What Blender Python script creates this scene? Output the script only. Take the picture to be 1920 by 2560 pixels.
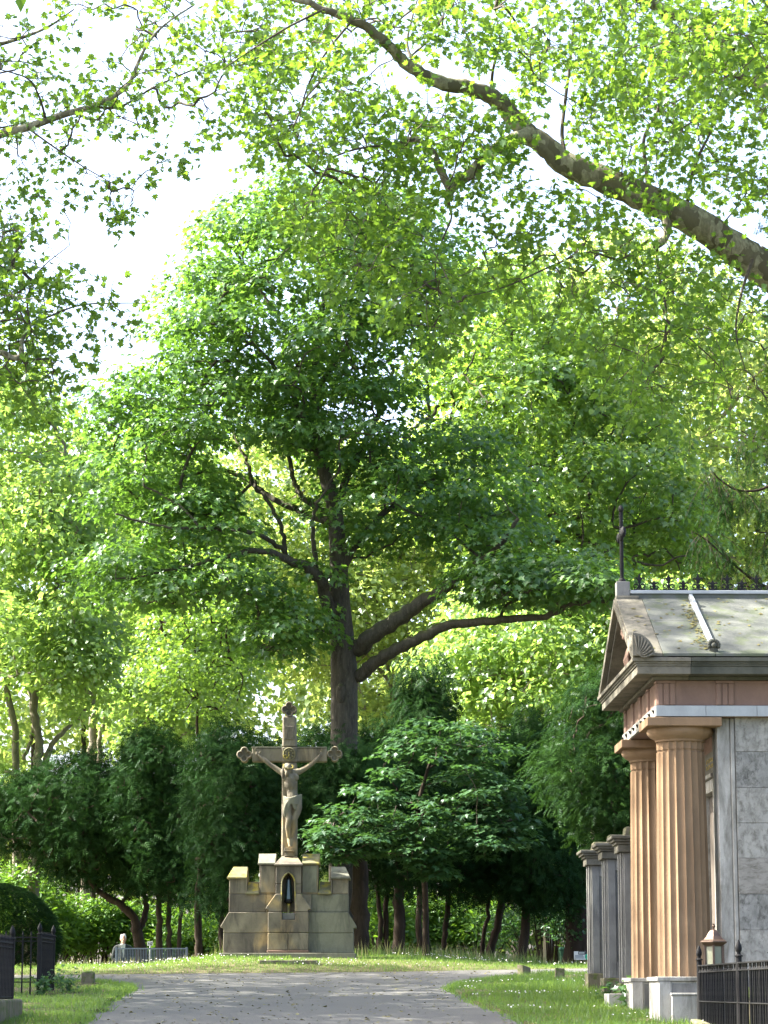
import bpy, bmesh, math, random
import numpy as np
from mathutils import Vector, Matrix
random.seed(7)
rng = np.random.default_rng(11)
scene = bpy.context.scene
C = scene.collection
for o in list(bpy.data.objects):
    bpy.data.objects.remove(o)

# ------------------------------------------------------------------ camera
F = 6545.0                      # focal length in photo pixels (photo 1920 x 2560)
HORIZON = 2475.0
TH = math.atan((HORIZON - 1280.0) / F)
CT, ST = math.cos(TH), math.sin(TH)
CAMZ = 1.6
cd = bpy.data.cameras.new('camera')
cam = bpy.data.objects.new('camera', cd)
C.objects.link(cam)
cam.location = (0, 0, CAMZ)
cam.rotation_euler = (math.pi / 2 + TH, 0, 0)
cd.sensor_fit = 'VERTICAL'
cd.sensor_height = 36.0
cd.lens = 36.0 * F / 2560.0
cd.clip_start = 0.5
cd.clip_end = 3000
scene.camera = cam
scene.render.resolution_x, scene.render.resolution_y = 768, 1024

# ------------------------------------------------------------------ light
SUN_EL = math.radians(46)
SUN_AZ = math.radians(-82)      # from +Y, clockwise positive: the sun stands to the left, a little behind the trees
sdir = Vector((math.sin(SUN_AZ) * math.cos(SUN_EL), math.cos(SUN_AZ) * math.cos(SUN_EL), math.sin(SUN_EL)))
world = bpy.data.worlds.new('World')
scene.world = world
world.use_nodes = True
wn = world.node_tree
sky = wn.nodes.new('ShaderNodeTexSky')
sky.sky_type = 'NISHITA'
sky.sun_disc = False
sky.sun_elevation = SUN_EL
sky.sun_rotation = SUN_AZ
sky.air_density = 0.7
sky.dust_density = 4.5
sky.ozone_density = 0.3
bg = wn.nodes['Background']
bg.inputs['Strength'].default_value = 0.15
wn.links.new(sky.outputs['Color'], bg.inputs['Color'])
sl = bpy.data.lights.new('sun', 'SUN')
sl.energy = 5.0
sl.angle = math.radians(0.55)
sl.color = (1.0, 0.94, 0.82)
sun = bpy.data.objects.new('sun', sl)
C.objects.link(sun)
sun.location = (-40, -10, 60)
sun.rotation_euler = sdir.to_track_quat('Z', 'Y').to_euler()
vs = scene.view_settings
vs.view_transform = 'Standard'
vs.look = 'None'
vs.exposure = 2.6
vs.gamma = 1.0
vs.use_curve_mapping = False
cy = scene.cycles
cy.max_bounces = 10
cy.diffuse_bounces = 7
cy.glossy_bounces = 2
cy.transmission_bounces = 8
cy.transparent_max_bounces = 6
cy.sample_clamp_indirect = 8.0
cy.use_denoising = True

# ------------------------------------------------------------------ pixel -> place
def P(px, py, Y):
    a = (px - 960.0) / F
    b = -(py - 1280.0) / F
    t = Y / (CT - b * ST)
    return np.array((a * t, Y, CAMZ + t * (ST + b * CT)))
def D(dx, dy, Y):               # the same, for coordinates read off a 1659 px wide print of the photograph
    return P(dx * 1920 / 1659.0, dy * 1920 / 1659.0, Y)
def ppm(Y):
    return F / (Y * CT)
def proj(p):
    p = np.asarray(p, float)
    x, y, z = p[..., 0], p[..., 1], p[..., 2] - CAMZ
    zc = y * CT + z * ST
    yc = -y * ST + z * CT
    return 960 + F * x / zc, 1280 - F * yc / zc

def far_edge(x):
    return 47.9 + np.where(x < 0, 0.26, 0.5) * np.clip(x, -7, 5)
def smooth(t):
    t = np.clip(t, 0, 1)
    return t * t * (3 - 2 * t)
def zg(x, y):
    x = np.asarray(x, float); y = np.asarray(y, float)
    yf = far_edge(x)
    base = 0.04 * np.minimum(y, yf)
    d = np.clip((y - yf) / 7.0, 0, 1)
    crest = 2.26 - 0.19 * smooth((-x - 2.9) / 2.4) - 0.17 * smooth((x - 0.3) / 3.5)
    z = base + (crest - 0.04 * yf) * (1 - (1 - d) ** 1.8)
    z = z - 0.75 * smooth((y - 58.0) / 14.0)
    z = np.where(y < -5, -0.2 + 0 * y, z)
    return z
def gz(x, y):
    return float(zg(x, y))
def G(px, py):
    """where the line of sight through a pixel meets the ground"""
    lo = 5.0
    prev = None
    for Y in np.arange(8, 75, 0.05):
        p = P(px, py, Y)
        if p[2] <= gz(p[0], Y):
            continue
        lo = Y
    best = None
    for Y in np.arange(8, 75, 0.05):
        p = P(px, py, Y)
        if p[2] < gz(p[0], Y):
            return np.array((p[0], Y, gz(p[0], Y)))
    return P(px, py, 60)

# ------------------------------------------------------------------ mesh helpers
def unit(v):
    v = np.asarray(v, float)
    n = np.linalg.norm(v, axis=-1, keepdims=True)
    return v / np.maximum(n, 1e-9)

class MB:
    def __init__(s):
        s.v = []; s.f = []
    def add(s, vs_, fs_):
        o = len(s.v)
        s.v.extend([tuple(map(float, p)) for p in vs_])
        s.f.extend([tuple(int(i) + o for i in f) for f in fs_])
        return s
    def box(s, x0, x1, y0, y1, z0, z1):
        s.add([(x0, y0, z0), (x1, y0, z0), (x1, y1, z0), (x0, y1, z0), (x0, y0, z1), (x1, y0, z1), (x1, y1, z1), (x0, y1, z1)],
              [(3, 2, 1, 0), (4, 5, 6, 7), (0, 1, 5, 4), (1, 2, 6, 5), (2, 3, 7, 6), (3, 0, 4, 7)])
        return s
    def frustum(s, x0, x1, y0, y1, z0, X0, X1, Y0, Y1, z1):
        s.add([(x0, y0, z0), (x1, y0, z0), (x1, y1, z0), (x0, y1, z0), (X0, Y0, z1), (X1, Y0, z1), (X1, Y1, z1), (X0, Y1, z1)],
              [(3, 2, 1, 0), (4, 5, 6, 7), (0, 1, 5, 4), (1, 2, 6, 5), (2, 3, 7, 6), (3, 0, 4, 7)])
        return s
    def prism(s, poly, y0, y1):
        """a polygon in x,z (any winding) pushed from y0 (front) to y1"""
        a = 0
        for i in range(len(poly)):
            x1, z1 = poly[i]; x2, z2 = poly[(i + 1) % len(poly)]
            a += x1 * z2 - x2 * z1
        if a < 0:
            poly = poly[::-1]
        n = len(poly)
        vs_ = [(x, y0, z) for x, z in poly] + [(x, y1, z) for x, z in poly]
        fs_ = [tuple(range(n)), tuple(range(2 * n - 1, n - 1, -1))]
        for i in range(n):
            j = (i + 1) % n
            fs_.append((j, i, n + i, n + j))
        s.add(vs_, fs_)
        return s
    def prism_x(s, poly, x0, x1):
        """a polygon in y,z pushed along x"""
        a = 0
        for i in range(len(poly)):
            y1, z1 = poly[i]; y2, z2 = poly[(i + 1) % len(poly)]
            a += y1 * z2 - y2 * z1
        if a < 0:
            poly = poly[::-1]
        n = len(poly)
        vs_ = [(x1, y, z) for y, z in poly] + [(x0, y, z) for y, z in poly]
        fs_ = [tuple(range(n)), tuple(range(2 * n - 1, n - 1, -1))]
        for i in range(n):
            j = (i + 1) % n
            fs_.append((j, i, n + i, n + j))
        s.add(vs_, fs_)
        return s
    def lathe(s, prof, n=16, cx=0, cy=0, cap=True, rot=0.0, sq=None):
        """prof: [(r, z)] from bottom to top"""
        vs_ = []
        for r, z in prof:
            for k in range(n):
                a = rot + 2 * math.pi * k / n
                vs_.append((cx + r * math.cos(a), cy + r * math.sin(a), z))
        fs_ = []
        for i in range(len(prof) - 1):
            for k in range(n):
                k2 = (k + 1) % n
                fs_.append((i * n + k, i * n + k2, (i + 1) * n + k2, (i + 1) * n + k))
        if cap:
            fs_.append(tuple(range(n - 1, -1, -1)))
            m = (len(prof) - 1) * n
            fs_.append(tuple(m + k for k in range(n)))
        s.add(vs_, fs_)
        return s
    def tube(s, pts, rad, n=8, wob=0.0, cap=True):
        pts = np.asarray(pts, float)
        rad = np.broadcast_to(np.asarray(rad, float), (len(pts),))
        t = np.gradient(pts, axis=0)
        t = unit(t)
        up = np.array((0.31, 0.87, 0.38))
        vs_ = []
        for i in range(len(pts)):
            a = unit(np.cross(t[i], up)); b = np.cross(t[i], a)
            for k in range(n):
                an = 2 * math.pi * k / n
                r = rad[i] * (1 + (wob * rng.normal() if wob else 0))
                vs_.append(pts[i] + r * (math.cos(an) * a + math.sin(an) * b))
        fs_ = []
        for i in range(len(pts) - 1):
            for k in range(n):
                k2 = (k + 1) % n
                fs_.append((i * n + k, i * n + k2, (i + 1) * n + k2, (i + 1) * n + k))
        if cap:
            fs_.append(tuple(range(n - 1, -1, -1)))
            m = (len(pts) - 1) * n
            fs_.append(tuple(m + k for k in range(n)))
        s.add(vs_, fs_)
        return s
    def ell(s, c, r, n=12, m=8, rot=None):
        c = np.asarray(c, float); r = np.broadcast_to(np.asarray(r, float), (3,))
        vs_ = [(0, 0, -1.0)]
        for i in range(1, m):
            ph = -math.pi / 2 + math.pi * i / m
            for k in range(n):
                a = 2 * math.pi * k / n
                vs_.append((math.cos(ph) * math.cos(a), math.cos(ph) * math.sin(a), math.sin(ph)))
        vs_.append((0, 0, 1.0))
        vs_ = np.array(vs_) * r
        if rot is not None:
            vs_ = vs_ @ np.array(rot.to_3x3() if hasattr(rot, 'to_3x3') else rot).T
        vs_ = vs_ + c
        fs_ = []
        for k in range(n):
            fs_.append((0, 1 + (k + 1) % n, 1 + k))
        for i in range(m - 2):
            for k in range(n):
                k2 = (k + 1) % n
                fs_.append((1 + i * n + k, 1 + i * n + k2, 1 + (i + 1) * n + k2, 1 + (i + 1) * n + k))
        top = len(vs_) - 1
        for k in range(n):
            fs_.append((1 + (m - 2) * n + k, 1 + (m - 2) * n + (k + 1) % n, top))
        s.add(vs_, fs_)
        return s
    def mesh(s, name, smooth_angle=None):
        me = bpy.data.meshes.new(name)
        me.from_pydata(s.v, [], s.f)
        me.update()
        if smooth_angle:
            for p in me.polygons:
                p.use_smooth = True
            me.set_sharp_from_angle(angle=math.radians(smooth_angle))
        return me
    def build(s, name, mat, parent=None, sm=None, bev=None, segs=2):
        me = s.mesh(name, sm)
        me.materials.append(mat)
        o = bpy.data.objects.new(name, me)
        C.objects.link(o)
        o.parent = parent
        if bev:
            b = o.modifiers.new('bevel', 'BEVEL')
            b.width = bev; b.segments = segs; b.limit_method = 'ANGLE'; b.angle_limit = math.radians(35)
        return o

def share(name, me, parent=None, loc=(0, 0, 0), rot=(0, 0, 0), scale=(1, 1, 1)):
    o = bpy.data.objects.new(name, me)
    C.objects.link(o)
    o.parent = parent
    o.location = loc; o.rotation_euler = rot; o.scale = scale
    return o
def thing(name, label, cat, loc=(0, 0, 0), rz=0, group=None):
    o = bpy.data.objects.new(name, None)
    C.objects.link(o)
    o.empty_display_size = 0.2
    o.location = tuple(map(float, loc)); o.rotation_euler = (0, 0, rz)
    tag(o, label, cat, group)
    return o
def tag(o, label=None, cat=None, group=None, kind=None):
    if label: o['label'] = label
    if cat: o['category'] = cat
    if group: o['group'] = group
    if kind: o['kind'] = kind
    return o
def blob(mb, name, mat, parent, voxel=0.012, it=4, bake=True, fac=0.5):
    """shapes melted into one continuous skin"""
    o = mb.build(name, mat, parent)
    r = o.modifiers.new('skin', 'REMESH'); r.mode = 'VOXEL'; r.voxel_size = voxel; r.use_smooth_shade = True
    s_ = o.modifiers.new('soft', 'SMOOTH'); s_.iterations = it; s_.factor = fac
    dg = bpy.context.evaluated_depsgraph_get()
    me = bpy.data.meshes.new_from_object(o.evaluated_get(dg))
    o.modifiers.clear()
    old = o.data
    o.data = me
    bpy.data.meshes.remove(old)
    me.name = name
    return o

# ------------------------------------------------------------------ materials
def new_mat(name):
    m = bpy.data.materials.new(name)
    m.use_nodes = True
    nt = m.node_tree
    for n in list(nt.nodes):
        nt.nodes.remove(n)
    out = nt.nodes.new('ShaderNodeOutputMaterial')
    return m, nt, out
def nd(nt, typ, **kw):
    n = nt.nodes.new(typ)
    for k, v in kw.items():
        setattr(n, k, v)
    return n
def mixc(nt, fac, a, b, mode='MIX'):
    n = nd(nt, 'ShaderNodeMix', data_type='RGBA', blend_type=mode)
    for i, v in ((0, fac), (6, a), (7, b)):
        if isinstance(v, (int, float)):
            n.inputs[i].default_value = v
        elif isinstance(v, tuple):
            n.inputs[i].default_value = v if len(v) == 4 else v + (1,)
        else:
            nt.links.new(v, n.inputs[i])
    return n.outputs[2]
def noise(nt, co, scale, detail=4, rough=0.55, dist=0.0):
    n = nd(nt, 'ShaderNodeTexNoise')
    n.inputs['Scale'].default_value = scale; n.inputs['Detail'].default_value = detail
    n.inputs['Roughness'].default_value = rough; n.inputs['Distortion'].default_value = dist
    nt.links.new(co, n.inputs['Vector'])
    return n.outputs['Fac']
def ramp(nt, fac, lo, hi):
    n = nd(nt, 'ShaderNodeMapRange')
    n.inputs['From Min'].default_value = lo; n.inputs['From Max'].default_value = hi
    nt.links.new(fac, n.inputs['Value'])
    return n.outputs[0]
def coord(nt, scale=(1, 1, 1), kind='Object', rot=(0, 0, 0)):
    tc = nd(nt, 'ShaderNodeTexCoord')
    mp = nd(nt, 'ShaderNodeMapping')
    mp.inputs['Scale'].default_value = scale
    mp.inputs['Rotation'].default_value = rot
    if kind == 'World':
        g = nd(nt, 'ShaderNodeNewGeometry')
        nt.links.new(g.outputs['Position'], mp.inputs['Vector'])
    else:
        nt.links.new(tc.outputs[kind], mp.inputs['Vector'])
    return mp.outputs[0]
def bump(nt, h, strength, dist=0.02):
    b = nd(nt, 'ShaderNodeBump')
    b.inputs['Strength'].default_value = strength; b.inputs['Distance'].default_value = dist
    nt.links.new(h, b.inputs['Height'])
    return b.outputs[0]
def principled(nt, out, col, rough=0.8, metal=0.0, spec=0.3, normal=None):
    p = nd(nt, 'ShaderNodeBsdfPrincipled')
    if isinstance(col, tuple):
        p.inputs['Base Color'].default_value = col if len(col) == 4 else col + (1,)
    else:
        nt.links.new(col, p.inputs['Base Color'])
    if isinstance(rough, (int, float)):
        p.inputs['Roughness'].default_value = rough
    else:
        nt.links.new(rough, p.inputs['Roughness'])
    p.inputs['Metallic'].default_value = metal
    p.inputs['Specular IOR Level'].default_value = spec
    if normal is not None:
        nt.links.new(normal, p.inputs['Normal'])
    nt.links.new(p.outputs[0], out.inputs['Surface'])
    return p

def leaf_mat(name, dark, light, glow, trans=0.42, gloss=0.05, rough=0.38):
    m, nt, out = new_mat(name)
    at = nd(nt, 'ShaderNodeAttribute', attribute_name='tint')
    col = mixc(nt, at.outputs['Fac'], dark, light)
    gl = mixc(nt, at.outputs['Fac'], tuple(g * 0.75 for g in glow), glow)
    d = nd(nt, 'ShaderNodeBsdfDiffuse'); nt.links.new(col, d.inputs['Color'])
    t = nd(nt, 'ShaderNodeBsdfTranslucent'); nt.links.new(gl, t.inputs['Color'])
    mx = nd(nt, 'ShaderNodeMixShader'); mx.inputs[0].default_value = trans
    nt.links.new(d.outputs[0], mx.inputs[1]); nt.links.new(t.outputs[0], mx.inputs[2])
    g = nd(nt, 'ShaderNodeBsdfAnisotropic'); g.inputs['Roughness'].default_value = rough
    g.inputs['Color'].default_value = (0.85, 0.95, 1.0, 1)
    m2 = nd(nt, 'ShaderNodeMixShader'); m2.inputs[0].default_value = gloss
    nt.links.new(mx.outputs[0], m2.inputs[1]); nt.links.new(g.outputs[0], m2.inputs[2])
    nt.links.new(m2.outputs[0], out.inputs['Surface'])
    return m

def bark_mat(name, a, b, c=None, scale=9.0, plates=False, moss=None):
    m, nt, out = new_mat(name)
    co = coord(nt, (1, 1, 0.22) if not plates else (1, 1, 0.6), 'World')
    n1 = noise(nt, co, scale, 6, 0.65, 0.6)
    n2 = noise(nt, co, scale * 4, 4)
    if plates:
        v = nd(nt, 'ShaderNodeTexVoronoi'); v.inputs['Scale'].default_value = scale
        co2 = nd(nt, 'ShaderNodeVectorMath', operation='ADD')
        nt.links.new(co, co2.inputs[0])
        nn = nd(nt, 'ShaderNodeTexNoise'); nn.inputs['Scale'].default_value = 5; nt.links.new(co, nn.inputs['Vector'])
        sc = nd(nt, 'ShaderNodeVectorMath', operation='SCALE'); sc.inputs['Scale'].default_value = 0.35
        nt.links.new(nn.outputs['Color'], sc.inputs[0]); nt.links.new(sc.outputs[0], co2.inputs[1])
        nt.links.new(co2.outputs[0], v.inputs['Vector'])
        sep = nd(nt, 'ShaderNodeSeparateColor'); nt.links.new(v.outputs['Color'], sep.inputs[0])
        col = mixc(nt, ramp(nt, sep.outputs[0], 0.35, 0.5), a, b)
        col = mixc(nt, ramp(nt, sep.outputs[1], 0.72, 0.8), col, c)
        col = mixc(nt, ramp(nt, n2, 0.3, 0.8), col, tuple(x * 0.7 for x in a))
        h = sep.outputs[0]
    else:
        col = mixc(nt, ramp(nt, n1, 0.35, 0.65), a, b)
        if c:
            col = mixc(nt, ramp(nt, n2, 0.58, 0.75), col, c)
        h = n1
    if moss:
        g = nd(nt, 'ShaderNodeNewGeometry'); sp = nd(nt, 'ShaderNodeSeparateXYZ'); nt.links.new(g.outputs['Normal'], sp.inputs[0])
        mm = nd(nt, 'ShaderNodeMath', operation='MULTIPLY'); nt.links.new(ramp(nt, sp.outputs[2], 0.1, 0.8), mm.inputs[0]); nt.links.new(ramp(nt, n1, 0.3, 0.6), mm.inputs[1])
        col = mixc(nt, mm.outputs[0], col, moss)
    principled(nt, out, col, 0.9, 0, 0.15, bump(nt, h, 0.9, 0.04))
    return m

def stone_mat(name, a, b, stain, s=1.0, stain_amt=0.6, lichen=None, warm=None, rough=0.88, stretch=0.25, bumpy=0.35):
    m, nt, out = new_mat(name)
    co = coord(nt, (1, 1, 1), 'World')
    cs = coord(nt, (1, 1, stretch), 'World')
    col = mixc(nt, ramp(nt, noise(nt, co, 2.2 * s, 6, 0.65), 0.32, 0.68), a, b)
    if warm:
        col = mixc(nt, ramp(nt, noise(nt, co, 1.3 * s, 3, 0.5, 0.4), 0.55, 0.66), col, warm)
    pt = ramp(nt, noise(nt, coord(nt, (1.0, 1.0, 0.6), 'World'), 1.15 * s, 5, 0.6, 0.8), 0.46, 0.60)
    kp = nd(nt, 'ShaderNodeMath', operation='MULTIPLY'); kp.inputs[1].default_value = stain_amt * 0.6
    nt.links.new(pt, kp.inputs[0])
    col = mixc(nt, kp.outputs[0], col, tuple(0.5 * (x + y) for x, y in zip(a, stain)))
    st = ramp(nt, noise(nt, cs, 3.1 * s, 6, 0.7, 0.5), 0.47, 0.66)
    k = nd(nt, 'ShaderNodeMath', operation='MULTIPLY'); k.inputs[1].default_value = stain_amt
    nt.links.new(st, k.inputs[0])
    col = mixc(nt, k.outputs[0], col, stain)
    if lichen:
        col = mixc(nt, ramp(nt, noise(nt, co, 4.5 * s, 5, 0.6), 0.5, 0.62), col, lichen)
    fine = noise(nt, co, 60 * s, 3, 0.6)
    col = mixc(nt, 0.25, col, mixc(nt, fine, (0.35, 0.35, 0.35), (1, 1, 1)), 'MULTIPLY')
    h = noise(nt, co, 35 * s, 5, 0.7)
    principled(nt, out, col, rough, 0, 0.2, bump(nt, h, bumpy, 0.012))
    return m

def plain_mat(name, a, b=None, rough=0.6, metal=0.0, scale=8.0, spec=0.4, bmp=0.1):
    m, nt, out = new_mat(name)
    co = coord(nt, (1, 1, 1), 'Object')
    b = b or tuple(x * 0.7 for x in a)
    f = noise(nt, co, scale, 5, 0.6)
    col = mixc(nt, ramp(nt, f, 0.35, 0.65), a, b)
    principled(nt, out, col, rough, metal, spec, bump(nt, noise(nt, co, scale * 6), bmp, 0.005))
    return m

M = {}
M['maple'] = leaf_mat('maple_leaf', (0.036, 0.094, 0.026), (0.078, 0.146, 0.036), (0.19, 0.38, 0.042), 0.43, 0.035)
M['maple2'] = leaf_mat('maple_leaf_pale', (0.055, 0.118, 0.028), (0.102, 0.174, 0.040), (0.30, 0.50, 0.055), 0.49, 0.04)
M['young_maple'] = leaf_mat('young_maple_leaf', (0.026, 0.070, 0.028), (0.050, 0.108, 0.040), (0.085, 0.20, 0.035), 0.32, 0.035)
M['plane'] = leaf_mat('plane_leaf', (0.045, 0.104, 0.024), (0.092, 0.160, 0.034), (0.26, 0.45, 0.040), 0.47, 0.025)
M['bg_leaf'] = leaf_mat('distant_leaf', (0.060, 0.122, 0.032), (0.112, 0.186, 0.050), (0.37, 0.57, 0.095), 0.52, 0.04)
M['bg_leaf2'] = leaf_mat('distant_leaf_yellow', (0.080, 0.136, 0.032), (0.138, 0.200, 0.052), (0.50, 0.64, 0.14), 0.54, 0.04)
M['laurel'] = leaf_mat('laurel_leaf', (0.050, 0.125, 0.020), (0.095, 0.190, 0.030), (0.22, 0.42, 0.03), 0.36, 0.025, 0.4)
M['laurel_dark'] = leaf_mat('laurel_leaf_dark', (0.025, 0.075, 0.025), (0.050, 0.115, 0.040), (0.11, 0.27, 0.03), 0.30, 0.03, 0.4)
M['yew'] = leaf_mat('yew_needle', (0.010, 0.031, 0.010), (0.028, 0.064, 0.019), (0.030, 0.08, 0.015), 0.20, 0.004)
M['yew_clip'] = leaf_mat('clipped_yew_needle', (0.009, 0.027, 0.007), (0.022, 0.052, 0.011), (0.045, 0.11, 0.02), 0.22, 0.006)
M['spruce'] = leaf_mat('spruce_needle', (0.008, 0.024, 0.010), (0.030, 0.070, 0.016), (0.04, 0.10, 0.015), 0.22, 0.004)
M['grass'] = leaf_mat('grass_blade', (0.055, 0.125, 0.020), (0.120, 0.190, 0.035), (0.24, 0.40, 0.05), 0.40, 0.03)
M['straw'] = leaf_mat('grass_seed_head', (0.20, 0.20, 0.08), (0.34, 0.33, 0.15), (0.4, 0.42, 0.16), 0.35, 0.02)
M['weed'] = leaf_mat('weed_leaf', (0.030, 0.090, 0.022), (0.060, 0.130, 0.030), (0.14, 0.30, 0.03), 0.36, 0.04)
M['petal'] = leaf_mat('white_petal', (0.62, 0.62, 0.58), (0.78, 0.78, 0.74), (0.7, 0.7, 0.66), 0.25, 0.02)
M['litter'] = leaf_mat('fallen_leaf', (0.10, 0.085, 0.035), (0.20, 0.19, 0.08), (0.15, 0.14, 0.05), 0.15, 0.03)
M['bark_maple'] = bark_mat('maple_bark', (0.042, 0.038, 0.032), (0.082, 0.074, 0.060), (0.125, 0.118, 0.098), 11, moss=(0.055, 0.065, 0.018))
M['bark_plane'] = bark_mat('plane_bark', (0.140, 0.128, 0.092), (0.30, 0.285, 0.21), (0.095, 0.085, 0.060), 5.5, plates=True)
M['bark_dark'] = bark_mat('yew_bark', (0.024, 0.018, 0.014), (0.050, 0.037, 0.027), None, 9)
M['bark_grey'] = bark_mat('grey_bark', (0.11, 0.10, 0.075), (0.22, 0.20, 0.15), (0.30, 0.28, 0.21), 7)
M['twig'] = plain_mat('twig', (0.075, 0.062, 0.046), (0.045, 0.036, 0.028), 0.9)
M['sandstone'] = stone_mat('sandstone', (0.165, 0.150, 0.112), (0.250, 0.222, 0.165), (0.060, 0.055, 0.048), 1.0, 0.85, None, (0.340, 0.262, 0.145), bumpy=0.6)
M['sandstone_green'] = stone_mat('sandstone_greened', (0.165, 0.166, 0.125), (0.235, 0.232, 0.175), (0.070, 0.073, 0.058), 0.9, 0.75, bumpy=0.6)
M['sandstone_cap'] = stone_mat('sandstone_lichened', (0.150, 0.143, 0.084), (0.205, 0.190, 0.108), (0.07, 0.068, 0.04), 1.0, 0.6, (0.29, 0.245, 0.045), bumpy=0.6)
M['sandstone_dark'] = stone_mat('sandstone_sooty', (0.115, 0.104, 0.086), (0.190, 0.168, 0.128), (0.048, 0.043, 0.039), 1.0, 0.9, None, (0.320, 0.245, 0.135), bumpy=0.6)
M['red_stone'] = stone_mat('red_sandstone', (0.175, 0.115, 0.090), (0.225, 0.150, 0.115), (0.10, 0.072, 0.06), 1.0, 0.4)
M['column_stone'] = stone_mat('buff_sandstone', (0.212, 0.140, 0.082), (0.265, 0.180, 0.108), (0.115, 0.080, 0.050), 1.2, 0.65, stretch=0.10, bumpy=0.45)
M['cornice_stone'] = stone_mat('weathered_cornice', (0.125, 0.118, 0.096), (0.190, 0.176, 0.138), (0.05, 0.05, 0.038), 1.4, 0.7, stretch=1.0)
M['cornice_dark'] = stone_mat('dark_cornice', (0.060, 0.065, 0.052), (0.105, 0.105, 0.085), (0.035, 0.038, 0.030), 1.2, 0.6)  # darker stone tone than the cornice's end piece
M['roof_stone'] = stone_mat('roof_slab', (0.085, 0.094, 0.085), (0.135, 0.142, 0.128), (0.052, 0.060, 0.050), 0.9, 0.55, (0.085, 0.100, 0.066), stretch=0.6)
M['grey_stone'] = stone_mat('grey_ashlar', (0.265, 0.265, 0.242), (0.345, 0.343, 0.310), (0.105, 0.100, 0.084), 5.0, 0.8, stretch=0.7, bumpy=0.7)
M['ashlar_warm'] = stone_mat('warm_ashlar', (0.215, 0.208, 0.185), (0.285, 0.275, 0.245), (0.105, 0.098, 0.082), 3.0, 0.8, stretch=3.0, bumpy=0.7)
M['ashlar_dark'] = stone_mat('dark_ashlar', (0.200, 0.203, 0.188), (0.290, 0.291, 0.270), (0.075, 0.075, 0.066), 6.0, 0.9, stretch=0.6, bumpy=0.7)
M['white_stone'] = stone_mat('pale_limestone', (0.300, 0.298, 0.275), (0.390, 0.385, 0.350), (0.12, 0.115, 0.095), 1.8, 0.85, bumpy=0.5)
M['granite'] = stone_mat('grey_granite', (0.160, 0.160, 0.150), (0.225, 0.223, 0.208), (0.085, 0.083, 0.076), 2.0, 0.6)
M['zinc'] = stone_mat('zinc_flashing', (0.30, 0.33, 0.34), (0.38, 0.41, 0.42), (0.22, 0.24, 0.25), 1.2, 0.4, rough=0.5, bumpy=0.05)
M['kerb_stone'] = stone_mat('mossy_kerb', (0.14, 0.125, 0.085), (0.20, 0.18, 0.12), (0.06, 0.06, 0.04), 2.0, 0.6, (0.085, 0.11, 0.03))
M['moss'] = stone_mat('moss', (0.06, 0.095, 0.022), (0.10, 0.135, 0.035), (0.04, 0.05, 0.02), 5, 0.4)
M['iron'] = plain_mat('black_iron', (0.007, 0.0075, 0.009), (0.014, 0.014, 0.014), 0.65, 0.0, 14, 0.15)
M['iron_blue'] = plain_mat('galvanised_bar', (0.16, 0.19, 0.24), (0.22, 0.26, 0.31), 0.45, 0.5, 10)
M['bronze'] = plain_mat('brown_bronze', (0.075, 0.050, 0.038), (0.12, 0.082, 0.060), 0.45, 0.5, 10)
M['glass_milk'] = plain_mat('milk_glass', (0.20, 0.21, 0.15), (0.15, 0.16, 0.115), 0.25, 0.0, 3)
M['dark'] = plain_mat('dark_interior', (0.02, 0.018, 0.016), (0.03, 0.027, 0.024), 0.8)
M['door_metal'] = plain_mat('door_metal', (0.10, 0.085, 0.075), (0.14, 0.12, 0.10), 0.55, 0.3)
M['gold'] = plain_mat('gold_paint', (0.55, 0.42, 0.10), (0.45, 0.33, 0.08), 0.4, 0.4)
M['bin'] = plain_mat('green_plastic', (0.030, 0.095, 0.055), (0.024, 0.075, 0.045), 0.45)
M['white_paint'] = plain_mat('white_paint', (0.75, 0.75, 0.73), (0.68, 0.68, 0.66), 0.5)
M['sign_green'] = plain_mat('green_disc', (0.02, 0.42, 0.25), (0.02, 0.38, 0.22), 0.5)
M['print_dark'] = plain_mat('dark_print', (0.02, 0.022, 0.03), None, 0.6)
M['skin'] = plain_mat('skin', (0.48, 0.29, 0.21), (0.42, 0.24, 0.17), 0.55)
M['hair'] = plain_mat('white_hair', (0.62, 0.61, 0.58), (0.50, 0.49, 0.47), 0.7, scale=30)
M['jacket'] = plain_mat('jacket_cloth', (0.026, 0.034, 0.034), (0.018, 0.025, 0.025), 0.9, scale=20)
M['shirt'] = plain_mat('shirt_cloth', (0.60, 0.62, 0.60), (0.52, 0.54, 0.52), 0.85)
M['trouser'] = plain_mat('trouser_cloth', (0.05, 0.05, 0.055), None, 0.9)
M['shoe'] = plain_mat('shoe_leather', (0.02, 0.018, 0.016), None, 0.5)

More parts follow.
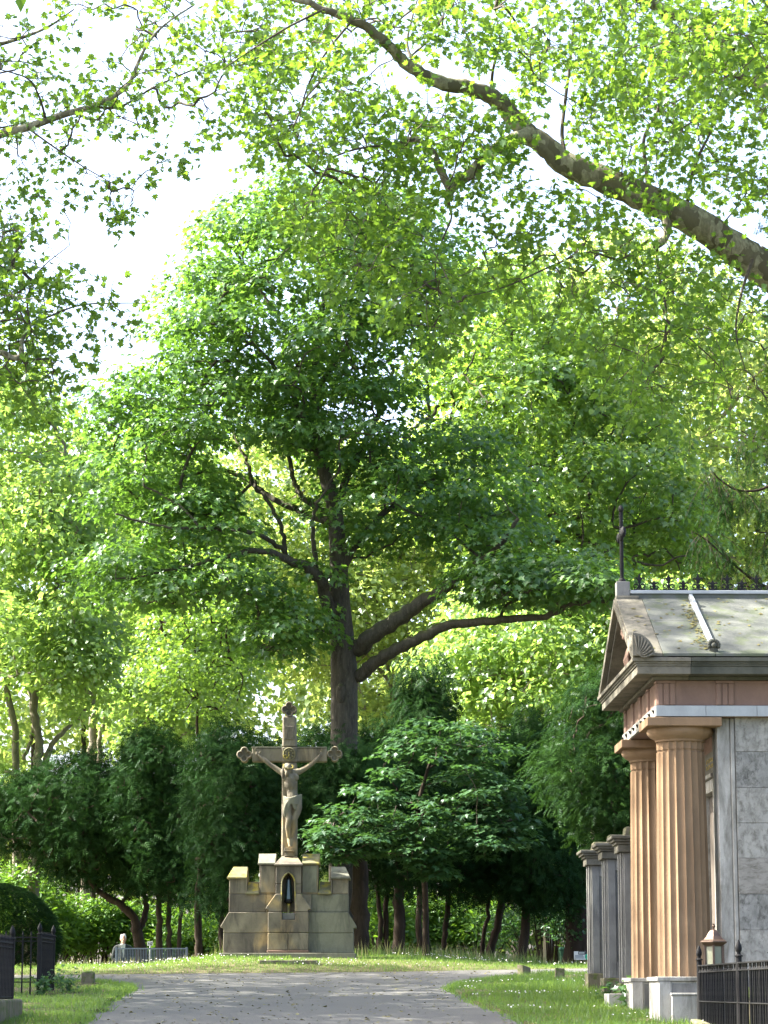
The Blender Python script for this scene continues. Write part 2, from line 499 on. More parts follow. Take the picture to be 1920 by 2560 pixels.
def ground_mat():
    m, nt, out = new_mat('soil_and_turf')
    co = coord(nt, (1, 1, 1), 'World')
    a = ramp(nt, noise(nt, co, 0.8, 6, 0.65), 0.4, 0.6)
    col = mixc(nt, a, (0.060, 0.062, 0.026), (0.125, 0.105, 0.066))
    col = mixc(nt, ramp(nt, noise(nt, co, 9, 5), 0.4, 0.7), col, (0.075, 0.085, 0.03))
    principled(nt, out, col, 0.95, 0, 0.1, bump(nt, noise(nt, co, 14, 6), 0.8, 0.05))
    return m
M['ground'] = ground_mat()
def asphalt_mat():
    m, nt, out = new_mat('worn_asphalt')
    co = coord(nt, (1, 1, 1), 'World')
    col = mixc(nt, ramp(nt, noise(nt, co, 0.5, 6, 0.7), 0.35, 0.65), (0.066, 0.067, 0.066), (0.088, 0.088, 0.084))
    col = mixc(nt, ramp(nt, noise(nt, co, 70, 3, 0.7), 0.30, 0.85), col, (0.108, 0.107, 0.101))
    col = mixc(nt, ramp(nt, noise(nt, co, 2.5, 6, 0.75), 0.60, 0.74), col, (0.125, 0.112, 0.075))   # blown pollen and grit
    v = nd(nt, 'ShaderNodeTexVoronoi', feature='DISTANCE_TO_EDGE'); v.inputs['Scale'].default_value = 0.16
    nn = nd(nt, 'ShaderNodeTexNoise'); nn.inputs['Scale'].default_value = 1.2; nn.inputs['Detail'].default_value = 6; nt.links.new(co, nn.inputs['Vector'])
    ad = nd(nt, 'ShaderNodeVectorMath', operation='ADD'); nt.links.new(co, ad.inputs[0]); nt.links.new(nn.outputs['Color'], ad.inputs[1])
    nt.links.new(ad.outputs[0], v.inputs['Vector'])
    cr = ramp(nt, v.outputs['Distance'], 0.005, 0.0)
    col = mixc(nt, cr, col, (0.13, 0.125, 0.085))
    principled(nt, out, col, 0.82, 0, 0.3, bump(nt, noise(nt, co, 90, 3), 0.5, 0.01))
    return m
M['asphalt'] = asphalt_mat()

# ------------------------------------------------------------------ setting: ground, road, verges
def build_ground():
    xs = np.concatenate([[-900, -300, -120, -60], np.arange(-30, 30.01, 0.75), [60, 120, 300, 900]])
    ys = np.concatenate([[-300, -60, -5.01], np.arange(-5, 44, 1.5), np.arange(44, 74.01, 0.5), np.arange(76, 120, 4), [160, 300, 700, 1800]])
    X, Y = np.meshgrid(xs, ys)
    Z = zg(X, Y)
    inside = (np.abs(X) < 30) & (Y > 52) & (Y < 74)
    Z = Z + inside * rng.normal(0, 0.015, Z.shape)
    nx = len(xs)
    mb = MB()
    V = np.stack([X, Y, Z], -1).reshape(-1, 3)
    Fs = []
    for j in range(len(ys) - 1):
        for i in range(nx - 1):
            Fs.append((j * nx + i, j * nx + i + 1, (j + 1) * nx + i + 1, (j + 1) * nx + i))
    mb.add(V, Fs)
    o = mb.build('ground', M['ground'], None, 60)
    tag(o, kind='structure')
build_ground()

def build_road():
    xs = np.linspace(-45, 45, 121)
    far = []
    for x in xs:
        y = float(far_edge(x)) + rng.normal(0, 0.04) - 0.02
        far.append((x, y))
    n = len(xs)
    mb = MB()
    V = [(x, -4.5, 0.04 * -4.5 + 0.006) for x, y in far] + [(x, y, 0.04 * y + 0.006) for x, y in far]
    mb.add(V, [(i, i + 1, n + i + 1, n + i) for i in range(n - 1)])
    o = mb.build('road', M['asphalt'])
    tag(o, kind='structure')
build_road()

def wiggle(poly, n, amp):
    out = []
    for i in range(len(poly)):
        a = np.array(poly[i], float); b = np.array(poly[(i + 1) % len(poly)], float)
        for k in range(n):
            out.append(a + (b - a) * k / n + rng.normal(0, amp, 2))
    return out
def g2(px, py):
    p = G(px, py)
    return (p[0], p[1])
VL = [g2(190, 2568), g2(215, 2548), g2(262, 2514), g2(310, 2484), g2(327, 2476), g2(314, 2470), g2(272, 2464), g2(236, 2460), g2(150, 2459)]
VL = VL + [(-9, 42.2), (-20, 42.0), (-20, 14), (VL[0][0] - 0.35, 14), (VL[0][0] - 0.15, 24)]
VR = [g2(1330, 2562), g2(1300, 2549), g2(1200, 2517), g2(1140, 2482), g2(1132, 2473), g2(1165, 2463), g2(1230, 2452), g2(1310, 2444), g2(1400, 2439)]
VR = VR + [(4.6, 45.6), (9, 46.0), (22, 46.2), (22, 14), (VR[0][0] + 0.25, 14), (VR[0][0] + 0.15, 24)]
def build_verge(name, poly):
    pts = wiggle(poly, 8, 0.035)
    bm = bmesh.new()
    top = [bm.verts.new((x, y, 0.04 * y + 0.045)) for x, y in pts]
    bot = [bm.verts.new((x, y, 0.04 * y - 0.05)) for x, y in pts]
    f = bm.faces.new(top)
    n = len(pts)
    for i in range(n):
        bm.faces.new((top[i], top[(i + 1) % n], bot[(i + 1) % n], bot[i]))
    bmesh.ops.recalc_face_normals(bm, faces=bm.faces)
    bmesh.ops.triangulate(bm, faces=[f])
    me = bpy.data.meshes.new(name); bm.to_mesh(me); bm.free()
    me.materials.append(M['ground'])
    o = bpy.data.objects.new(name, me); C.objects.link(o)
    tag(o, kind='structure')
    return pts
PL = build_verge('verge_left', VL)
PR = build_verge('verge_right', VR)

# ------------------------------------------------------------------ leaves
def half(pts, fold):
    """leaf outline from the base to the tip, one side; returns (verts, faces) with a fold along the midrib"""
    n = len(pts)
    V = [(0, pts[0][1], 0)]
    R_ = [(x, y, fold * x - 0.10 * y * y) for x, y in pts[1:-1]]
    L_ = [(-x, y, fold * x - 0.10 * y * y) for x, y in pts[1:-1]]
    V = V + R_ + [(0, pts[-1][1], -0.10)] + L_
    k = len(R_)
    f1 = (0,) + tuple(range(1, k + 2))
    f2 = (0, k + 1) + tuple(range(2 * k + 1, k + 1, -1))
    return np.array(V, float), [f1, f2]
T_MAPLE = half([(0, 0), (0.36, 0.0), (0.27, 0.22), (0.56, 0.46), (0.21, 0.5), (0, 1.0)], 0.16)
T_PLANE = half([(0, 0), (0.30, -0.06), (0.29, 0.12), (0.58, 0.24), (0.33, 0.38), (0.46, 0.66), (0.18, 0.58), (0, 1.0)], 0.18)
T_KITE = half([(0, 0), (0.42, 0.30), (0.22, 0.62), (0, 1.0)], 0.22)
T_LAUREL = half([(0, 0), (0.17, 0.35), (0.14, 0.70), (0, 1.0)], 0.35)
def spray(nn, droop, w=0.05, ang=0.9, l0=0.42):
    V = []; Fs = []
    def tri(a, b, c):
        i = len(V); V.extend([a, b, c]); Fs.append((i, i + 1, i + 2))
    tri((-0.018, 0, 0), (0.018, 0, 0), (0, 1, -droop))
    for i in range(nn):
        y = 0.08 + 0.84 * i / nn
        z = -droop * y * y
        for s in (-1, 1):
            l = l0 * (1 - 0.55 * y)
            tx, ty = s * l * math.sin(ang), y + l * math.cos(ang)
            tri((0, y - w, z), (0, y + w, z), (tx, ty, z - droop * 0.25))
    return np.array(V, float), Fs
T_YEW = spray(4, 0.25, 0.055)
T_SPRUCE = spray(5, 0.25, 0.045, 0.8, 0.34)

def frames(n, t):
    n = unit(n)
    t = t - np.sum(t * n, -1, keepdims=True) * n
    t = unit(t)
    s = np.cross(t, n)
    return np.stack([s, t, n], -1)
def scatter(name, T, mat, parent, pos, R_, size, tint, kind=None):
    Tv, Tf = T
    N = len(pos); k = len(Tv)
    size = np.broadcast_to(np.asarray(size, float), (N,))
    V = pos[:, None, :] + size[:, None, None] * np.einsum('nij,kj->nki', R_, Tv)
    me = bpy.data.meshes.new(name)
    me.vertices.add(N * k)
    me.vertices.foreach_set('co', V.astype(np.float32).ravel())
    loops = np.concatenate([np.array(f) for f in Tf])
    L_ = len(loops)
    tot = np.array([len(f) for f in Tf])
    st = np.concatenate([[0], np.cumsum(tot)[:-1]])
    me.loops.add(N * L_)
    me.loops.foreach_set('vertex_index', (np.arange(N)[:, None] * k + loops[None, :]).astype(np.int32).ravel())
    me.polygons.add(N * len(Tf))
    me.polygons.foreach_set('loop_start', (np.arange(N)[:, None] * L_ + st[None, :]).astype(np.int32).ravel())
    me.update(calc_edges=True)
    at = me.attributes.new('tint', 'FLOAT', 'POINT')
    at.data.foreach_set('value', np.repeat(np.clip(tint, 0, 1), k).astype(np.float32))
    me.materials.append(mat)
    o = bpy.data.objects.new(name, me); C.objects.link(o)
    o.parent = parent
    if kind: o['kind'] = kind
    return o
LEAF_MESH = {}
def leaf_mesh(T, mat, key):
    if key not in LEAF_MESH:
        out = []
        for tv in (0.1, 0.35, 0.6, 0.9):
            me = bpy.data.meshes.new('leaf')
            me.from_pydata([tuple(v) for v in T[0]], [], T[1]); me.update()
            at = me.attributes.new('tint', 'FLOAT', 'POINT')
            at.data.foreach_set('value', np.full(len(T[0]), tv, np.float32))
            me.materials.append(mat)
            out.append(me)
        LEAF_MESH[key] = out
    return LEAF_MESH[key]
def foliage(root, T, mat, key, pos, R_, size, tint, singles=0, name='crown'):
    """the crown as one part; the leaves that show largest as parts of their own"""
    size = np.broadcast_to(np.asarray(size, float), (len(pos),)).copy()
    if singles:
        px, py = proj(pos)
        ok = (px > 20) & (px < 1900) & (py > 20) & (py < 2540)
        depth = pos[:, 1]
        face = np.abs(np.sum(R_[:, :, 2] * unit(pos - np.array((0, 0, CAMZ))), -1))
        score = np.where(ok, size / depth * (0.25 + face), 0)
        front = depth < np.quantile(depth[ok], 0.35) if ok.any() else ok
        score = score * (1 + 2.0 * front)
        idx = np.argsort(-score)[:singles]
        ms = leaf_mesh(T, mat, key)
        for i in idx:
            Mx = Matrix.Identity(4)
            for a in range(3):
                for b in range(3):
                    Mx[a][b] = R_[i, a, b] * size[i]
                Mx[a][3] = pos[i, a]
            o = bpy.data.objects.new('leaf', ms[int(np.clip(tint[i] * 4, 0, 3))])
            C.objects.link(o); o.parent = root
            o.matrix_basis = Mx
        keep = np.ones(len(pos), bool); keep[idx] = False
        pos, R_, size, tint = pos[keep], R_[keep], size[keep], tint[keep]
    o = scatter(name, T, mat, root, pos, R_, size, tint, 'stuff')
    return o

# ------------------------------------------------------------------ trees
# every tree's Empty stands at the origin with its own offset in the parts, so the parts keep world coordinates
def inside(poly, p):
    x, y = p
    c = False
    n = len(poly)
    for i in range(n):
        x1, y1 = poly[i]; x2, y2 = poly[(i + 1) % n]
        if (y1 > y) != (y2 > y) and x < (x2 - x1) * (y - y1) / (y2 - y1) + x1:
            c = not c
    return c
def edge_dist(poly, p):
    p = np.array(p, float); best = 1e9
    for i in range(len(poly)):
        a = np.array(poly[i], float); b = np.array(poly[(i + 1) % len(poly)], float)
        t = np.clip(np.dot(p - a, b - a) / max(np.dot(b - a, b - a), 1e-9), 0, 1)
        best = min(best, np.linalg.norm(a + t * (b - a) - p))
    return best
def fill(poly, n, gap, Y0, depth, holes=(), inset=0, thin=()):
    """points through the volume behind an outline (print coordinates): deep in the middle, thin at the rim"""
    xs = [p[0] for p in poly]; ys = [p[1] for p in poly]
    pts = []; out = []
    tries = 0
    R0 = 0.35 * min(max(xs) - min(xs), max(ys) - min(ys))
    while len(out) < n and tries < n * 60:
        tries += 1
        p = (random.uniform(min(xs), max(xs)), random.uniform(min(ys), max(ys)))
        if not inside(poly, p): continue
        e = edge_dist(poly, p)
        if e < inset: continue
        k = min(e / R0, 1.0)
        w = depth * math.sqrt(max(0, 1 - (1 - k) ** 2))
        Y = Y0 + random.uniform(-1, 1) * w
        if any(inside(h, p) for h in holes): continue
        if any(random.random() < pr_ and inside(h, p) for h, pr_ in thin): continue
        if any((p[0] - q[0]) ** 2 + (p[1] - q[1]) ** 2 < gap * gap and abs(Y - q[2]) < 1.2 for q in pts): continue
        pts.append((p[0], p[1], Y))
        out.append(D(p[0], p[1], Y))
    return np.array(out)

def smooth_path(pts, n=6):
    """Catmull-Rom through the points"""
    pts = np.asarray(pts, float)
    if len(pts) < 3:
        return np.array([pts[0] + (pts[-1] - pts[0]) * t for t in np.linspace(0, 1, n + 1)])
    P_ = np.vstack([2 * pts[0] - pts[1], pts, 2 * pts[-1] - pts[-2]])
    out = []
    for i in range(1, len(P_) - 2):
        p0, p1, p2, p3 = P_[i - 1:i + 3]
        for k in range(n):
            t = k / n
            out.append(0.5 * ((2 * p1) + (-p0 + p2) * t + (2 * p0 - 5 * p1 + 4 * p2 - p3) * t * t + (-p0 + 3 * p1 - 3 * p2 + p3) * t ** 3))
    out.append(pts[-1])
    return np.array(out)
def limb_from(pts, Y, widths, dY=None, n=6, jit=0.0):
    """pts in print coordinates, widths in print pixels -> (path, radius)"""
    k = len(pts)
    if dY is None: dY = [0] * k
    elif isinstance(dY, (int, float)): dY = list(np.linspace(0, dY, k))
    w3 = np.array([D(p[0], p[1], Y + d) for p, d in zip(pts, dY)])
    r = np.interp(np.linspace(0, 1, k), np.linspace(0, 1, len(widths)), widths) * 1920 / 1659.0 / np.array([ppm(Y + d) for d in dY]) / 2
    path = smooth_path(w3, n)
    if jit:
        path[1:-1] += rng.normal(0, jit, path[1:-1].shape)
    rad = np.interp(np.linspace(0, 1, len(path)), np.linspace(0, 1, k), r)
    return path, rad
def grow(skel, centers, r_tip=0.012, steps=4, sag=0.12, jitter=0.06, rise=0.35, cap=0.07):
    """joins each clump to the nearest wood, thin shoots adding up to thicker boughs; returns [(path, radii)]"""
    pos = [p for path in skel for p in path]
    nodes = np.array(pos); parent = [-1] * len(pos)
    allp = list(nodes)
    A = np.array(allp)
    d0 = np.array([np.min(np.linalg.norm(A - c, axis=1)) for c in centers])
    order = np.argsort(d0)
    segs = []
    cnt = [0] * len(allp)
    for i in order:
        c = centers[i]
        A = np.array(allp)
        d = A - c
        dist = np.linalg.norm(d * np.array((1, 1, 1.0)), axis=1) + rise * np.maximum(d[:, 2], 0)
        j = int(np.argmin(dist))
        a = A[j]
        L = np.linalg.norm(c - a)
        prev = j; ids = [j]
        for s in range(1, steps + 1):
            t = s / steps
            q = a + (c - a) * t
            q = q + np.array((0, 0, sag * L * math.sin(math.pi * t)))
            if s < steps: q = q + rng.normal(0, jitter * L / steps * 2, 3)
            allp.append(q); parent.append(prev); cnt.append(0); prev = len(allp) - 1; ids.append(prev)
        segs.append(ids)
        q = prev
        while q != -1:
            cnt[q] += 1; q = parent[q]
    res = []
    for ids in segs:
        path = np.array([allp[k] for k in ids])
        rad = np.array([min(r_tip * math.sqrt(max(cnt[k], 1)), cap) for k in ids])
        rad[0] = min(rad[0], rad[1] * 1.15)
        res.append((path, rad))
    return res
def wood(root, name, mat, items, n=5, kind=None):
    mb = MB()
    for path, rad in items:
        mb.tube(path, rad, n, cap=False)
    o = mb.build(name, mat, root, 80)
    if kind: o['kind'] = kind
    return o
def clumps(centers, rx, rz, per, size, up=0.75, out=0.55, rnd=0.35, low=-0.25, droop=0.35, shell=0.55, sz_var=0.25):
    """umbrella-shaped pads of leaves"""
    n = len(centers)
    k = rng.uniform(0.65, 1.35, n)
    cntv = np.maximum((per * k ** 2).astype(int), 8)
    idx = np.repeat(np.arange(n), cntv)
    N = len(idx)
    u = rng.uniform(low, 1, N); ph = rng.uniform(0, 2 * np.pi, N)
    s = np.sqrt(np.maximum(0, 1 - u * u))
    d = np.stack([s * np.cos(ph), s * np.sin(ph), u], -1)
    rr = shell + (1 - shell) * rng.uniform(0, 1, N) ** 0.5
    sh = rng.uniform(0.8, 1.25, (n, 2))[idx]
    rad = np.stack([rx * k[idx] * sh[:, 0], rx * k[idx] * sh[:, 1], rz * k[idx]], -1)
    lump = 1 + 0.18 * np.sin(ph * 3 + idx * 1.7) + 0.12 * np.sin(ph * 7 + idx)
    pos = centers[idx] + d * rad * rr[:, None] * lump[:, None]
    nrm = up * np.array((0, 0, 1.0)) + out * d + rng.normal(0, rnd, (N, 3))
    tip = np.stack([d[:, 0], d[:, 1], -droop * np.ones(N)], -1) + rng.normal(0, 0.4, (N, 3))
    R_ = frames(nrm, tip)
    size_ = size * rng.uniform(1 - sz_var, 1 + sz_var, N)
    tint = 0.5 + rng.normal(0, 0.22, N) + rng.normal(0, 0.18, n)[idx]
    return pos, R_, size_, tint
def sprays_from(paths, per_m, size, spread, rnd=0.6, up=0.5, droop=0.5):
    """leaves set along thin shoots"""
    pos = []; tips = []
    for path, rad in paths:
        seg = np.diff(path, axis=0); L = np.linalg.norm(seg, axis=1)
        m = max(int(L.sum() * per_m), 2)
        cum = np.concatenate([[0], np.cumsum(L)])
        t = cum[-1] * rng.uniform(0.12, 1, m) ** 0.75
        q = np.stack([np.interp(t, cum, path[:, a]) for a in range(3)], -1)
        off = rng.normal(0, spread, (m, 3)); off[:, 2] -= abs(spread) * 0.35
        pos.append(q + off); tips.append(off + 0.25 * unit(path[-1] - path[0]))
    pos = np.concatenate(pos); tips = np.concatenate(tips)
    N = len(pos)
    nrm = np.array((0, 0, up)) + rng.normal(0, rnd, (N, 3))
    tip = unit(tips) + np.array((0, 0, -droop)) + rng.normal(0, 0.3, (N, 3))
    return pos, frames(nrm, tip), size * rng.uniform(0.7, 1.25, N), np.clip(0.5 + rng.normal(0, 0.22, N), 0, 1)
def shoots(starts, dirs, L, droop=0.5, steps=7, wig=0.12):
    """thin hanging shoots"""
    out = []
    for s, d in zip(starts, dirs):
        l = L * random.uniform(0.6, 1.3)
        p = np.array(s, float); v = unit(np.array(d, float))
        path = [p.copy()]
        for k in range(steps):
            v = unit(v + np.array((0, 0, -droop / steps * (0.5 + k / steps))) + rng.normal(0, wig, 3))
            p = p + v * l / steps
            path.append(p.copy())
        out.append((np.array(path), np.linspace(0.006, 0.003, steps + 1)))
    return out

WROOTS = []
def tree_root(name, label, x, y, group=None, cat='tree'):
    r = thing(name, label, cat, (x, y, gz(x, y) - 0.05), 0, group)
    WROOTS.append(r)
    return r
def drop(path, rad, flare=1.35):
    """carry a trunk down to the ground and flare its foot"""
    p0 = path[0]
    g = gz(p0[0], p0[1]) - 0.15
    if p0[2] > g + 0.2:
        n = max(int((p0[2] - g) / 0.6), 2)
        d = path[0] - path[min(3, len(path) - 1)]
        d = d / max(abs(d[2]), 1e-3); d = np.clip(d, -0.25, 0.25)
        low = np.array([(p0[0] + d[0] * 0.3 * (p0[2] - z), p0[1] + d[1] * 0.3 * (p0[2] - z), z) for z in np.linspace(g, p0[2], n, endpoint=False)])
        k = np.linspace(1, 0, n) ** 3
        rl = rad[0] * (1.12 + (flare - 1.0) * k)
        path = np.vstack([low, path]); rad = np.concatenate([rl, rad])
    return path, rad

# ---- the great maple behind the cross
def main_maple():
    Y = 60.0
    root = tree_root('maple_tree', 'tall broad-crowned maple with a thick grey-brown trunk behind the stone crucifix', *D(744, 2000, Y)[:2])
    tr = limb_from([(744, 1760), (743, 1650), (743, 1480), (741, 1400), (734, 1300), (731, 1200), (722, 1100), (706, 1040), (690, 980), (681, 900), (679, 820), (690, 700), (712, 600), (722, 510)], Y,
                   [62, 61, 60, 56, 45, 40, 34, 30, 25, 21, 17, 12, 9, 5])
    tr = drop(*tr, flare=1.5)
    skel = [tr[0]]
    mb = MB(); mb.tube(tr[0], tr[1], 14, 0.02); mb.build('trunk', M['bark_maple'], root, 80)
    L = [
        ([(726, 1345), (705, 1295), (692, 1252), (668, 1230), (620, 1206), (560, 1190), (500, 1200), (430, 1218), (330, 1240), (250, 1250)], [34, 30, 26, 22, 16, 12, 9, 7, 4], -2.5),
        ([(692, 1255), (680, 1205), (676, 1130), (690, 1080)], [16, 12, 9, 7], -1.0),
        ([(630, 1208), (590, 1172), (545, 1150), (490, 1142), (430, 1140), (330, 1134), (250, 1110)], [12, 11, 10, 8, 6, 4], -3.5),
        ([(616, 1204), (608, 1150), (590, 1100), (562, 1062), (545, 1040)], [11, 10, 9, 8], 0.5),
        ([(712, 1125), (680, 1118), (645, 1103), (590, 1077), (545, 1045), (500, 1021), (440, 1018), (380, 1032), (300, 1010)], [20, 16, 14, 12, 9, 6, 4], 2.0),
        ([(545, 1045), (500, 1082), (440, 1108), (380, 1110)], [8, 6, 4], 1.0),
        ([(545, 1042), (530, 990), (505, 940), (480, 880)], [9, 7, 5], 1.5),
        ([(706, 1105), (665, 1085), (640, 1055), (628, 1010), (622, 965), (600, 900), (570, 840)], [14, 12, 10, 8, 6], 2.2),
        ([(770, 1405), (800, 1377), (870, 1331), (930, 1290), (990, 1250), (1040, 1212), (1085, 1172), (1120, 1120)], [40, 36, 32, 27, 20, 14, 9], -2.0),
        ([(772, 1462), (810, 1432), (870, 1396), (940, 1361), (1010, 1346), (1100, 1337), (1180, 1330), (1240, 1305), (1310, 1300)], [30, 28, 24, 20, 17, 12, 7], -2.8),
        ([(736, 1235), (775, 1170), (830, 1110), (890, 1060), (960, 1020)], [22, 18, 14, 10, 6], 1.5),
        ([(722, 1100), (760, 1010), (800, 930), (830, 860), (850, 800)], [20, 16, 12, 8], 2.5),
        ([(690, 980), (650, 900), (600, 800), (540, 740), (470, 700)], [16, 13, 10, 7, 4], -1.5),
        ([(682, 880), (640, 780), (610, 700), (560, 620), (520, 560)], [13, 11, 9, 6, 4], 1.0),
        ([(682, 850), (740, 760), (800, 680), (850, 600)], [12, 10, 7, 4], -1.0),
        ([(716, 1370), (690, 1362), (650, 1380), (600, 1395), (560, 1410)], [10, 8, 6, 4], -2.0),
        ([(696, 1250), (720, 1244), (742, 1232)], [10, 9, 7], -1.0),
    ]
    for pts, w, dY in L:
        path, rad = limb_from(pts, Y, w, dY, 5, 0.02)
        skel.append(path)
        m = MB(); m.tube(path, rad, 8, 0.03); m.build('limb', M['bark_maple'], root, 80)
    # healed branch scar on the trunk
    c = D(737, 1500, Y) + np.array((0, -0.29, 0))
    m = MB(); m.ell(c, (0.12, 0.10, 0.24)); m.ell(c + np.array((0, -0.06, 0.12)), (0.075, 0.06, 0.075)); m.build('branch_scar', M['bark_maple'], root, 80)
    out = [(590, 402), (700, 396), (830, 440), (900, 470), (985, 530), (1000, 640), (960, 700), (905, 760), (880, 860), (960, 930), (1060, 960), (1150, 1050), (1160, 1150), (1130, 1240), (1040, 1250),
           (980, 1200), (900, 1180), (850, 1220), (770, 1225), (715, 1160), (660, 1140), (620, 1090), (560, 1010), (520, 1010), (500, 1085), (520, 1110), (440, 1120), (330, 1150),
           (190, 1180), (170, 1120), (200, 1030), (190, 950), (220, 865), (300, 805), (365, 720), (380, 600), (440, 555), (438, 485), (500, 430)]
    holes = [[(590, 560), (700, 600), (700, 690), (600, 690)], [(530, 970), (620, 960), (690, 1060), (690, 1130), (620, 1100), (540, 1030)], [(470, 880), (540, 900), (540, 960), (470, 940)]]
    cen = fill(out, 270, 33, Y, 3.2, holes, 8, [([(150, 960), (560, 940), (720, 1060), (720, 1250), (150, 1250)], 0.42), ([(700, 900), (1200, 900), (1200, 1260), (700, 1260)], 0.35), ([(520, 700), (900, 680), (900, 960), (520, 960)], 0.3)])
    low1 = fill([(170, 1190), (330, 1230), (480, 1190), (600, 1215), (680, 1260), (640, 1300), (520, 1290), (440, 1320), (300, 1330), (200, 1290)], 20, 30, Y - 1.5, 1.8)
    low2 = fill([(1000, 1240), (1200, 1210), (1340, 1230), (1360, 1290), (1260, 1340), (1170, 1310), (1060, 1330)], 30, 29, Y - 2.0, 1.8)
    low3 = fill([(560, 1300), (700, 1330), (705, 1400), (620, 1440), (540, 1400)], 14, 28, Y - 1.0, 1.6)
    low4 = fill([(430, 1100), (520, 1120), (560, 1160), (480, 1200), (330, 1180), (300, 1110)], 8, 28, Y - 1.0, 1.8)
    cen = np.vstack([cen, low1, low2, low3, low4])
    tw = grow(skel, cen, 0.013, 4, 0.08, 0.07, 0.6, 0.075)
    wood(root, 'twigs', M['bark_maple'], tw, 5, 'stuff')
    pos, R_, sz, ti = clumps(cen, 0.84, 0.46, 165, 0.148, 0.70, 0.70, 0.40, -0.15, 0.35, 0.6)
    foliage(root, T_MAPLE, M['maple'], 'maple', pos, R_, sz, ti, 300)
main_maple()

def second_maple():
    Y = 67.0
    root = tree_root('maple_tree', 'second maple, its crown merging with that of the great maple above the mausoleum', *D(1350, 2000, Y)[:2])
    tr = limb_from([(1345, 1620), (1343, 1480), (1335, 1330), (1300, 1220), (1220, 1120), (1130, 1020), (1094, 900), (1095, 820), (1106, 750), (1100, 660)], Y, [30, 28, 25, 22, 19, 17, 14, 11, 8, 4])
    tr = drop(*tr)
    skel = [tr[0]]
    mb = MB(); mb.tube(tr[0], tr[1], 10, 0.02); mb.build('trunk', M['bark_maple'], root, 80)
    L = [([(1094, 880), (1060, 800), (1030, 740), (1000, 690)], [9, 7, 5], 1), ([(1096, 830), (1130, 800), (1160, 770), (1200, 720)], [9, 7, 4], -1),
         ([(1090, 1000), (1000, 940), (930, 905), (900, 920), (885, 945)], [10, 9, 8, 7], -2), ([(928, 905), (925, 870), (922, 820), (930, 760)], [8, 7, 5], -2),
         ([(965, 925), (980, 880), (975, 830), (985, 790)], [7, 6, 4], -2), ([(1084, 1150), (1160, 1120), (1260, 1115), (1340, 1140), (1420, 1120)], [12, 10, 8, 5], -2),
         ([(1088, 1060), (1180, 1000), (1260, 960), (1330, 900)], [12, 9, 7, 4], 1), ([(1082, 1200), (1200, 1170), (1300, 1180), (1400, 1220), (1480, 1200)], [10, 8, 6, 4], -2.5)]
    for pts, w, dY in L:
        path, rad = limb_from(pts, Y, w, dY, 5, 0.02)
        skel.append(path)
        m = MB(); m.tube(path, rad, 7, 0.03); m.build('limb', M['bark_maple'], root, 80)
    out = [(1000, 570), (1150, 600), (1280, 700), (1330, 800), (1420, 850), (1475, 960), (1520, 1080), (1585, 1180), (1480, 1240), (1340, 1270), (1250, 1330), (1180, 1290), (1060, 1260), (960, 1190), (890, 1060), (870, 960), (860, 880), (900, 760), (960, 640)]
    holes = [[(1010, 960), (1080, 990), (1060, 1060), (990, 1030)], [(870, 880), (960, 900), (950, 960), (870, 960)]]
    cen = fill(out, 210, 33, Y, 3.2, holes, 8)
    tw = grow(skel, cen, 0.014, 4, 0.08, 0.07, 0.6, 0.07)
    wood(root, 'twigs', M['bark_maple'], tw, 5, 'stuff')
    pos, R_, sz, ti = clumps(cen, 0.85, 0.50, 150, 0.155, 0.62, 0.75, 0.42, -0.35, 0.35, 0.6)
    foliage(root, T_MAPLE, M['maple2'], 'maple2', pos, R_, sz, ti, 0)
second_maple()

def young_maple():
    Y = 55.0
    root = tree_root('young_maple', 'low spreading young maple with bluish green leaves beside the crucifix pedestal', *D(922, 2040, Y)[:2])
    tr = limb_from([(920, 2020), (918, 1920), (910, 1820), (905, 1740), (925, 1660), (950, 1590)], Y + 0.8, [15, 14, 12, 10, 7, 4])
    tr = drop(*tr, flare=1.2)
    skel = [tr[0]]
    mb = MB(); mb.tube(tr[0], tr[1], 8, 0.03); mb.build('trunk', M['bark_dark'], root, 80)
    for pts, w, dY in [([(912, 1830), (860, 1790), (800, 1780), (740, 1790)], [7, 5, 3], -1.2), ([(906, 1760), (870, 1720), (850, 1690), (830, 1650)], [6, 4, 3], -0.8), ([(908, 1760), (980, 1730), (1050, 1740), (1110, 1770)], [7, 5, 3], -1.0), ([(925, 1660), (990, 1620), (1050, 1610)], [5, 3], -0.5)]:
        path, rad = limb_from(pts, Y + 0.8, w, dY, 5, 0.02)
        skel.append(path); m = MB(); m.tube(path, rad, 6); m.build('limb', M['bark_dark'], root, 80)
    out = [(690, 1775), (760, 1722), (840, 1660), (850, 1590), (940, 1545), (1010, 1562), (1085, 1600), (1110, 1680), (1135, 1760), (1155, 1795), (1080, 1805), (1055, 1845), (1000, 1830), (975, 1890), (940, 1895), (910, 1850), (860, 1820), (800, 1835), (740, 1865), (700, 1850), (680, 1805)]
    cen = fill(out, 118, 20, Y, 1.6, (), 4, [([(830, 1640), (1020, 1630), (960, 1720), (820, 1720)], 0.8), ([(850, 1540), (1100, 1540), (1100, 1640), (850, 1640)], 0.35)])
    cen = np.vstack([cen, fill([(685, 1790), (800, 1805), (900, 1840), (985, 1890), (930, 1905), (860, 1850), (760, 1875), (690, 1855)], 26, 16, Y - 1.0, 0.8), fill([(985, 1800), (1080, 1790), (1165, 1800), (1120, 1840), (1040, 1860)], 10, 16, Y - 0.6, 0.8)])
    tw = grow(skel, cen, 0.007, 4, 0.06, 0.06, 0.4, 0.03)
    wood(root, 'twigs', M['twig'], tw, 4, 'stuff')
    pos, R_, sz, ti = clumps(cen, 0.42, 0.16, 66, 0.135, 0.9, 0.35, 0.25, -0.15, 0.7, 0.2)
    foliage(root, T_MAPLE, M['young_maple'], 'young', pos, R_, sz, ti, 300)
young_maple()

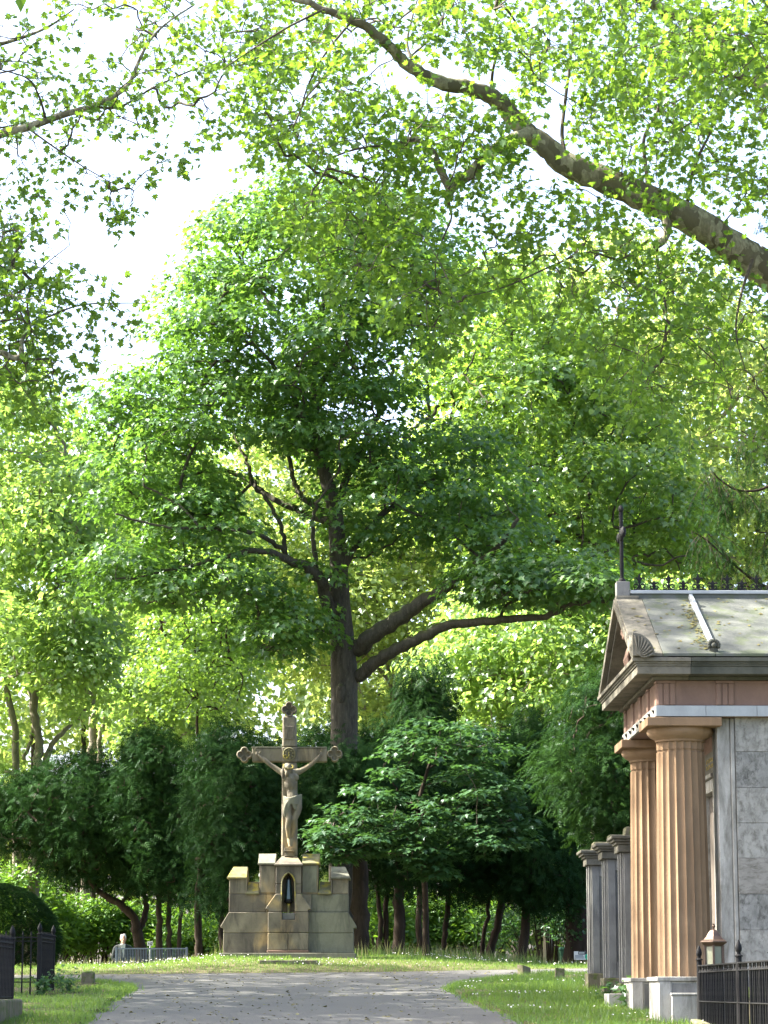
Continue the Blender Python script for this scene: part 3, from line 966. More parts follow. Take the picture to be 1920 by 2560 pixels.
# ---- plane trees over the road
SD = np.array(sdir)
def lands(p, X):
    """where the shadow of p falls on the upright plane x = X"""
    s_ = (X - p[0]) / -SD[0]
    return p - SD * s_
def spares_columns(p):  # thins unseen crown clumps whose shadow would cover the columns
    if p[0] > 3: return True
    q_ = lands(p, 3.25)
    lit = 29.2 < q_[1] < 34.4 and 0.4 < q_[2] < 4.3
    return not lit or random.random() < 0.12
def spray_crown(skel, cen, per, L, size, spread, seed_dir=None, droop=0.7):
    tw = grow(skel, cen, 0.0055, 4, 0.05, 0.10, 0.15, 0.03)
    st = []; dr = []
    for (path, rad) in tw:
        v = unit(path[-1] - path[-3])
        for k in range(2):
            st.append(path[-1 - k] if k else path[-1])
            dr.append(v + rng.normal(0, 0.75, 3) + np.array((0, 0, -0.15)))
    sh = shoots(st, dr, L, droop)
    return tw, sh
def right_plane():
    Y = 38.0
    root = tree_root('plane_tree', 'plane tree reaching a thick mottled bough over the mausoleum and road', 8.9, 41.0)
    base = np.array((8.9, 41.0, gz(8.9, 41.0)))
    t_path = smooth_path([base + np.array((0, 0, -0.3)), base + np.array((0.05, 0, 2.5)), base + np.array((-0.1, 0, 5.5)), base + np.array((0.1, 0.1, 9)), base + np.array((0.4, 0.3, 13)), base + np.array((0.2, 0.2, 18)), base + np.array((0, 0, 22))], 6)
    t_rad = np.interp(np.linspace(0, 1, len(t_path)), [0, 0.04, 0.3, 0.6, 1], [0.75, 0.58, 0.5, 0.36, 0.06])
    mb = MB(); mb.tube(t_path, t_rad, 16, 0.015); mb.build('trunk', M['bark_plane'], root, 80)
    skel = [t_path]
    big = limb_from([(2080, 900), (1950, 800), (1800, 690), (1659, 590), (1600, 546), (1500, 480), (1400, 430), (1300, 385), (1225, 355), (1170, 310), (1120, 270), (1085, 225), (1030, 195), (960, 180), (900, 155), (860, 120), (820, 80), (760, 45), (700, 20), (620, -10), (540, -30)],
                    Y, [90, 86, 82, 80, 76, 70, 65, 61, 54, 47, 43, 38, 34, 31, 28, 25, 21, 17, 13, 9], [3.0, 2.2, 1.2, 0.5, 0.3, 0, 0, 0, 0, 0, 0, -0.2, -0.4, -0.6, -0.8, -1, -1.2, -1.4, -1.6, -1.8, -2], 5, 0.012)
    L = [big,
         limb_from([(1150, 290), (1100, 305), (1050, 338), (1010, 380), (978, 404), (968, 432)], Y - 0.1, [34, 30, 27, 24, 26, 14], -0.6, 5, 0.008),
         limb_from([(972, 408), (950, 365), (930, 322), (895, 300), (866, 312), (868, 345)], Y - 0.6, [22, 18, 15, 13, 13, 11], -0.3, 5, 0.006),
         limb_from([(895, 301), (840, 312), (770, 322), (718, 342), (705, 365)], Y - 0.8, [8, 6, 4, 3], -0.6),
         limb_from([(2110, 430), (1900, 270), (1700, 190), (1610, 125), (1545, 80), (1480, 42), (1400, 5), (1300, -40)], 41.2, [46, 40, 36, 32, 28, 26, 20], -3.6, 5, 0.01),
         limb_from([(2110, 560), (1960, 400), (1850, 310), (1700, 230), (1630, 180), (1560, 150)], 41.2, [44, 40, 36, 30, 24, 10], [0, -2.0, -4.0, -5.5, -6.2, -6.5]),
         limb_from([(1425, 445), (1442, 490), (1432, 520), (1415, 535)], Y - 0.2, [26, 20, 18, 12], -0.3),
         limb_from([(1225, 352), (1214, 290), (1222, 210), (1232, 130), (1240, 40)], Y, [11, 9, 7, 5], 0.8),
         limb_from([(1402, 428), (1396, 370), (1391, 300), (1418, 245), (1435, 180)], Y, [11, 9, 7, 4], 1.0),
         limb_from([(1482, 470), (1490, 400), (1508, 340), (1535, 285), (1545, 240)], Y, [10, 8, 6, 4], -1.0),
         limb_from([(1060, 208), (1065, 150), (1080, 90), (1070, 20)], Y, [9, 7, 5, 3], -1.2),
         limb_from([(905, 158), (880, 100), (890, 40), (910, -30)], Y - 0.8, [9, 7, 5, 3], 1.0),
         limb_from([(1418, 530), (1425, 600), (1440, 680), (1428, 760), (1400, 830)], Y - 0.4, [7, 6, 5, 3, 2], -0.6),
         limb_from([(1400, 520), (1340, 560), (1270, 545), (1180, 580), (1090, 620), (1010, 640)], Y - 0.3, [7, 6, 5, 4, 3, 2], -1.2),
         limb_from([(1440, 690), (1500, 740), (1560, 800), (1580, 860)], Y - 0.8, [4, 3, 2], 0.5),
         limb_from([(968, 430), (975, 470), (955, 520), (940, 580), (950, 650)], Y - 0.7, [6, 5, 4, 3, 2], -0.4),
         limb_from([(1625, 560), (1600, 640), (1590, 720), (1610, 800)], Y - 0.5, [8, 6, 4, 2], -0.8),
         limb_from([(860, 330), (800, 420), (790, 520), (770, 600)], Y - 1.0, [5, 4, 3, 2], 0.5),
         limb_from([(760, 45), (700, 120), (660, 200), (640, 300)], Y - 1.5, [6, 5, 4, 2], 0.4),
         limb_from([(700, 20), (620, 60), (540, 110), (480, 150)], Y - 1.7, [6, 5, 4, 2], -0.3)]
    for path, rad in L:
        skel.append(path)
        m = MB(); m.tube(path, rad, 12 if rad[0] > 0.08 else 6, 0.025 if rad[0] > 0.08 else 0.0)
        m.build('limb', M['bark_plane'] if rad[0] > 0.06 else M['twig'], root, 80)
    z1 = [(560, -40), (1760, -60), (1760, 480), (1600, 420), (1480, 380), (1330, 330), (1200, 260), (1120, 200), (1090, 150), (960, 120), (890, 60), (780, 90), (830, 200), (760, 350), (640, 380), (560, 290), (560, 190), (440, 130), (440, 0)]
    z2 = [(850, 200), (960, 220), (1060, 240), (1110, 330), (1000, 420), (960, 440), (960, 330), (880, 340), (830, 440), (700, 420), (620, 400), (640, 350), (760, 330)]
    z3 = [(1180, 370), (1300, 420), (1420, 480), (1560, 560), (1680, 660), (1720, 900), (1560, 870), (1450, 860), (1360, 900), (1290, 760), (1240, 680), (1140, 620), (1050, 600), (1000, 540), (1040, 470), (1160, 520), (1250, 520), (1200, 440)]
    z4 = [(640, 420), (850, 440), (960, 520), (1000, 640), (960, 720), (880, 700), (840, 620), (760, 600), (680, 560), (610, 480)]
    z5 = [(1420, 60), (1520, 20), (1720, 0), (1720, 190), (1600, 170), (1500, 170)]
    h1 = [[(1560, 160), (1659, 250), (1659, 380), (1540, 330)]]
    cen = np.vstack([fill(z1, 225, 26, Y - 0.5, 3.5, h1, 4), fill(z2, 46, 22, Y - 0.8, 1.6), fill(z3, 95, 27, Y - 0.8, 2.0), fill(z4, 42, 24, Y - 1.6, 1.6), fill(z5, 36, 20, Y - 5, 1.2)])
    tw, sh = spray_crown(skel, cen, 0, 0.75, 0.13, 0.1)
    wood(root, 'twigs', M['twig'], tw + sh, 4, 'stuff')
    pos, R_, sz, ti = sprays_from(sh, 35, 0.104, 0.10, 0.60, 0.65, 0.55)
    p2, R2, s2, t2 = sprays_from([t for t in tw if t[1][-1] < 0.03], 5.0, 0.104, 0.12, 0.60, 0.65, 0.55)
    foliage(root, T_PLANE, M['plane'], 'plane', np.vstack([pos, p2]), np.concatenate([R_, R2]), np.concatenate([sz, s2]), np.concatenate([ti, t2]), 300)
    # the rest of the crown, above the frame: it shades the roof and the road
    c2 = []
    while len(c2) < 150:
        p = np.array((random.uniform(-3, 15), random.uniform(32, 49), random.uniform(15, 24)))
        px, py = proj(p)
        if (py < -150 or px > 2150) and spares_columns(p):
            c2.append(p)
    c2 = np.array(c2)
    tw = grow(skel, c2, 0.014, 4, 0.05, 0.1, 0.2, 0.1)
    wood(root, 'upper_boughs', M['bark_plane'], tw, 4, 'stuff')
    foliage(root, T_KITE, M['plane'], 'plane_k', *clumps(c2, 1.0, 0.6, 75, 0.19, 0.6, 0.5, 0.4, -0.6, 0.4, 0.3), name='upper_crown')
right_plane()

def left_plane():
    Y = 37.0
    root = tree_root('plane_tree', 'plane tree beside the road, its thin dark bough reaching out against white sky', -12.0, 39.0)
    base = np.array((-12.0, 39.0, gz(-12, 39)))
    t_path = smooth_path([base + np.array((0, 0, -0.3)), base + np.array((0.1, 0, 3)), base + np.array((0, 0.1, 7)), base + np.array((-0.3, 0, 12)), base + np.array((-0.4, 0, 17)), base + np.array((-0.2, 0, 22))], 6)
    t_rad = np.interp(np.linspace(0, 1, len(t_path)), [0, 0.04, 0.3, 0.6, 1], [0.8, 0.6, 0.5, 0.34, 0.05])
    mb = MB(); mb.tube(t_path, t_rad, 16, 0.015); mb.build('trunk', M['bark_plane'], root, 80)
    skel = [t_path]
    L = [limb_from([(-900, 520), (-500, 420), (-200, 345), (0, 290), (60, 275), (130, 250), (195, 231), (250, 205), (280, 178), (300, 132), (322, 90), (360, 50), (420, 10)], Y, [40, 36, 28, 21, 19, 16, 14, 12, 10, 8, 6, 5, 4], [1, 0.6, 0.3, 0, 0, 0, 0, 0, 0, 0.1, 0.2, 0.3, 0.4]),
         limb_from([(-860, 940), (-400, 820), (-100, 760), (0, 762), (25, 773), (45, 768), (48, 735), (65, 705), (90, 690), (140, 672)], Y - 1, [34, 26, 20, 14, 14, 13, 10, 7, 5, 3], [3.0, 1.5, 0.4, 0, 0, 0, 0.2, 0.4, 0.6, 0.8]),
         limb_from([(100, 262), (85, 210), (60, 170), (0, 150)], Y, [7, 5, 3], -0.8),
         limb_from([(195, 231), (260, 230), (330, 190), (420, 150), (500, 130)], Y, [7, 5, 4, 2], 0.8),
         limb_from([(60, 277), (120, 320), (180, 360), (250, 400)], Y, [5, 4, 2], -0.5),
         limb_from([(65, 705), (60, 640), (90, 580), (150, 530)], Y - 0.5, [6, 5, 3, 2], 0.4),
         limb_from([(90, 690), (170, 660), (250, 655), (320, 655)], Y - 0.3, [5, 4, 3, 2], 0.3),
         limb_from([(-880, 420), (-600, 300), (-300, 200), (-100, 120), (20, 90), (100, 60), (160, 20)], Y + 1.6, [34, 28, 22, 14, 9, 6, 3], -0.3)]
    for path, rad in L:
        skel.append(path)
        m = MB(); m.tube(path, rad, 9 if rad[0] > 0.06 else 6, 0.02 if rad[0] > 0.06 else 0)
        m.build('limb', M['bark_plane'] if rad[0] > 0.08 else M['twig'], root, 80)
    z1 = [(-60, 60), (60, 30), (100, 120), (60, 160), (140, 180), (190, 130), (280, 120), (290, 60), (260, -30), (600, -30), (590, 170), (500, 180), (480, 240), (400, 230), (330, 245), (280, 310), (190, 300), (120, 330), (60, 380), (-60, 430)]
    z1b = [(130, -20), (200, -20), (215, 70), (150, 70)]
    z2 = [(140, 335), (230, 370), (300, 385), (290, 440), (230, 455), (200, 400), (140, 370)]
    z3 = [(-60, 470), (50, 500), (60, 560), (110, 520), (190, 520), (200, 560), (150, 580), (130, 620), (230, 620), (320, 650), (250, 680), (260, 725), (190, 700), (150, 780), (160, 830), (-60, 840)]
    z3b = [(-60, 420), (35, 440), (60, 540), (100, 620), (110, 760), (150, 820), (60, 850), (-60, 850)]
    cen = np.vstack([fill(z1, 95, 29, Y + 0.3, 1.8), fill(z1b, 5, 20, Y, 0.5), fill(z2, 9, 24, Y, 0.4), fill(z3, 46, 24, Y - 0.4, 1.0), fill(z3b, 60, 18, Y - 0.4, 1.6),
                     np.array([D(70, 425, Y), D(235, 440, Y), D(355, 345, Y), D(415, 300, Y), D(440, 255, Y), D(140, 445, Y)])])
    tw, sh = spray_crown(skel, cen, 0, 0.5, 0.13, 0.09)
    wood(root, 'twigs', M['twig'], tw + sh, 4, 'stuff')
    pos, R_, sz, ti = sprays_from(sh, 24, 0.106, 0.09, 0.55, 0.55, 0.6)
    foliage(root, T_PLANE, M['plane'], 'plane', pos, R_, sz, ti, 300)
    c2 = []
    while len(c2) < 380:
        p = np.array((random.uniform(-21, -4), random.uniform(26, 52), random.uniform(7.5, 24)))
        px, py = proj(p)
        if px < -330 or py < -150:
            e = ((p[0] + 12.5) / 8.8) ** 2 + ((p[1] - 39.5) / 11.5) ** 2 + ((p[2] - 15) / 9.0) ** 2
            if 0.2 < e < 1 and spares_columns(p): c2.append(p)
    # added out-of-frame clumps, placed so broken shade falls on the road and the verge
    k = 0
    while k < 105:
        tx, ty = random.uniform(-8, 3.5), random.uniform(29, 47)
        if math.sin(ty * 2.3 + tx * 0.4) > 0.55: continue
        s_ = (random.uniform(-15, -6.5) - tx) / SD[0]
        if s_ < 4: continue
        p = np.array((tx, ty, 0.04 * ty)) + SD * s_
        px, py = proj(p)
        if (px < -300 or py < -150) and 6.5 < p[2] < 21 and p[1] < 53 and spares_columns(p):
            c2.append(p); k += 1
    c2 = np.array(c2)
    tw = grow(skel, c2, 0.014, 4, 0.05, 0.1, 0.2, 0.1)
    wood(root, 'upper_boughs', M['bark_plane'], tw, 4, 'stuff')
    foliage(root, T_KITE, M['plane'], 'plane_k', *clumps(c2, 1.1, 0.7, 90, 0.21, 0.6, 0.5, 0.4, -0.6, 0.4, 0.3), name='upper_crown')
left_plane()

# ---- trees behind
def bg_tree(name, label, outline, Y, depth, n, per, mat, size, trunks, holes=(), rx=1.0, rz=0.6, gap=26, bark='bark_grey', T=T_KITE, group='trees behind the yews', extra=None):
    p0 = D(trunks[0][0][0][0], 2000, Y)
    root = tree_root(name, label, p0[0], Y, group)
    skel = []
    for i, (pts, w, dY) in enumerate(trunks):
        path, rad = limb_from(pts, Y, w, dY, 5, 0.02)
        if i == 0 or pts[0][1] > 1640:
            path, rad = drop(path, rad)
        skel.append(path)
        m = MB(); m.tube(path, rad, 9, 0.02); m.build('trunk' if i == 0 else 'limb', M[bark], root, 80)
    cen = fill(outline, n, gap, Y, depth, holes, 6)
    tw = grow(skel, cen, 0.016, 3, 0.06, 0.08, 0.5, 0.10)
    wood(root, 'twigs', M[bark], tw, 4, 'stuff')
    pos, R_, sz, ti = clumps(cen, rx, rz, per, size, 0.6, 0.5, 0.45, -0.5, 0.4, 0.35)
    foliage(root, T, M[mat], mat, pos, R_, sz, ti, 0)
    return root
bg_tree('plane_tree', 'pale-barked plane tree with forked stems rising behind the dark yews', [(-80, 840), (60, 822), (130, 850), (180, 930), (230, 1100), (225, 1400), (200, 1660), (-80, 1700)], 78, 4.0, 200, 150, 'bg_leaf', 0.19,
        [([(80, 1720), (82, 1650), (84, 1600), (73, 1540), (84, 1455), (96, 1399), (120, 1280), (135, 1180), (150, 1060), (140, 960)], [24, 21, 18, 16, 13, 10, 8, 5], 0.5),
         ([(36, 1720), (33, 1640), (31, 1570), (16, 1493), (3, 1414), (-20, 1300), (-10, 1150)], [18, 16, 15, 13, 10, 6], -0.8),
         ([(92, 1690), (100, 1640), (118, 1600), (160, 1560), (200, 1520)], [17, 15, 12, 8, 4], 0.5),
         ([(52, 1640), (66, 1600), (72, 1550), (60, 1480)], [9, 8, 6], 0.4)],
        [[(-40, 1440), (60, 1500), (200, 1560), (240, 1640), (100, 1700), (-40, 1660)]])
bg_tree('plane_tree', 'pale-barked plane tree with a single leaning stem behind the spired yew', [(150, 925), (260, 955), (420, 970), (520, 1080), (560, 1300), (510, 1500), (430, 1620), (250, 1640), (190, 1300)], 86, 4.0, 190, 150, 'bg_leaf', 0.20,
        [([(192, 1700), (196, 1642), (201, 1587), (205, 1493), (219, 1415), (245, 1350), (272, 1260), (300, 1160), (320, 1050)], [20, 19, 17, 15, 12, 9, 5], 0.5),
         ([(206, 1690), (215, 1640), (214, 1590), (232, 1540)], [13, 12, 10, 6], -0.5),
         ([(205, 1480), (260, 1440), (340, 1400), (420, 1370)], [9, 7, 5, 3], -0.5)],
        [[(180, 1560), (260, 1560), (250, 1660), (170, 1680)]])
bg_tree('young_tree', 'slender straight young tree rising above the spired yew', [(330, 1230), (415, 1160), (510, 1240), (560, 1400), (530, 1530), (430, 1570), (330, 1480)], 70, 2.0, 80, 100, 'maple2', 0.12,
        [([(428, 1620), (427, 1560), (424, 1480), (420, 1383), (416, 1300), (414, 1200)], [7, 6, 6, 5, 4, 2], 0.2), ([(425, 1480), (450, 1440), (480, 1410)], [3, 2], -0.3), ([(421, 1400), (390, 1360), (370, 1340)], [3, 2], 0.3)],
        rx=0.7, rz=0.3, bark='bark_dark', T=T_MAPLE)
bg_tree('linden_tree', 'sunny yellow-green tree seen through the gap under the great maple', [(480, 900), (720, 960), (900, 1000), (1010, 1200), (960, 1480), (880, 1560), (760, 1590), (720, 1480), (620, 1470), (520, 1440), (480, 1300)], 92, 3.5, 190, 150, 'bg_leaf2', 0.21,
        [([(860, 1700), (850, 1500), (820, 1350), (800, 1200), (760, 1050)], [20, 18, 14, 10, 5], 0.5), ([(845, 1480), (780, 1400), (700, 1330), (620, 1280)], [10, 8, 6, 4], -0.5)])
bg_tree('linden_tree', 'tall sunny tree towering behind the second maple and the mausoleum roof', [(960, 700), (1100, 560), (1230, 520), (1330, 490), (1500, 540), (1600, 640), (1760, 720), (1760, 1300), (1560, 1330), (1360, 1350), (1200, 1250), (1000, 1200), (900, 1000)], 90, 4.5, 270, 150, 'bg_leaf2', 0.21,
        [([(1290, 1700), (1290, 1500), (1300, 1300), (1320, 1100), (1340, 900), (1350, 700)], [26, 24, 20, 16, 12, 6], 0.5), ([(1310, 1200), (1400, 1080), (1480, 980), (1560, 900)], [14, 10, 7, 4], 1.0), ([(1320, 1100), (1240, 960), (1180, 860)], [12, 8, 4], -1.0)])
bg_tree('plane_tree', 'grey-stemmed plane tree standing behind the spruce and the pillared tomb', [(1120, 1200), (1300, 1280), (1420, 1250), (1500, 1300), (1420, 1480), (1300, 1560), (1180, 1620), (1040, 1600), (960, 1560), (930, 1420), (1000, 1350)], 76, 3.0, 130, 150, 'bg_leaf', 0.18,
        [([(1112, 1720), (1112, 1600), (1105, 1530), (1060, 1450), (1020, 1400)], [24, 22, 20, 14, 8], 0.3), ([(1186, 1700), (1186, 1600), (1184, 1500), (1190, 1400)], [18, 17, 15, 9], 0.8), ([(1100, 1520), (1080, 1440), (1120, 1380)], [10, 8, 4], -0.5)])

def far_wood():
    o1 = [(-300, 1060), (200, 1000), (480, 1060), (640, 1080), (1000, 950), (1200, 760), (1900, 720), (1900, 2040), (-300, 2040)]
    cen = fill(o1, 560, 26, 112, 5, [[(530, 1520), (560, 1540), (715, 1555), (730, 1650), (530, 1650)]])
    pos, R_, sz, ti = clumps(cen, 2.1, 1.5, 150, 0.34, 0.4, 0.6, 0.6, -0.7, 0.4, 0.3)
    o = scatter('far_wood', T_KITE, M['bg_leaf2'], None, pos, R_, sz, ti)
    # stems that carry the mass
    mb = MB()
    for k in range(40):
        c = cen[rng.integers(len(cen))]
        if 600 < proj(c)[0] < 900: continue
        mb.tube(np.array([(c[0], c[1], gz(c[0], c[1]) - 0.2), (c[0] + 0.2, c[1], c[2] * 0.5), (c[0], c[1], c[2])]), [0.2, 0.16, 0.06], 6, cap=False)
    st = mb.build('stems', M['bark_dark'], o, 80)
    tag(o, 'distant green wood closing the view behind all the other trees', 'wood', None, 'stuff')
far_wood()

# ---- yews, spruces
def conifer(name, label, outline, Y, depth, n, per, mat, size, trunks, T=T_YEW, rx=0.36, rz=0.5, gap=12, tipup=0.35, up=0.35, group=None, holes=(), droop=-0.3, single=0):
    p0 = D(trunks[0][0][0][0], trunks[0][0][0][1], Y)
    root = tree_root(name, label, p0[0], Y, group)
    skel = []
    for i, (pts, w, dY) in enumerate(trunks):
        path, rad = limb_from(pts, Y, w, dY, 5, 0.015)
        if pts[0][1] > 2030 or i == 0: path, rad = drop(path, rad, 1.25)
        skel.append(path)
        m = MB(); m.tube(path, rad, 8, 0.05); m.build('trunk', M['bark_dark'], root, 80)
    cen = fill(outline, n, gap, Y, depth, holes, 2)
    tw = grow(skel, cen, 0.010, 3, -0.03, 0.08, 0.3, 0.06)
    wood(root, 'twigs', M['bark_dark'], tw, 4, 'stuff')
    pos, R_, sz, ti = clumps(cen, rx, rz, per, size, up, 0.9, 0.45, -0.85, droop, 0.45)
    pos[:, 2] = np.maximum(pos[:, 2], zg(pos[:, 0], pos[:, 1]) + 0.1)
    foliage(root, T, M[mat], mat, pos, R_, sz, ti, 0)
    return root
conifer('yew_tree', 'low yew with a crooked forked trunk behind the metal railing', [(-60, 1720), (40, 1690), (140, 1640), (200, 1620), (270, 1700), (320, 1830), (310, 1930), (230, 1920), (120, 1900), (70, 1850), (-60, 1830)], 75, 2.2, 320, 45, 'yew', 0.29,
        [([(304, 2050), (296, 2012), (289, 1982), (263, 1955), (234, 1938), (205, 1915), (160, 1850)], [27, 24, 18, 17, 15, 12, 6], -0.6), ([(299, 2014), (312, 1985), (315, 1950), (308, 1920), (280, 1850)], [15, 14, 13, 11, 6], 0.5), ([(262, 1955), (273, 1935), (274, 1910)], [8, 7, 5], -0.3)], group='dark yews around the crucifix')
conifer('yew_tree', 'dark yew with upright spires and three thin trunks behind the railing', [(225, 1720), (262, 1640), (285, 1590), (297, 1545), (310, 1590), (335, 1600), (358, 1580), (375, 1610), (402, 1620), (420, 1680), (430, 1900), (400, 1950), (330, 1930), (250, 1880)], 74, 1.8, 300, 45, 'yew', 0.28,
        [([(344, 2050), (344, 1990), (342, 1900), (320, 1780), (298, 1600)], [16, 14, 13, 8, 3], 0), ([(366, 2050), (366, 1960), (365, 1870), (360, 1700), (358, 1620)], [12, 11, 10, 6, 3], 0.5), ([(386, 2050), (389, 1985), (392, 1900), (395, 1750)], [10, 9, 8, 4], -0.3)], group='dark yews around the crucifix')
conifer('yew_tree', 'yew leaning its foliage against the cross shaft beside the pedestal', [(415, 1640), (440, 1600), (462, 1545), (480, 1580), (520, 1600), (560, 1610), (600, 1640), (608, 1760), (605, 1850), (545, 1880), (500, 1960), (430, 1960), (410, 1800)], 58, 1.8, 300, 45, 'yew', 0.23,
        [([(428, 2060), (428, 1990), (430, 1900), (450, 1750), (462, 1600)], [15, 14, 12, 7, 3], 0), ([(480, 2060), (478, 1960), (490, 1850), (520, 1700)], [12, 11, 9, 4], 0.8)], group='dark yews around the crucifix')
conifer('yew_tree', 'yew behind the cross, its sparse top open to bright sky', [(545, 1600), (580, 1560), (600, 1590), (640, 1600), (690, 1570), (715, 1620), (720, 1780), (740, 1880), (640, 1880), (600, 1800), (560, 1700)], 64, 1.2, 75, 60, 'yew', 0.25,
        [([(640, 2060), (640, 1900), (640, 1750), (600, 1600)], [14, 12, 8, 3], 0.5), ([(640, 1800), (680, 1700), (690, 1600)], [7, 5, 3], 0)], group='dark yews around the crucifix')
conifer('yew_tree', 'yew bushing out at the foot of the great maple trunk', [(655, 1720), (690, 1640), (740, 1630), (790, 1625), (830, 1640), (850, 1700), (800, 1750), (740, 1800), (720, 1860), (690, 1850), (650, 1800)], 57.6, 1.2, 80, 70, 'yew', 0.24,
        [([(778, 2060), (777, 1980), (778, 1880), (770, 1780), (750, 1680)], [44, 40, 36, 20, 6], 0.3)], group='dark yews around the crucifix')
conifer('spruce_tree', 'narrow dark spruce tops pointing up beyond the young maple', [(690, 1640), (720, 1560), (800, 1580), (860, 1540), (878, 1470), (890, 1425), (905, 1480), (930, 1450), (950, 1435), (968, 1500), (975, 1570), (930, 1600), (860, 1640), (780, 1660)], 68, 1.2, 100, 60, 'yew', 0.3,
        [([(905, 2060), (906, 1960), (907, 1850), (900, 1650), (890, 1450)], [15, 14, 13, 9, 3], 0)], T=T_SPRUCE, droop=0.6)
SH = 'thin-trunked yews beside the young maple'
for lab, outl, YY, tr in [
    ('shaded yew with two close slim trunks next to the thick bole by the pedestal', [(725, 1760), (760, 1640), (850, 1620), (870, 1760), (860, 1900), (830, 1930), (760, 1900)], 62, [([(818, 2060), (822, 1990), (812, 1900), (815, 1840)], [12, 11, 9, 6], 0), ([(836, 2060), (832, 1960), (840, 1880), (830, 1820)], [13, 12, 10, 6], 0.4)]),
    ('shaded yew with one straight thick trunk under the young maple', [(840, 1700), (870, 1610), (960, 1600), (970, 1790), (960, 1900), (900, 1920), (850, 1900)], 61, [([(862, 2060), (863, 1980), (862, 1900), (860, 1800)], [28, 25, 22, 12], 0)]),
    ('shaded yew with one slim slightly leaning trunk between the laurels', [(910, 1700), (960, 1600), (1050, 1600), (1060, 1780), (1060, 1900), (1000, 1950), (920, 1930)], 63, [([(958, 2060), (964, 1990), (968, 1900), (972, 1820)], [13, 12, 11, 7], 0)]),
    ('shaded yew with a pair of strongly leaning trunks', [(1000, 1700), (1040, 1600), (1120, 1610), (1140, 1740), (1140, 1880), (1090, 1950), (1000, 1940)], 64, [([(1060, 2050), (1076, 1990), (1090, 1900), (1095, 1800)], [18, 17, 15, 9], 0), ([(1042, 2050), (1052, 1980), (1062, 1900), (1070, 1800)], [10, 9, 8, 5], 0.5)]),
    ('tall shaded yew with a stout trunk near the green bin', [(1080, 1620), (1130, 1520), (1150, 1560), (1210, 1600), (1250, 1750), (1270, 1880), (1240, 1960), (1150, 1970), (1090, 1940), (1100, 1800)], 62, [([(1128, 2060), (1136, 1980), (1142, 1880), (1150, 1750), (1145, 1600)], [22, 20, 18, 12, 4], 0)]),
]:
    conifer('yew_tree', lab, outl, YY, 1.4, 110 if 'stout' not in lab else 180, 60, 'yew', 0.26, tr, group=SH)
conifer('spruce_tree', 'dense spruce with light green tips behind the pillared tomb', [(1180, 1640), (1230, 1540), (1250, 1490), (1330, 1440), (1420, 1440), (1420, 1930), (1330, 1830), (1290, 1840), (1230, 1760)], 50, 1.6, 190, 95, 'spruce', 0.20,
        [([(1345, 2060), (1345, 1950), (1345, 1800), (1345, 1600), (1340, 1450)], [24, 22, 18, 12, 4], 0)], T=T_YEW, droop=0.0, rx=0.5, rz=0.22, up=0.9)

def hanging_spruce():
    Y = 46.0
    root = tree_root('spruce_tree', 'tall spruce with long drooping twigs on arching boughs above the mausoleum roof', 7.9, Y)
    base = np.array((7.9, Y, gz(7.9, Y)))
    tp = smooth_path([base - np.array((0, 0, 0.3)), base + np.array((0, 0, 4)), base + np.array((0.1, 0, 9)), base + np.array((0, 0, 15))], 5)
    m = MB(); m.tube(tp, np.linspace(0.26, 0.05, len(tp)), 9, 0.03); m.build('trunk', M['bark_dark'], root, 80)
    L = [limb_from([(1830, 1300), (1720, 1290), (1640, 1260), (1580, 1215), (1530, 1170), (1500, 1150)], Y - 0.6, [9, 8, 7, 5, 4, 2], -0.8),
         limb_from([(1830, 960), (1720, 985), (1660, 1050), (1600, 1060), (1560, 1040), (1540, 1020)], Y - 0.6, [9, 8, 6, 5, 4, 2], -0.6),
         limb_from([(1830, 840), (1740, 870), (1680, 930), (1640, 950), (1600, 930)], Y - 0.4, [9, 7, 6, 4, 2], -0.5),
         limb_from([(1830, 1130), (1740, 1120), (1690, 1150), (1640, 1150)], Y - 0.4, [8, 7, 5, 3], -0.7)]
    for k in range(26):
        a = 2.4 * k; zz = 4.5 + 0.4 * k; ln = 2.6 * (1 - 0.03 * k)
        q0 = base + np.array((0, 0, zz)); dv = np.array((math.cos(a), math.sin(a), 0))
        pth = smooth_path([q0, q0 + dv * ln * 0.5 + np.array((0, 0, -0.1)), q0 + dv * ln + np.array((0, 0, -0.45))], 5)
        px, py = proj(pth[-1])
        if px > 1960: L.append((pth, np.linspace(0.05, 0.012, len(pth))))
    sh = []
    for path, rad in L:
        m = MB(); m.tube(path, rad, 6, 0.04); m.build('limb', M['bark_dark'], root, 80)
        for k in range(46):
            i = rng.integers(2, len(path))
            sh.append((path[i] + rng.normal(0, 0.08, 3), None))
    st = [s for s, _ in sh]
    dr = [np.array((random.uniform(-0.8, 0.8), random.uniform(-0.8, 0.5), -0.5)) for _ in st]
    tw = shoots(st, dr, 0.75, 1.4, 7, 0.08)
    wood(root, 'twigs', M['bark_dark'], tw, 4, 'stuff')
    pos, R_, sz, ti = sprays_from(tw, 26, 0.16, 0.035, 0.7, 0.1, 1.6)
    foliage(root, T_SPRUCE, M['spruce'], 'spruce_h', pos, R_, sz, ti, 0)
hanging_spruce()

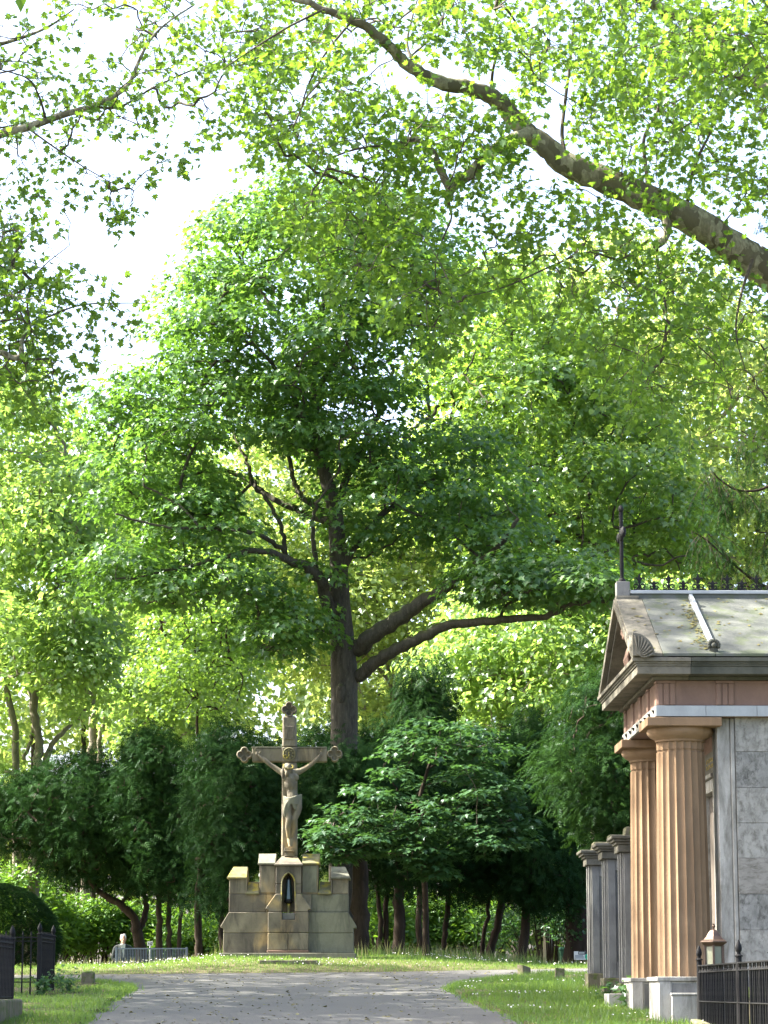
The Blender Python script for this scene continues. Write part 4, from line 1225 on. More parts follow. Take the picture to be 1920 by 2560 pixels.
# ---- broad-leaved shrubs under the trees
def shrub(name, label, dx, dy, Y, rx, ry, n, mat, size, T=T_LAUREL, h=None, group='laurels under the yews', cat='shrub'):
    c = D(dx, dy, Y)
    g = gz(c[0], Y)
    top = h or (c[2] - g)
    root = tree_root(name, label, c[0], Y, group, cat)
    ns = 46
    base = np.array((c[0], Y, g))
    tips = []
    for k in range(ns):
        a = rng.uniform(0, 2 * np.pi); r = math.sqrt(rng.uniform(0, 1))
        zz = top * (0.25 + 0.75 * math.sqrt(max(0, 1 - (0.9 * r) ** 2)) * rng.uniform(0.55, 1.05))
        tips.append(base + np.array((rx * r * math.cos(a), ry * r * math.sin(a), zz)))
    tips = np.array(tips)
    stems = []
    for t in tips:
        f = base + (t - base) * np.array((0.25, 0.25, 0)) + rng.normal(0, 0.05, 3) * np.array((1, 1, 0))
        stems.append((smooth_path([f + np.array((0, 0, -0.1)), f * 0.4 + t * 0.6 + np.array((0, 0, 0.15)), t], 3), np.linspace(0.02, 0.006, 7)))
    wood(root, 'stems', M['bark_dark'], stems, 4, 'stuff')
    N = n
    idx = rng.integers(0, ns, N)
    d = unit(rng.normal(0, 1, (N, 3)) + np.array((0, -0.2, 0.35)))
    pos = tips[idx] + d * rng.uniform(0.1, 1, (N, 1)) ** 0.5 * np.array((0.5, 0.5, 0.42)) * (0.55 + 0.5 * rx / 1.5)
    pos[:, 2] = np.maximum(pos[:, 2], zg(pos[:, 0], pos[:, 1]) + 0.08)
    tip = d + np.array((0, 0, 0.55)) + rng.normal(0, 0.35, (N, 3))
    nrm = np.array((0, -0.1, 0.9)) + 0.4 * d + rng.normal(0, 0.5, (N, 3))
    foliage(root, T, M[mat], mat, pos, frames(nrm, tip), size * rng.uniform(0.7, 1.25, N), np.clip(0.5 + rng.normal(0, 0.2, N) + rng.normal(0, 0.12, ns)[idx], 0, 1), 0)
    return root
shrub('laurel_shrub', 'bright green laurel rising behind the clipped yew dome', 118, 1925, 80, 1.7, 1.3, 5200, 'laurel', 0.20)
shrub('laurel_shrub', 'bright green laurel mounded behind the white-haired man', 215, 1950, 80, 1.9, 0.9, 5400, 'laurel', 0.20)
shrub('laurel_shrub', 'sunlit laurel seen between thin yew trunks behind the railing', 340, 1965, 80, 1.7, 0.9, 4600, 'laurel', 0.20)
shrub('laurel_shrub', 'sunlit laurel glimpsed close beside the pedestal under the leaning yew', 440, 1975, 79, 1.4, 0.9, 3800, 'laurel', 0.20)
shrub('laurel_shrub', 'yellow-green laurel between the thick bole and two slim trunks', 815, 1930, 71, 1.0, 0.9, 3000, 'laurel', 0.20)
shrub('laurel_shrub', 'yellow-green laurel behind the straight thick yew trunk', 900, 1950, 72, 1.2, 0.9, 3600, 'laurel', 0.20)
shrub('laurel_shrub', 'mid-green laurel behind the leaning yew trunks', 1020, 1945, 72, 1.4, 0.9, 4000, 'laurel', 0.18)
shrub('holly_shrub', 'glossy blue-green holly next to the green bin', 1180, 1915, 67, 1.3, 0.9, 5200, 'laurel_dark', 0.13, group=None)
shrub('laurel_shrub', 'laurel growing behind the pedestal, showing through its battlement gap', 720, 1930, 68, 0.9, 0.8, 2400, 'laurel', 0.18)
shrub('laurel_shrub', 'tall laurel glowing at the path bend beyond the iron fence', 30, 1880, 78, 1.8, 1.2, 5000, 'laurel', 0.20)

def ivy_trunk():
    Y = 63
    root = tree_root('old_tree_stump', 'broad brown ivy-grown old trunk behind the green bin', *D(1250, 2000, Y)[:2])
    path, rad = limb_from([(1252, 2030), (1250, 1980), (1250, 1900), (1255, 1850)], Y, [62, 56, 52, 46])
    path, rad = drop(path, rad, 1.2)
    m = MB(); m.tube(path, rad, 14, 0.06); m.build('trunk', M['bark_dark'], root, 80)
    k = 420
    i = rng.integers(0, len(path), k); a = rng.uniform(0, 2 * np.pi, k)
    dn = np.stack([np.cos(a), np.sin(a), 0 * a], -1)
    pos = path[i] + dn * (rad[i][:, None] + 0.03) + rng.normal(0, 0.12, (k, 3)) * np.array((0.2, 0.2, 1))
    scatter('ivy', T_MAPLE, M['laurel_dark'], root, pos, frames(dn + rng.normal(0, 0.3, (k, 3)), np.tile((0, 0, -1.0), (k, 1)) + rng.normal(0, 0.5, (k, 3))), 0.09, rng.uniform(0, 1, k), 'stuff')
ivy_trunk()

def clipped_dome():
    Y = 44.0
    x = D(-10, 2000, Y)[0]
    root = tree_root('clipped_yew', 'large dark yew clipped to a smooth dome behind the iron fence', x, Y, None, 'topiary')
    g = gz(x, Y)
    H = D(0, 1903, Y)[2] - g
    rx = D(137, 2000, Y)[0] - x
    m = MB(); m.tube(np.array([(x, Y, g - 0.1), (x + 0.05, Y, g + 0.5), (x, Y, g + 1.0)]), [0.09, 0.08, 0.05], 7)
    for k in range(7):
        a = k * 0.9
        m.tube(np.array([(x + 0.05 * math.cos(a), Y + 0.05 * math.sin(a), g + 0.05), (x + 0.5 * rx * math.cos(a), Y + 0.5 * rx * math.sin(a), g + 0.45), (x + 0.75 * rx * math.cos(a), Y + 0.75 * rx * math.sin(a), g + 0.9)]), [0.035, 0.028, 0.015], 5)
    m.build('trunk', M['bark_dark'], root, 80)
    N = 22000
    u = rng.uniform(0, 1, N); a = rng.uniform(0, 2 * np.pi, N)
    # profile: vertical side, then a rounded crown
    t = u
    zz = 0.26 + (H - 0.26) * t
    rr = rx * np.sqrt(np.clip(1 - np.clip((t - 0.22) / 0.78, 0, 1) ** 2.1, 0, 1)) * (0.9 + 0.1 * np.clip(t / 0.22, 0, 1))
    lay = rng.uniform(0.9, 1.0, N)
    pos = np.stack([x + rr * lay * np.cos(a), Y + rr * lay * np.sin(a), g + zz * (0.97 + 0.03 * lay)], -1)
    d = np.stack([np.cos(a), np.sin(a), 0.2 + 1.2 * np.clip(t - 0.3, 0, 1)], -1)
    R_ = frames(np.array((0, 0, 0.9)) + 0.3 * d + rng.normal(0, 0.3, (N, 3)), d + rng.normal(0, 0.35, (N, 3)))
    foliage(root, T_YEW, M['yew_clip'], 'yew_clip', pos - unit(d) * 0.05, R_, 0.10 * rng.uniform(0.7, 1.2, N), np.clip(rng.normal(0.5, 0.25, N), 0, 1), 0)
clipped_dome()

# ---- a broad linden at the road's left, mostly out of the frame; its shade falls on the yews and the cross
def side_linden():
    X, Y = -14.5, 64.0
    root = tree_root('linden_tree', 'linden at the road bend, a strip of its dense foliage hanging in beside the sky', X, Y)
    base = np.array((X, Y, gz(X, Y)))
    tp = smooth_path([base - np.array((0, 0, 0.3)), base + np.array((0.1, 0, 4)), base + np.array((0, 0.2, 10)), base + np.array((0.1, 0, 18))], 6)
    m = MB(); m.tube(tp, np.linspace(0.42, 0.06, len(tp)), 12, 0.02); m.build('trunk', M['bark_grey'], root, 80)
    cs = []
    while len(cs) < 150:
        p = np.array((random.uniform(-21, -7.5), random.uniform(56.5, 71), random.uniform(6, 19.5)))
        e = ((p[0] + 14.5) / 6.6) ** 2 + ((p[1] - 64) / 7.2) ** 2 + ((p[2] - 14) / 8.6) ** 2
        px, py = proj(p)
        if 0.15 < e < 1 and (px < -90 or (py < 980 and py > 520 and px < 40)): cs.append(p)
    cs = np.array(cs)
    tw = grow([tp], cs, 0.016, 4, 0.06, 0.08, 0.4, 0.12)
    wood(root, 'twigs', M['bark_grey'], tw, 5, 'stuff')
    foliage(root, T_KITE, M['bg_leaf'], 'bg_leaf', *clumps(cs, 1.1, 0.6, 130, 0.19, 0.7, 0.5, 0.4, -0.4, 0.4, 0.35))
side_linden()

# ------------------------------------------------------------------ the crucifix
def crucifix():
    KX = 392.0
    c = P(722.6, 2384.6, 53.0)
    root = thing('crucifix_monument', 'tall weathered sandstone crucifix on a battlemented stepped pedestal in the grass', 'monument', c)
    def q(zx, zy): return ((zx - 577) / KX, (2100 - zy) / KX)
    def poly(pts, mir=False):
        return [q(1154 - x if mir else x, y) for x, y in pts]
    def block(name, pts, y0, y1, mat, mir=False, bev=0.012, parent=root):
        m = MB(); m.prism(poly(pts, mir), y0, y1)
        return m.build(name, M[mat], parent, None, bev)
    def cap(name, x0, x1, zy0, X0, X1, zy1, ya, yb, Ya, Yb, mat, mir=False):
        if mir: x0, x1, X0, X1 = 1154 - x1, 1154 - x0, 1154 - X1, 1154 - X0
        a = q(x0, zy0); b = q(x1, zy0); A = q(X0, zy1); B = q(X1, zy1)
        m = MB()
        m.box(a[0], b[0], ya, yb, a[1] - 0.035, a[1])
        m.frustum(a[0] + 0.006, b[0] - 0.006, ya + 0.006, yb - 0.006, a[1], A[0], B[0], Ya, Yb, A[1])
        return m.build(name, M[mat], root, None, 0.008)
    block('foot_course', [(52, 2180), (52, 2097), (1100, 2097), (1100, 2180)], -0.74, 0.5, 'sandstone_green')
    for mir in (False, True):
        mA = 'sandstone_dark' if not mir else 'sandstone_green'
        mB_ = 'sandstone' if not mir else 'sandstone_green'
        block('stone_block', [(72, 2095), (72, 1943), (423, 1943), (423, 2095)], -0.45, 0.42, mA, mir)
        block('stone_block', [(72, 1941), (72, 1906), (50, 1902), (50, 1886), (112, 1783), (423, 1783), (423, 1941)], -0.452, 0.418, mB_, mir)
        block('stone_block', [(112, 1781), (112, 1643), (401, 1643), (401, 1781)], -0.40, 0.38, mB_ if mir else 'sandstone_dark', mir)
        block('stone_block', [(401.8, 1781), (401.8, 1643), (476, 1643), (476, 1781)], -0.398, 0.38, 'sandstone', mir)
        block('merlon', [(113, 1641), (113, 1522), (238, 1522), (238, 1641)], -0.40, 0.38, 'sandstone', mir)
        cap('merlon_cap', 96, 252, 1512, 138, 250, 1426, -0.47, 0.44, -0.10, 0.10, 'sandstone_cap' if not mir else 'sandstone_green', mir)
        block('jamb_fillet', [(239, 1635), (239, 1524), (250, 1524), (250, 1635)], -0.42, 0.36, 'sandstone', mir, 0.006)
        cap('crenel_sill', 241, 349, 1632, 255, 336, 1542, -0.46, 0.44, -0.06, 0.08, 'sandstone_cap', mir)
        block('shoulder_block', [(349, 1641), (349, 1412), (476, 1412), (476, 1641)], -0.41, 0.38, 'sandstone_dark' if not mir else 'sandstone', mir)
        block('shoulder_block_face', [(360, 1630), (360, 1425), (470, 1425), (470, 1630)], -0.425, -0.405, 'sandstone' if not mir else 'sandstone_green', mir, 0.006)
        cap('shoulder_cap', 336, 474, 1402, 338, 474, 1324, -0.47, 0.44, -0.10, 0.10, 'sandstone_cap' if mir else 'sandstone_green', mir)
        # the middle pier
        block('pier_jamb', [(478, 1641), (478, 1568), (525, 1568), (525, 1641)], -0.58, -0.20, 'sandstone_dark', mir)
        block('pier_shoulder', [(478, 1643), (526, 1643), (526, 1781), (424, 1781), (424, 1766), (402, 1760), (402, 1750)], -0.60, -0.20, 'sandstone_dark' if not mir else 'sandstone', mir)
    arch = []
    for k in range(9):
        t = k / 8
        arch.append((525 + 104 * math.cos(t * math.pi / 3), 1567 - 104 * math.sin(t * math.pi / 3)))
    arch = arch + [(1154 - x, y) for x, y in arch[::-1]][1:]
    block('pier_head', [(478, 1566), (478, 1417), (676, 1417), (676, 1566), (630, 1566)] + arch[1:-1] + [(524, 1566)], -0.58, -0.20, 'sandstone_dark')
    block('niche_back', [(520, 1780), (520, 1470), (634, 1470), (634, 1780)], -0.30, -0.22, 'sandstone')
    m = MB(); pts = [(632, 1700)] + arch + [(522, 1700)]
    m.tube([(q(x, y)[0], -0.588, q(x, y)[1]) for x, y in pts], 0.017, 6); m.build('arch_moulding', M['sandstone_cap'], root, 60)
    block('pier_base_block', [(420, 1784), (529, 1784), (529, 1842), (631, 1842), (631, 1784), (735, 1784), (735, 1940), (420, 1940)], -0.62, -0.20, 'sandstone_dark')
    block('niche_ledge', [(530, 1841), (530, 1790), (630, 1790), (630, 1841)], -0.56, -0.24, 'granite')
    block('pier_base_block', [(420, 1943), (576, 1943), (576, 2074), (420, 2074)], -0.618, -0.20, 'sandstone')
    block('pier_base_block', [(578, 1943), (735, 1943), (735, 2074), (578, 2074)], -0.62, -0.20, 'sandstone')
    block('pier_foot', [(414, 2095), (414, 2076), (741, 2076), (741, 2095)], -0.66, -0.20, 'red_stone')
    cap('pier_cap', 465, 690, 1414, 520, 636, 1346, -0.64, 0.30, -0.24, 0.22, 'sandstone_dark')
    # cross
    def shaft(name, x0, x1, zy0, X0, X1, zy1):
        a = q(x0, zy0); b = q(x1, zy0); A = q(X0, zy1); B = q(X1, zy1)
        m = MB(); m.frustum(a[0], b[0], -0.17, 0.15, a[1], A[0], B[0], -0.15, 0.13, A[1])
        return m.build(name, M['sandstone'], root, None, 0.028, 1)
    shaft('cross_shaft', 512, 638, 1348, 514, 632, 606)
    shaft('cross_head', 513, 630, 488, 515, 622, 240)
    block('crossbar', [(276, 602), (276, 494), (870, 494), (870, 602)], -0.145, 0.12, 'sandstone', False, 0.022)
    block('crossbar_ledge', [(272, 493), (272, 485), (508, 485), (508, 493)], -0.16, 0.13, 'sandstone_green', False, 0.004)
    block('crossbar_ledge', [(634, 493), (634, 485), (868, 485), (868, 493)], -0.16, 0.13, 'sandstone_green', False, 0.004)
    block('cross_centre', [(511, 605), (511, 487), (632, 487), (632, 605)], -0.175, 0.14, 'sandstone', False, 0.02)
    block('inscription_panel', [(533, 428), (533, 322), (608, 322), (608, 428)], -0.185, -0.14, 'sandstone_dark', False, 0.006)
    for k in range(4):
        x = 544 + 15 * k
        block('carved_letter_stroke', [(x, 412), (x, 345), (x + 6, 345), (x + 6, 412)], -0.192, -0.182, 'sandstone', False, 0.002)
    # medallion
    mx, mz = q(571, 545)
    m = MB()
    ring = [(mx + 0.118 * math.cos(a), -0.188, mz + 0.125 * math.sin(a)) for a in np.linspace(0, 2 * math.pi, 29)]
    m.tube(ring, 0.014, 6)
    for k in range(8):
        a = k * math.pi / 4 + 0.2
        m.ell((mx + 0.078 * math.cos(a), -0.185, mz + 0.082 * math.sin(a)), (0.026, 0.02, 0.026), 8, 6)
    m.ell((mx, -0.187, mz + 0.03), (0.022, 0.024, 0.028), 8, 6); m.ell((mx, -0.187, mz - 0.03), (0.03, 0.022, 0.04), 8, 6)
    m.build('medallion', M['sandstone_cap'], root, 60)
    # quatrefoil ends
    def quatrefoil(zx, zy, r):
        x0, z0 = q(zx, zy)
        n = 64
        def rad(ph, d, rho):
            best = 0
            for k in range(4):
                dl = (ph - (math.pi / 4 * 0 + k * math.pi / 2) + math.pi) % (2 * math.pi) - math.pi
                s = rho * rho - (d * math.sin(dl)) ** 2
                if s > 0 and math.cos(dl) > 0:
                    best = max(best, d * math.cos(dl) + math.sqrt(s))
            return best
        m = MB()
        V = []; Fs = []
        prof = [(r * 0.50, r * 0.50, 0.11), (r * 0.50, r * 0.50, -0.15), (r * 0.50, r * 0.42, -0.165), (r * 0.48, r * 0.36, -0.150), (r * 0.44, r * 0.27, -0.085)]
        for d_, rho, y in prof:
            for k in range(n):
                ph = 2 * math.pi * k / n
                rr = rad(ph, d_, rho)
                V.append((x0 + rr * math.cos(ph), y, z0 + rr * math.sin(ph)))
        for i in range(len(prof) - 1):
            for k in range(n):
                k2 = (k + 1) % n
                Fs.append((i * n + k, i * n + k2, (i + 1) * n + k2, (i + 1) * n + k))
        Fs.append(tuple(range(n - 1, -1, -1))[::-1]); Fs.append(tuple((len(prof) - 1) * n + k for k in range(n)))
        m.add(V, Fs)
        o = m.build('quatrefoil', M['sandstone'], root, 40)
        bm = bmesh.new(); bm.from_mesh(o.data); bmesh.ops.recalc_face_normals(bm, faces=bm.faces); bm.to_mesh(o.data); bm.free()
    quatrefoil(215, 545, 0.155); quatrefoil(930, 540, 0.155); quatrefoil(567, 186, 0.155)
    block('quatrefoil_neck', [(262, 562), (262, 528), (285, 528), (285, 562)], -0.12, 0.09, 'sandstone', False, 0.01)
    block('quatrefoil_neck', [(862, 558), (862, 524), (885, 524), (885, 558)], -0.12, 0.09, 'sandstone', False, 0.01)
    # console under the feet
    m = MB()
    for (x0, x1, y0, y1, d) in [(540, 616, 1300, 1282, 0.14), (534, 622, 1312, 1300, 0.17), (546, 610, 1340, 1312, 0.12), (538, 618, 1348, 1340, 0.15)]:
        a = q(x0, y0); b = q(x1, y1); m.box(a[0], b[0], -0.15 - d, -0.12, a[1], b[1])
    m.build('foot_console', M['sandstone_dark'], root, None, 0.006)
    # ---- the carved body, one continuous skin
    def w(zx, zy, y): a = q(zx, zy); return np.array((a[0], y, a[1]))
    def limb(m, pts, r):
        pts = np.array(pts); path = smooth_path(pts, 5); rr = np.interp(np.linspace(0, 1, len(path)), np.linspace(0, 1, len(r)), r)
        m.tube(path, rr, 12); m.ell(path[0], rr[0]); m.ell(path[-1], rr[-1])
    m = MB()
    # trunk: ribcage, belly, hips
    limb(m, [w(582, 705, -0.235), w(582, 745, -0.255), w(585, 790, -0.26), w(592, 830, -0.24), w(600, 880, -0.25), w(604, 920, -0.255)], [0.10, 0.135, 0.125, 0.10, 0.118, 0.12])
    m.ell(w(548, 735, -0.30), (0.085, 0.06, 0.075)); m.ell(w(620, 732, -0.30), (0.085, 0.06, 0.075))
    for k in range(4):
        for s in (-1, 1):
            m.ell(w(585 + s * 34, 775 + 13 * k, -0.325 + 0.012 * k), (0.060, 0.02, 0.010), rot=Matrix.Rotation(s * 0.45, 3, 'Y'))
    m.ell(w(588, 840, -0.31), (0.07, 0.035, 0.06))
    limb(m, [w(520, 690, -0.23), w(582, 700, -0.23), w(642, 684, -0.23)], [0.065, 0.085, 0.065])
    limb(m, [w(582, 705, -0.24), w(572, 680, -0.27)], [0.055, 0.05])
    # arms and hands
    limb(m, [w(520, 694, -0.22), w(468, 660, -0.215), w(414, 622, -0.21)], [0.062, 0.052, 0.043]); limb(m, [w(414, 622, -0.21), w(376, 590, -0.205), w(332, 556, -0.20)], [0.045, 0.043, 0.028])
    limb(m, [w(642, 688, -0.22), w(700, 656, -0.215), w(744, 626, -0.21)], [0.062, 0.052, 0.043]); limb(m, [w(744, 626, -0.21), w(780, 594, -0.205), w(812, 556, -0.20)], [0.045, 0.043, 0.028])
    for hx, hy, s in ((320, 540, -1), (820, 542, 1)):
        m.ell(w(hx, hy, -0.195), (0.042, 0.022, 0.046))
        for k, (ln, a) in enumerate([(0.075, 0.5), (0.088, 0.25), (0.085, 0.0), (0.068, -0.25)]):
            an = math.pi / 2 + s * (-0.35) + a * 1.0
            b = w(hx, hy, -0.20) + np.array((0.025 * math.cos(an) + 0.012 * (k - 1.5) * -1, 0, 0.035))
            p1 = b + np.array((math.cos(an), -0.15, math.sin(an))) * ln * 0.55
            p2 = p1 + np.array((math.cos(an), -0.7, math.sin(an) * 0.5)) * ln * 0.4
            limb(m, [b, p1, p2], [0.012, 0.011, 0.009])
        b = w(hx, hy, -0.20) + np.array((-s * 0.03, -0.01, 0.0)); limb(m, [b, b + np.array((-s * 0.03, -0.02, 0.03)), b + np.array((-s * 0.03, -0.025, 0.055))], [0.014, 0.012, 0.009])
    # legs and feet
    limb(m, [w(572, 920, -0.26), w(562, 985, -0.32), w(574, 1062, -0.37)], [0.098, 0.086, 0.060]); limb(m, [w(574, 1062, -0.37), w(566, 1120, -0.315), w(568, 1160, -0.285), w(571, 1212, -0.255)], [0.060, 0.058, 0.046, 0.032])
    limb(m, [w(636, 920, -0.25), w(640, 985, -0.29), w(618, 1062, -0.34)], [0.100, 0.084, 0.058]); limb(m, [w(618, 1062, -0.34), w(612, 1120, -0.27), w(604, 1165, -0.24), w(594, 1205, -0.22)], [0.057, 0.055, 0.043, 0.031])
    limb(m, [w(571, 1214, -0.26), w(578, 1240, -0.29), w(584, 1266, -0.32)], [0.036, 0.040, 0.032]); limb(m, [w(592, 1206, -0.22), w(594, 1240, -0.25), w(596, 1264, -0.27)], [0.034, 0.036, 0.03])
    for k in range(4): m.ell(w(572 + 7 * k, 1274, -0.345), (0.011, 0.017, 0.011), 6, 5)
    # head, bowed forward and to the side
    hc = w(560, 668, -0.335)
    rt = Matrix.Rotation(0.22, 3, 'Y') @ Matrix.Rotation(0.45, 3, 'X')
    m.ell(hc, (0.078, 0.095, 0.112), rot=rt)
    m.ell(hc + np.array((-0.005, -0.06, -0.085)), (0.040, 0.045, 0.075), rot=rt)        # beard
    m.ell(hc + np.array((-0.002, -0.098, -0.022)), (0.014, 0.024, 0.034), 8, 6, rot=rt)   # nose
    m.ell(hc + np.array((-0.032, -0.088, 0.012)), (0.022, 0.014, 0.010), 8, 6); m.ell(hc + np.array((0.030, -0.088, 0.016)), (0.022, 0.014, 0.010), 8, 6)
    blob(m, 'body', M['sandstone'], root, 0.011, 3)
    # hair and crown of thorns
    m = MB()
    limb(m, [hc + np.array((-0.065, -0.01, 0.05)), hc + np.array((-0.085, -0.01, -0.05)), hc + np.array((-0.09, 0.0, -0.15)), hc + np.array((-0.075, 0.02, -0.20))], [0.035, 0.036, 0.032, 0.018])
    limb(m, [hc + np.array((0.06, 0.01, 0.05)), hc + np.array((0.078, 0.02, -0.05)), hc + np.array((0.075, 0.03, -0.13))], [0.035, 0.034, 0.022])
    m.ell(hc + np.array((0, 0.02, 0.04)), (0.088, 0.095, 0.09))
    blob(m, 'hair', M['sandstone_dark'], root, 0.013, 2)
    m = MB()
    for j in range(3):
        pts = []
        for k in range(25):
            a = 2 * math.pi * k / 24
            v = np.array(rt @ Vector((0.095 * math.cos(a), 0.108 * math.sin(a), 0.055 + 0.014 * math.sin(5 * a + 2.1 * j))))
            pts.append(hc + v)
        m.tube(pts, 0.011, 5)
    for k in range(14):
        a = 2 * math.pi * k / 14
        v = np.array(rt @ Vector((0.1 * math.cos(a), 0.112 * math.sin(a), 0.06)))
        m.tube([hc + v, hc + v * 1.28 + np.array((0, 0, 0.012))], [0.007, 0.002], 4)
    m.build('crown_of_thorns', M['sandstone_cap'], root, 60)
    # loincloth with folds, a hanging end and a swag
    m = MB()
    for k in range(5):
        limb(m, [w(534, 884 + 9 * k, -0.30), w(575, 900 + 8 * k, -0.385), w(630, 884 + 14 * k, -0.365), w(668, 868 + 16 * k, -0.26)], [0.022, 0.024, 0.026, 0.022])
    for k in range(5):
        limb(m, [w(592 - 3 * k, 900, -0.385), w(578 - 7 * k, 950, -0.40), w(566 - 7 * k, 1000, -0.40), w(572 - 8 * k, 1018 + 10 * (k % 2) + 5 * k, -0.39)], [0.020, 0.020, 0.019, 0.012])
    for k in range(4):
        limb(m, [w(596, 912, -0.38), w(618, 940 + 12 * k, -0.37), w(654, 930 + 18 * k, -0.31)], [0.018, 0.022, 0.020])
    limb(m, [w(606, 940, -0.375), w(622, 970, -0.37), w(630, 1005, -0.355)], [0.02, 0.018, 0.010])
    for k in range(3):
        limb(m, [w(536, 900 + 14 * k, -0.24), w(540, 930 + 14 * k, -0.33), w(560, 945 + 14 * k, -0.37)], [0.02, 0.02, 0.018])
    m.ell(w(604, 908, -0.25), (0.132, 0.098, 0.07)); m.ell(w(575, 945, -0.28), (0.088, 0.08, 0.07)); m.ell(w(640, 955, -0.26), (0.088, 0.08, 0.11))
    blob(m, 'loincloth', M['sandstone_green'], root, 0.009, 1)
    # the vigil lantern in the niche: stands in it, a thing of its own
    lx, lz = q(577, 1790)
    lr = thing('grave_lantern', 'slim dark-glass vigil lantern on a turned stand in the pedestal niche', 'lantern', c + np.array((lx, -0.46, lz)))
    s = 1 / KX
    m = MB(); m.lathe([(0.030, -0.01), (0.040, 0.0), (0.040, 0.012), (0.028, 0.03), (0.027, 0.11), (0.036, 0.125), (0.030, 0.15), (0.035, 0.185)], 12); m.build('stand', M['sandstone_cap'], lr, 40)
    m = MB(); m.lathe([(0.045, 0.185), (0.082, 0.215), (0.088, 0.235), (0.078, 0.262), (0.070, 0.275)], 6); m.build('base', M['iron'], lr, None, 0.003)
    m = MB(); m.lathe([(0.072, 0.275), (0.036, 0.655)], 6); m.build('glass', lantern_glass, lr)
    m = MB()
    for k in range(6):
        a = 2 * math.pi * k / 6
        m.tube([(0.074 * math.cos(a), 0.074 * math.sin(a), 0.27), (0.038 * math.cos(a), 0.038 * math.sin(a), 0.66)], 0.006, 5)
    m.build('frame', M['iron'], lr, 60)
    m = MB(); m.lathe([(0.046, 0.655), (0.048, 0.668), (0.030, 0.70), (0.010, 0.73), (0.012, 0.74), (0.002, 0.765)], 6); m.build('cap', M['iron'], lr, None, 0.002)
    # stone slab in the grass in front
    g = G(722, 2409)
    m = MB(); m.frustum(-0.56, 0.56, -0.22, 0.22, -0.12, -0.54, 0.54, -0.20, 0.20, 0.06)
    o = m.build('stone_step', M['sandstone_dark'], None, None, 0.012)
    o.location = (g[0], g[1], g[2]); tag(o, 'low flat sandstone slab lying in the grass before the crucifix', 'stone slab')
lgm, lnt, lout = new_mat('dark_green_glass')
lp = principled(lnt, lout, (0.02, 0.055, 0.045), 0.12, 0.0, 0.6)
lantern_glass = lgm
crucifix()

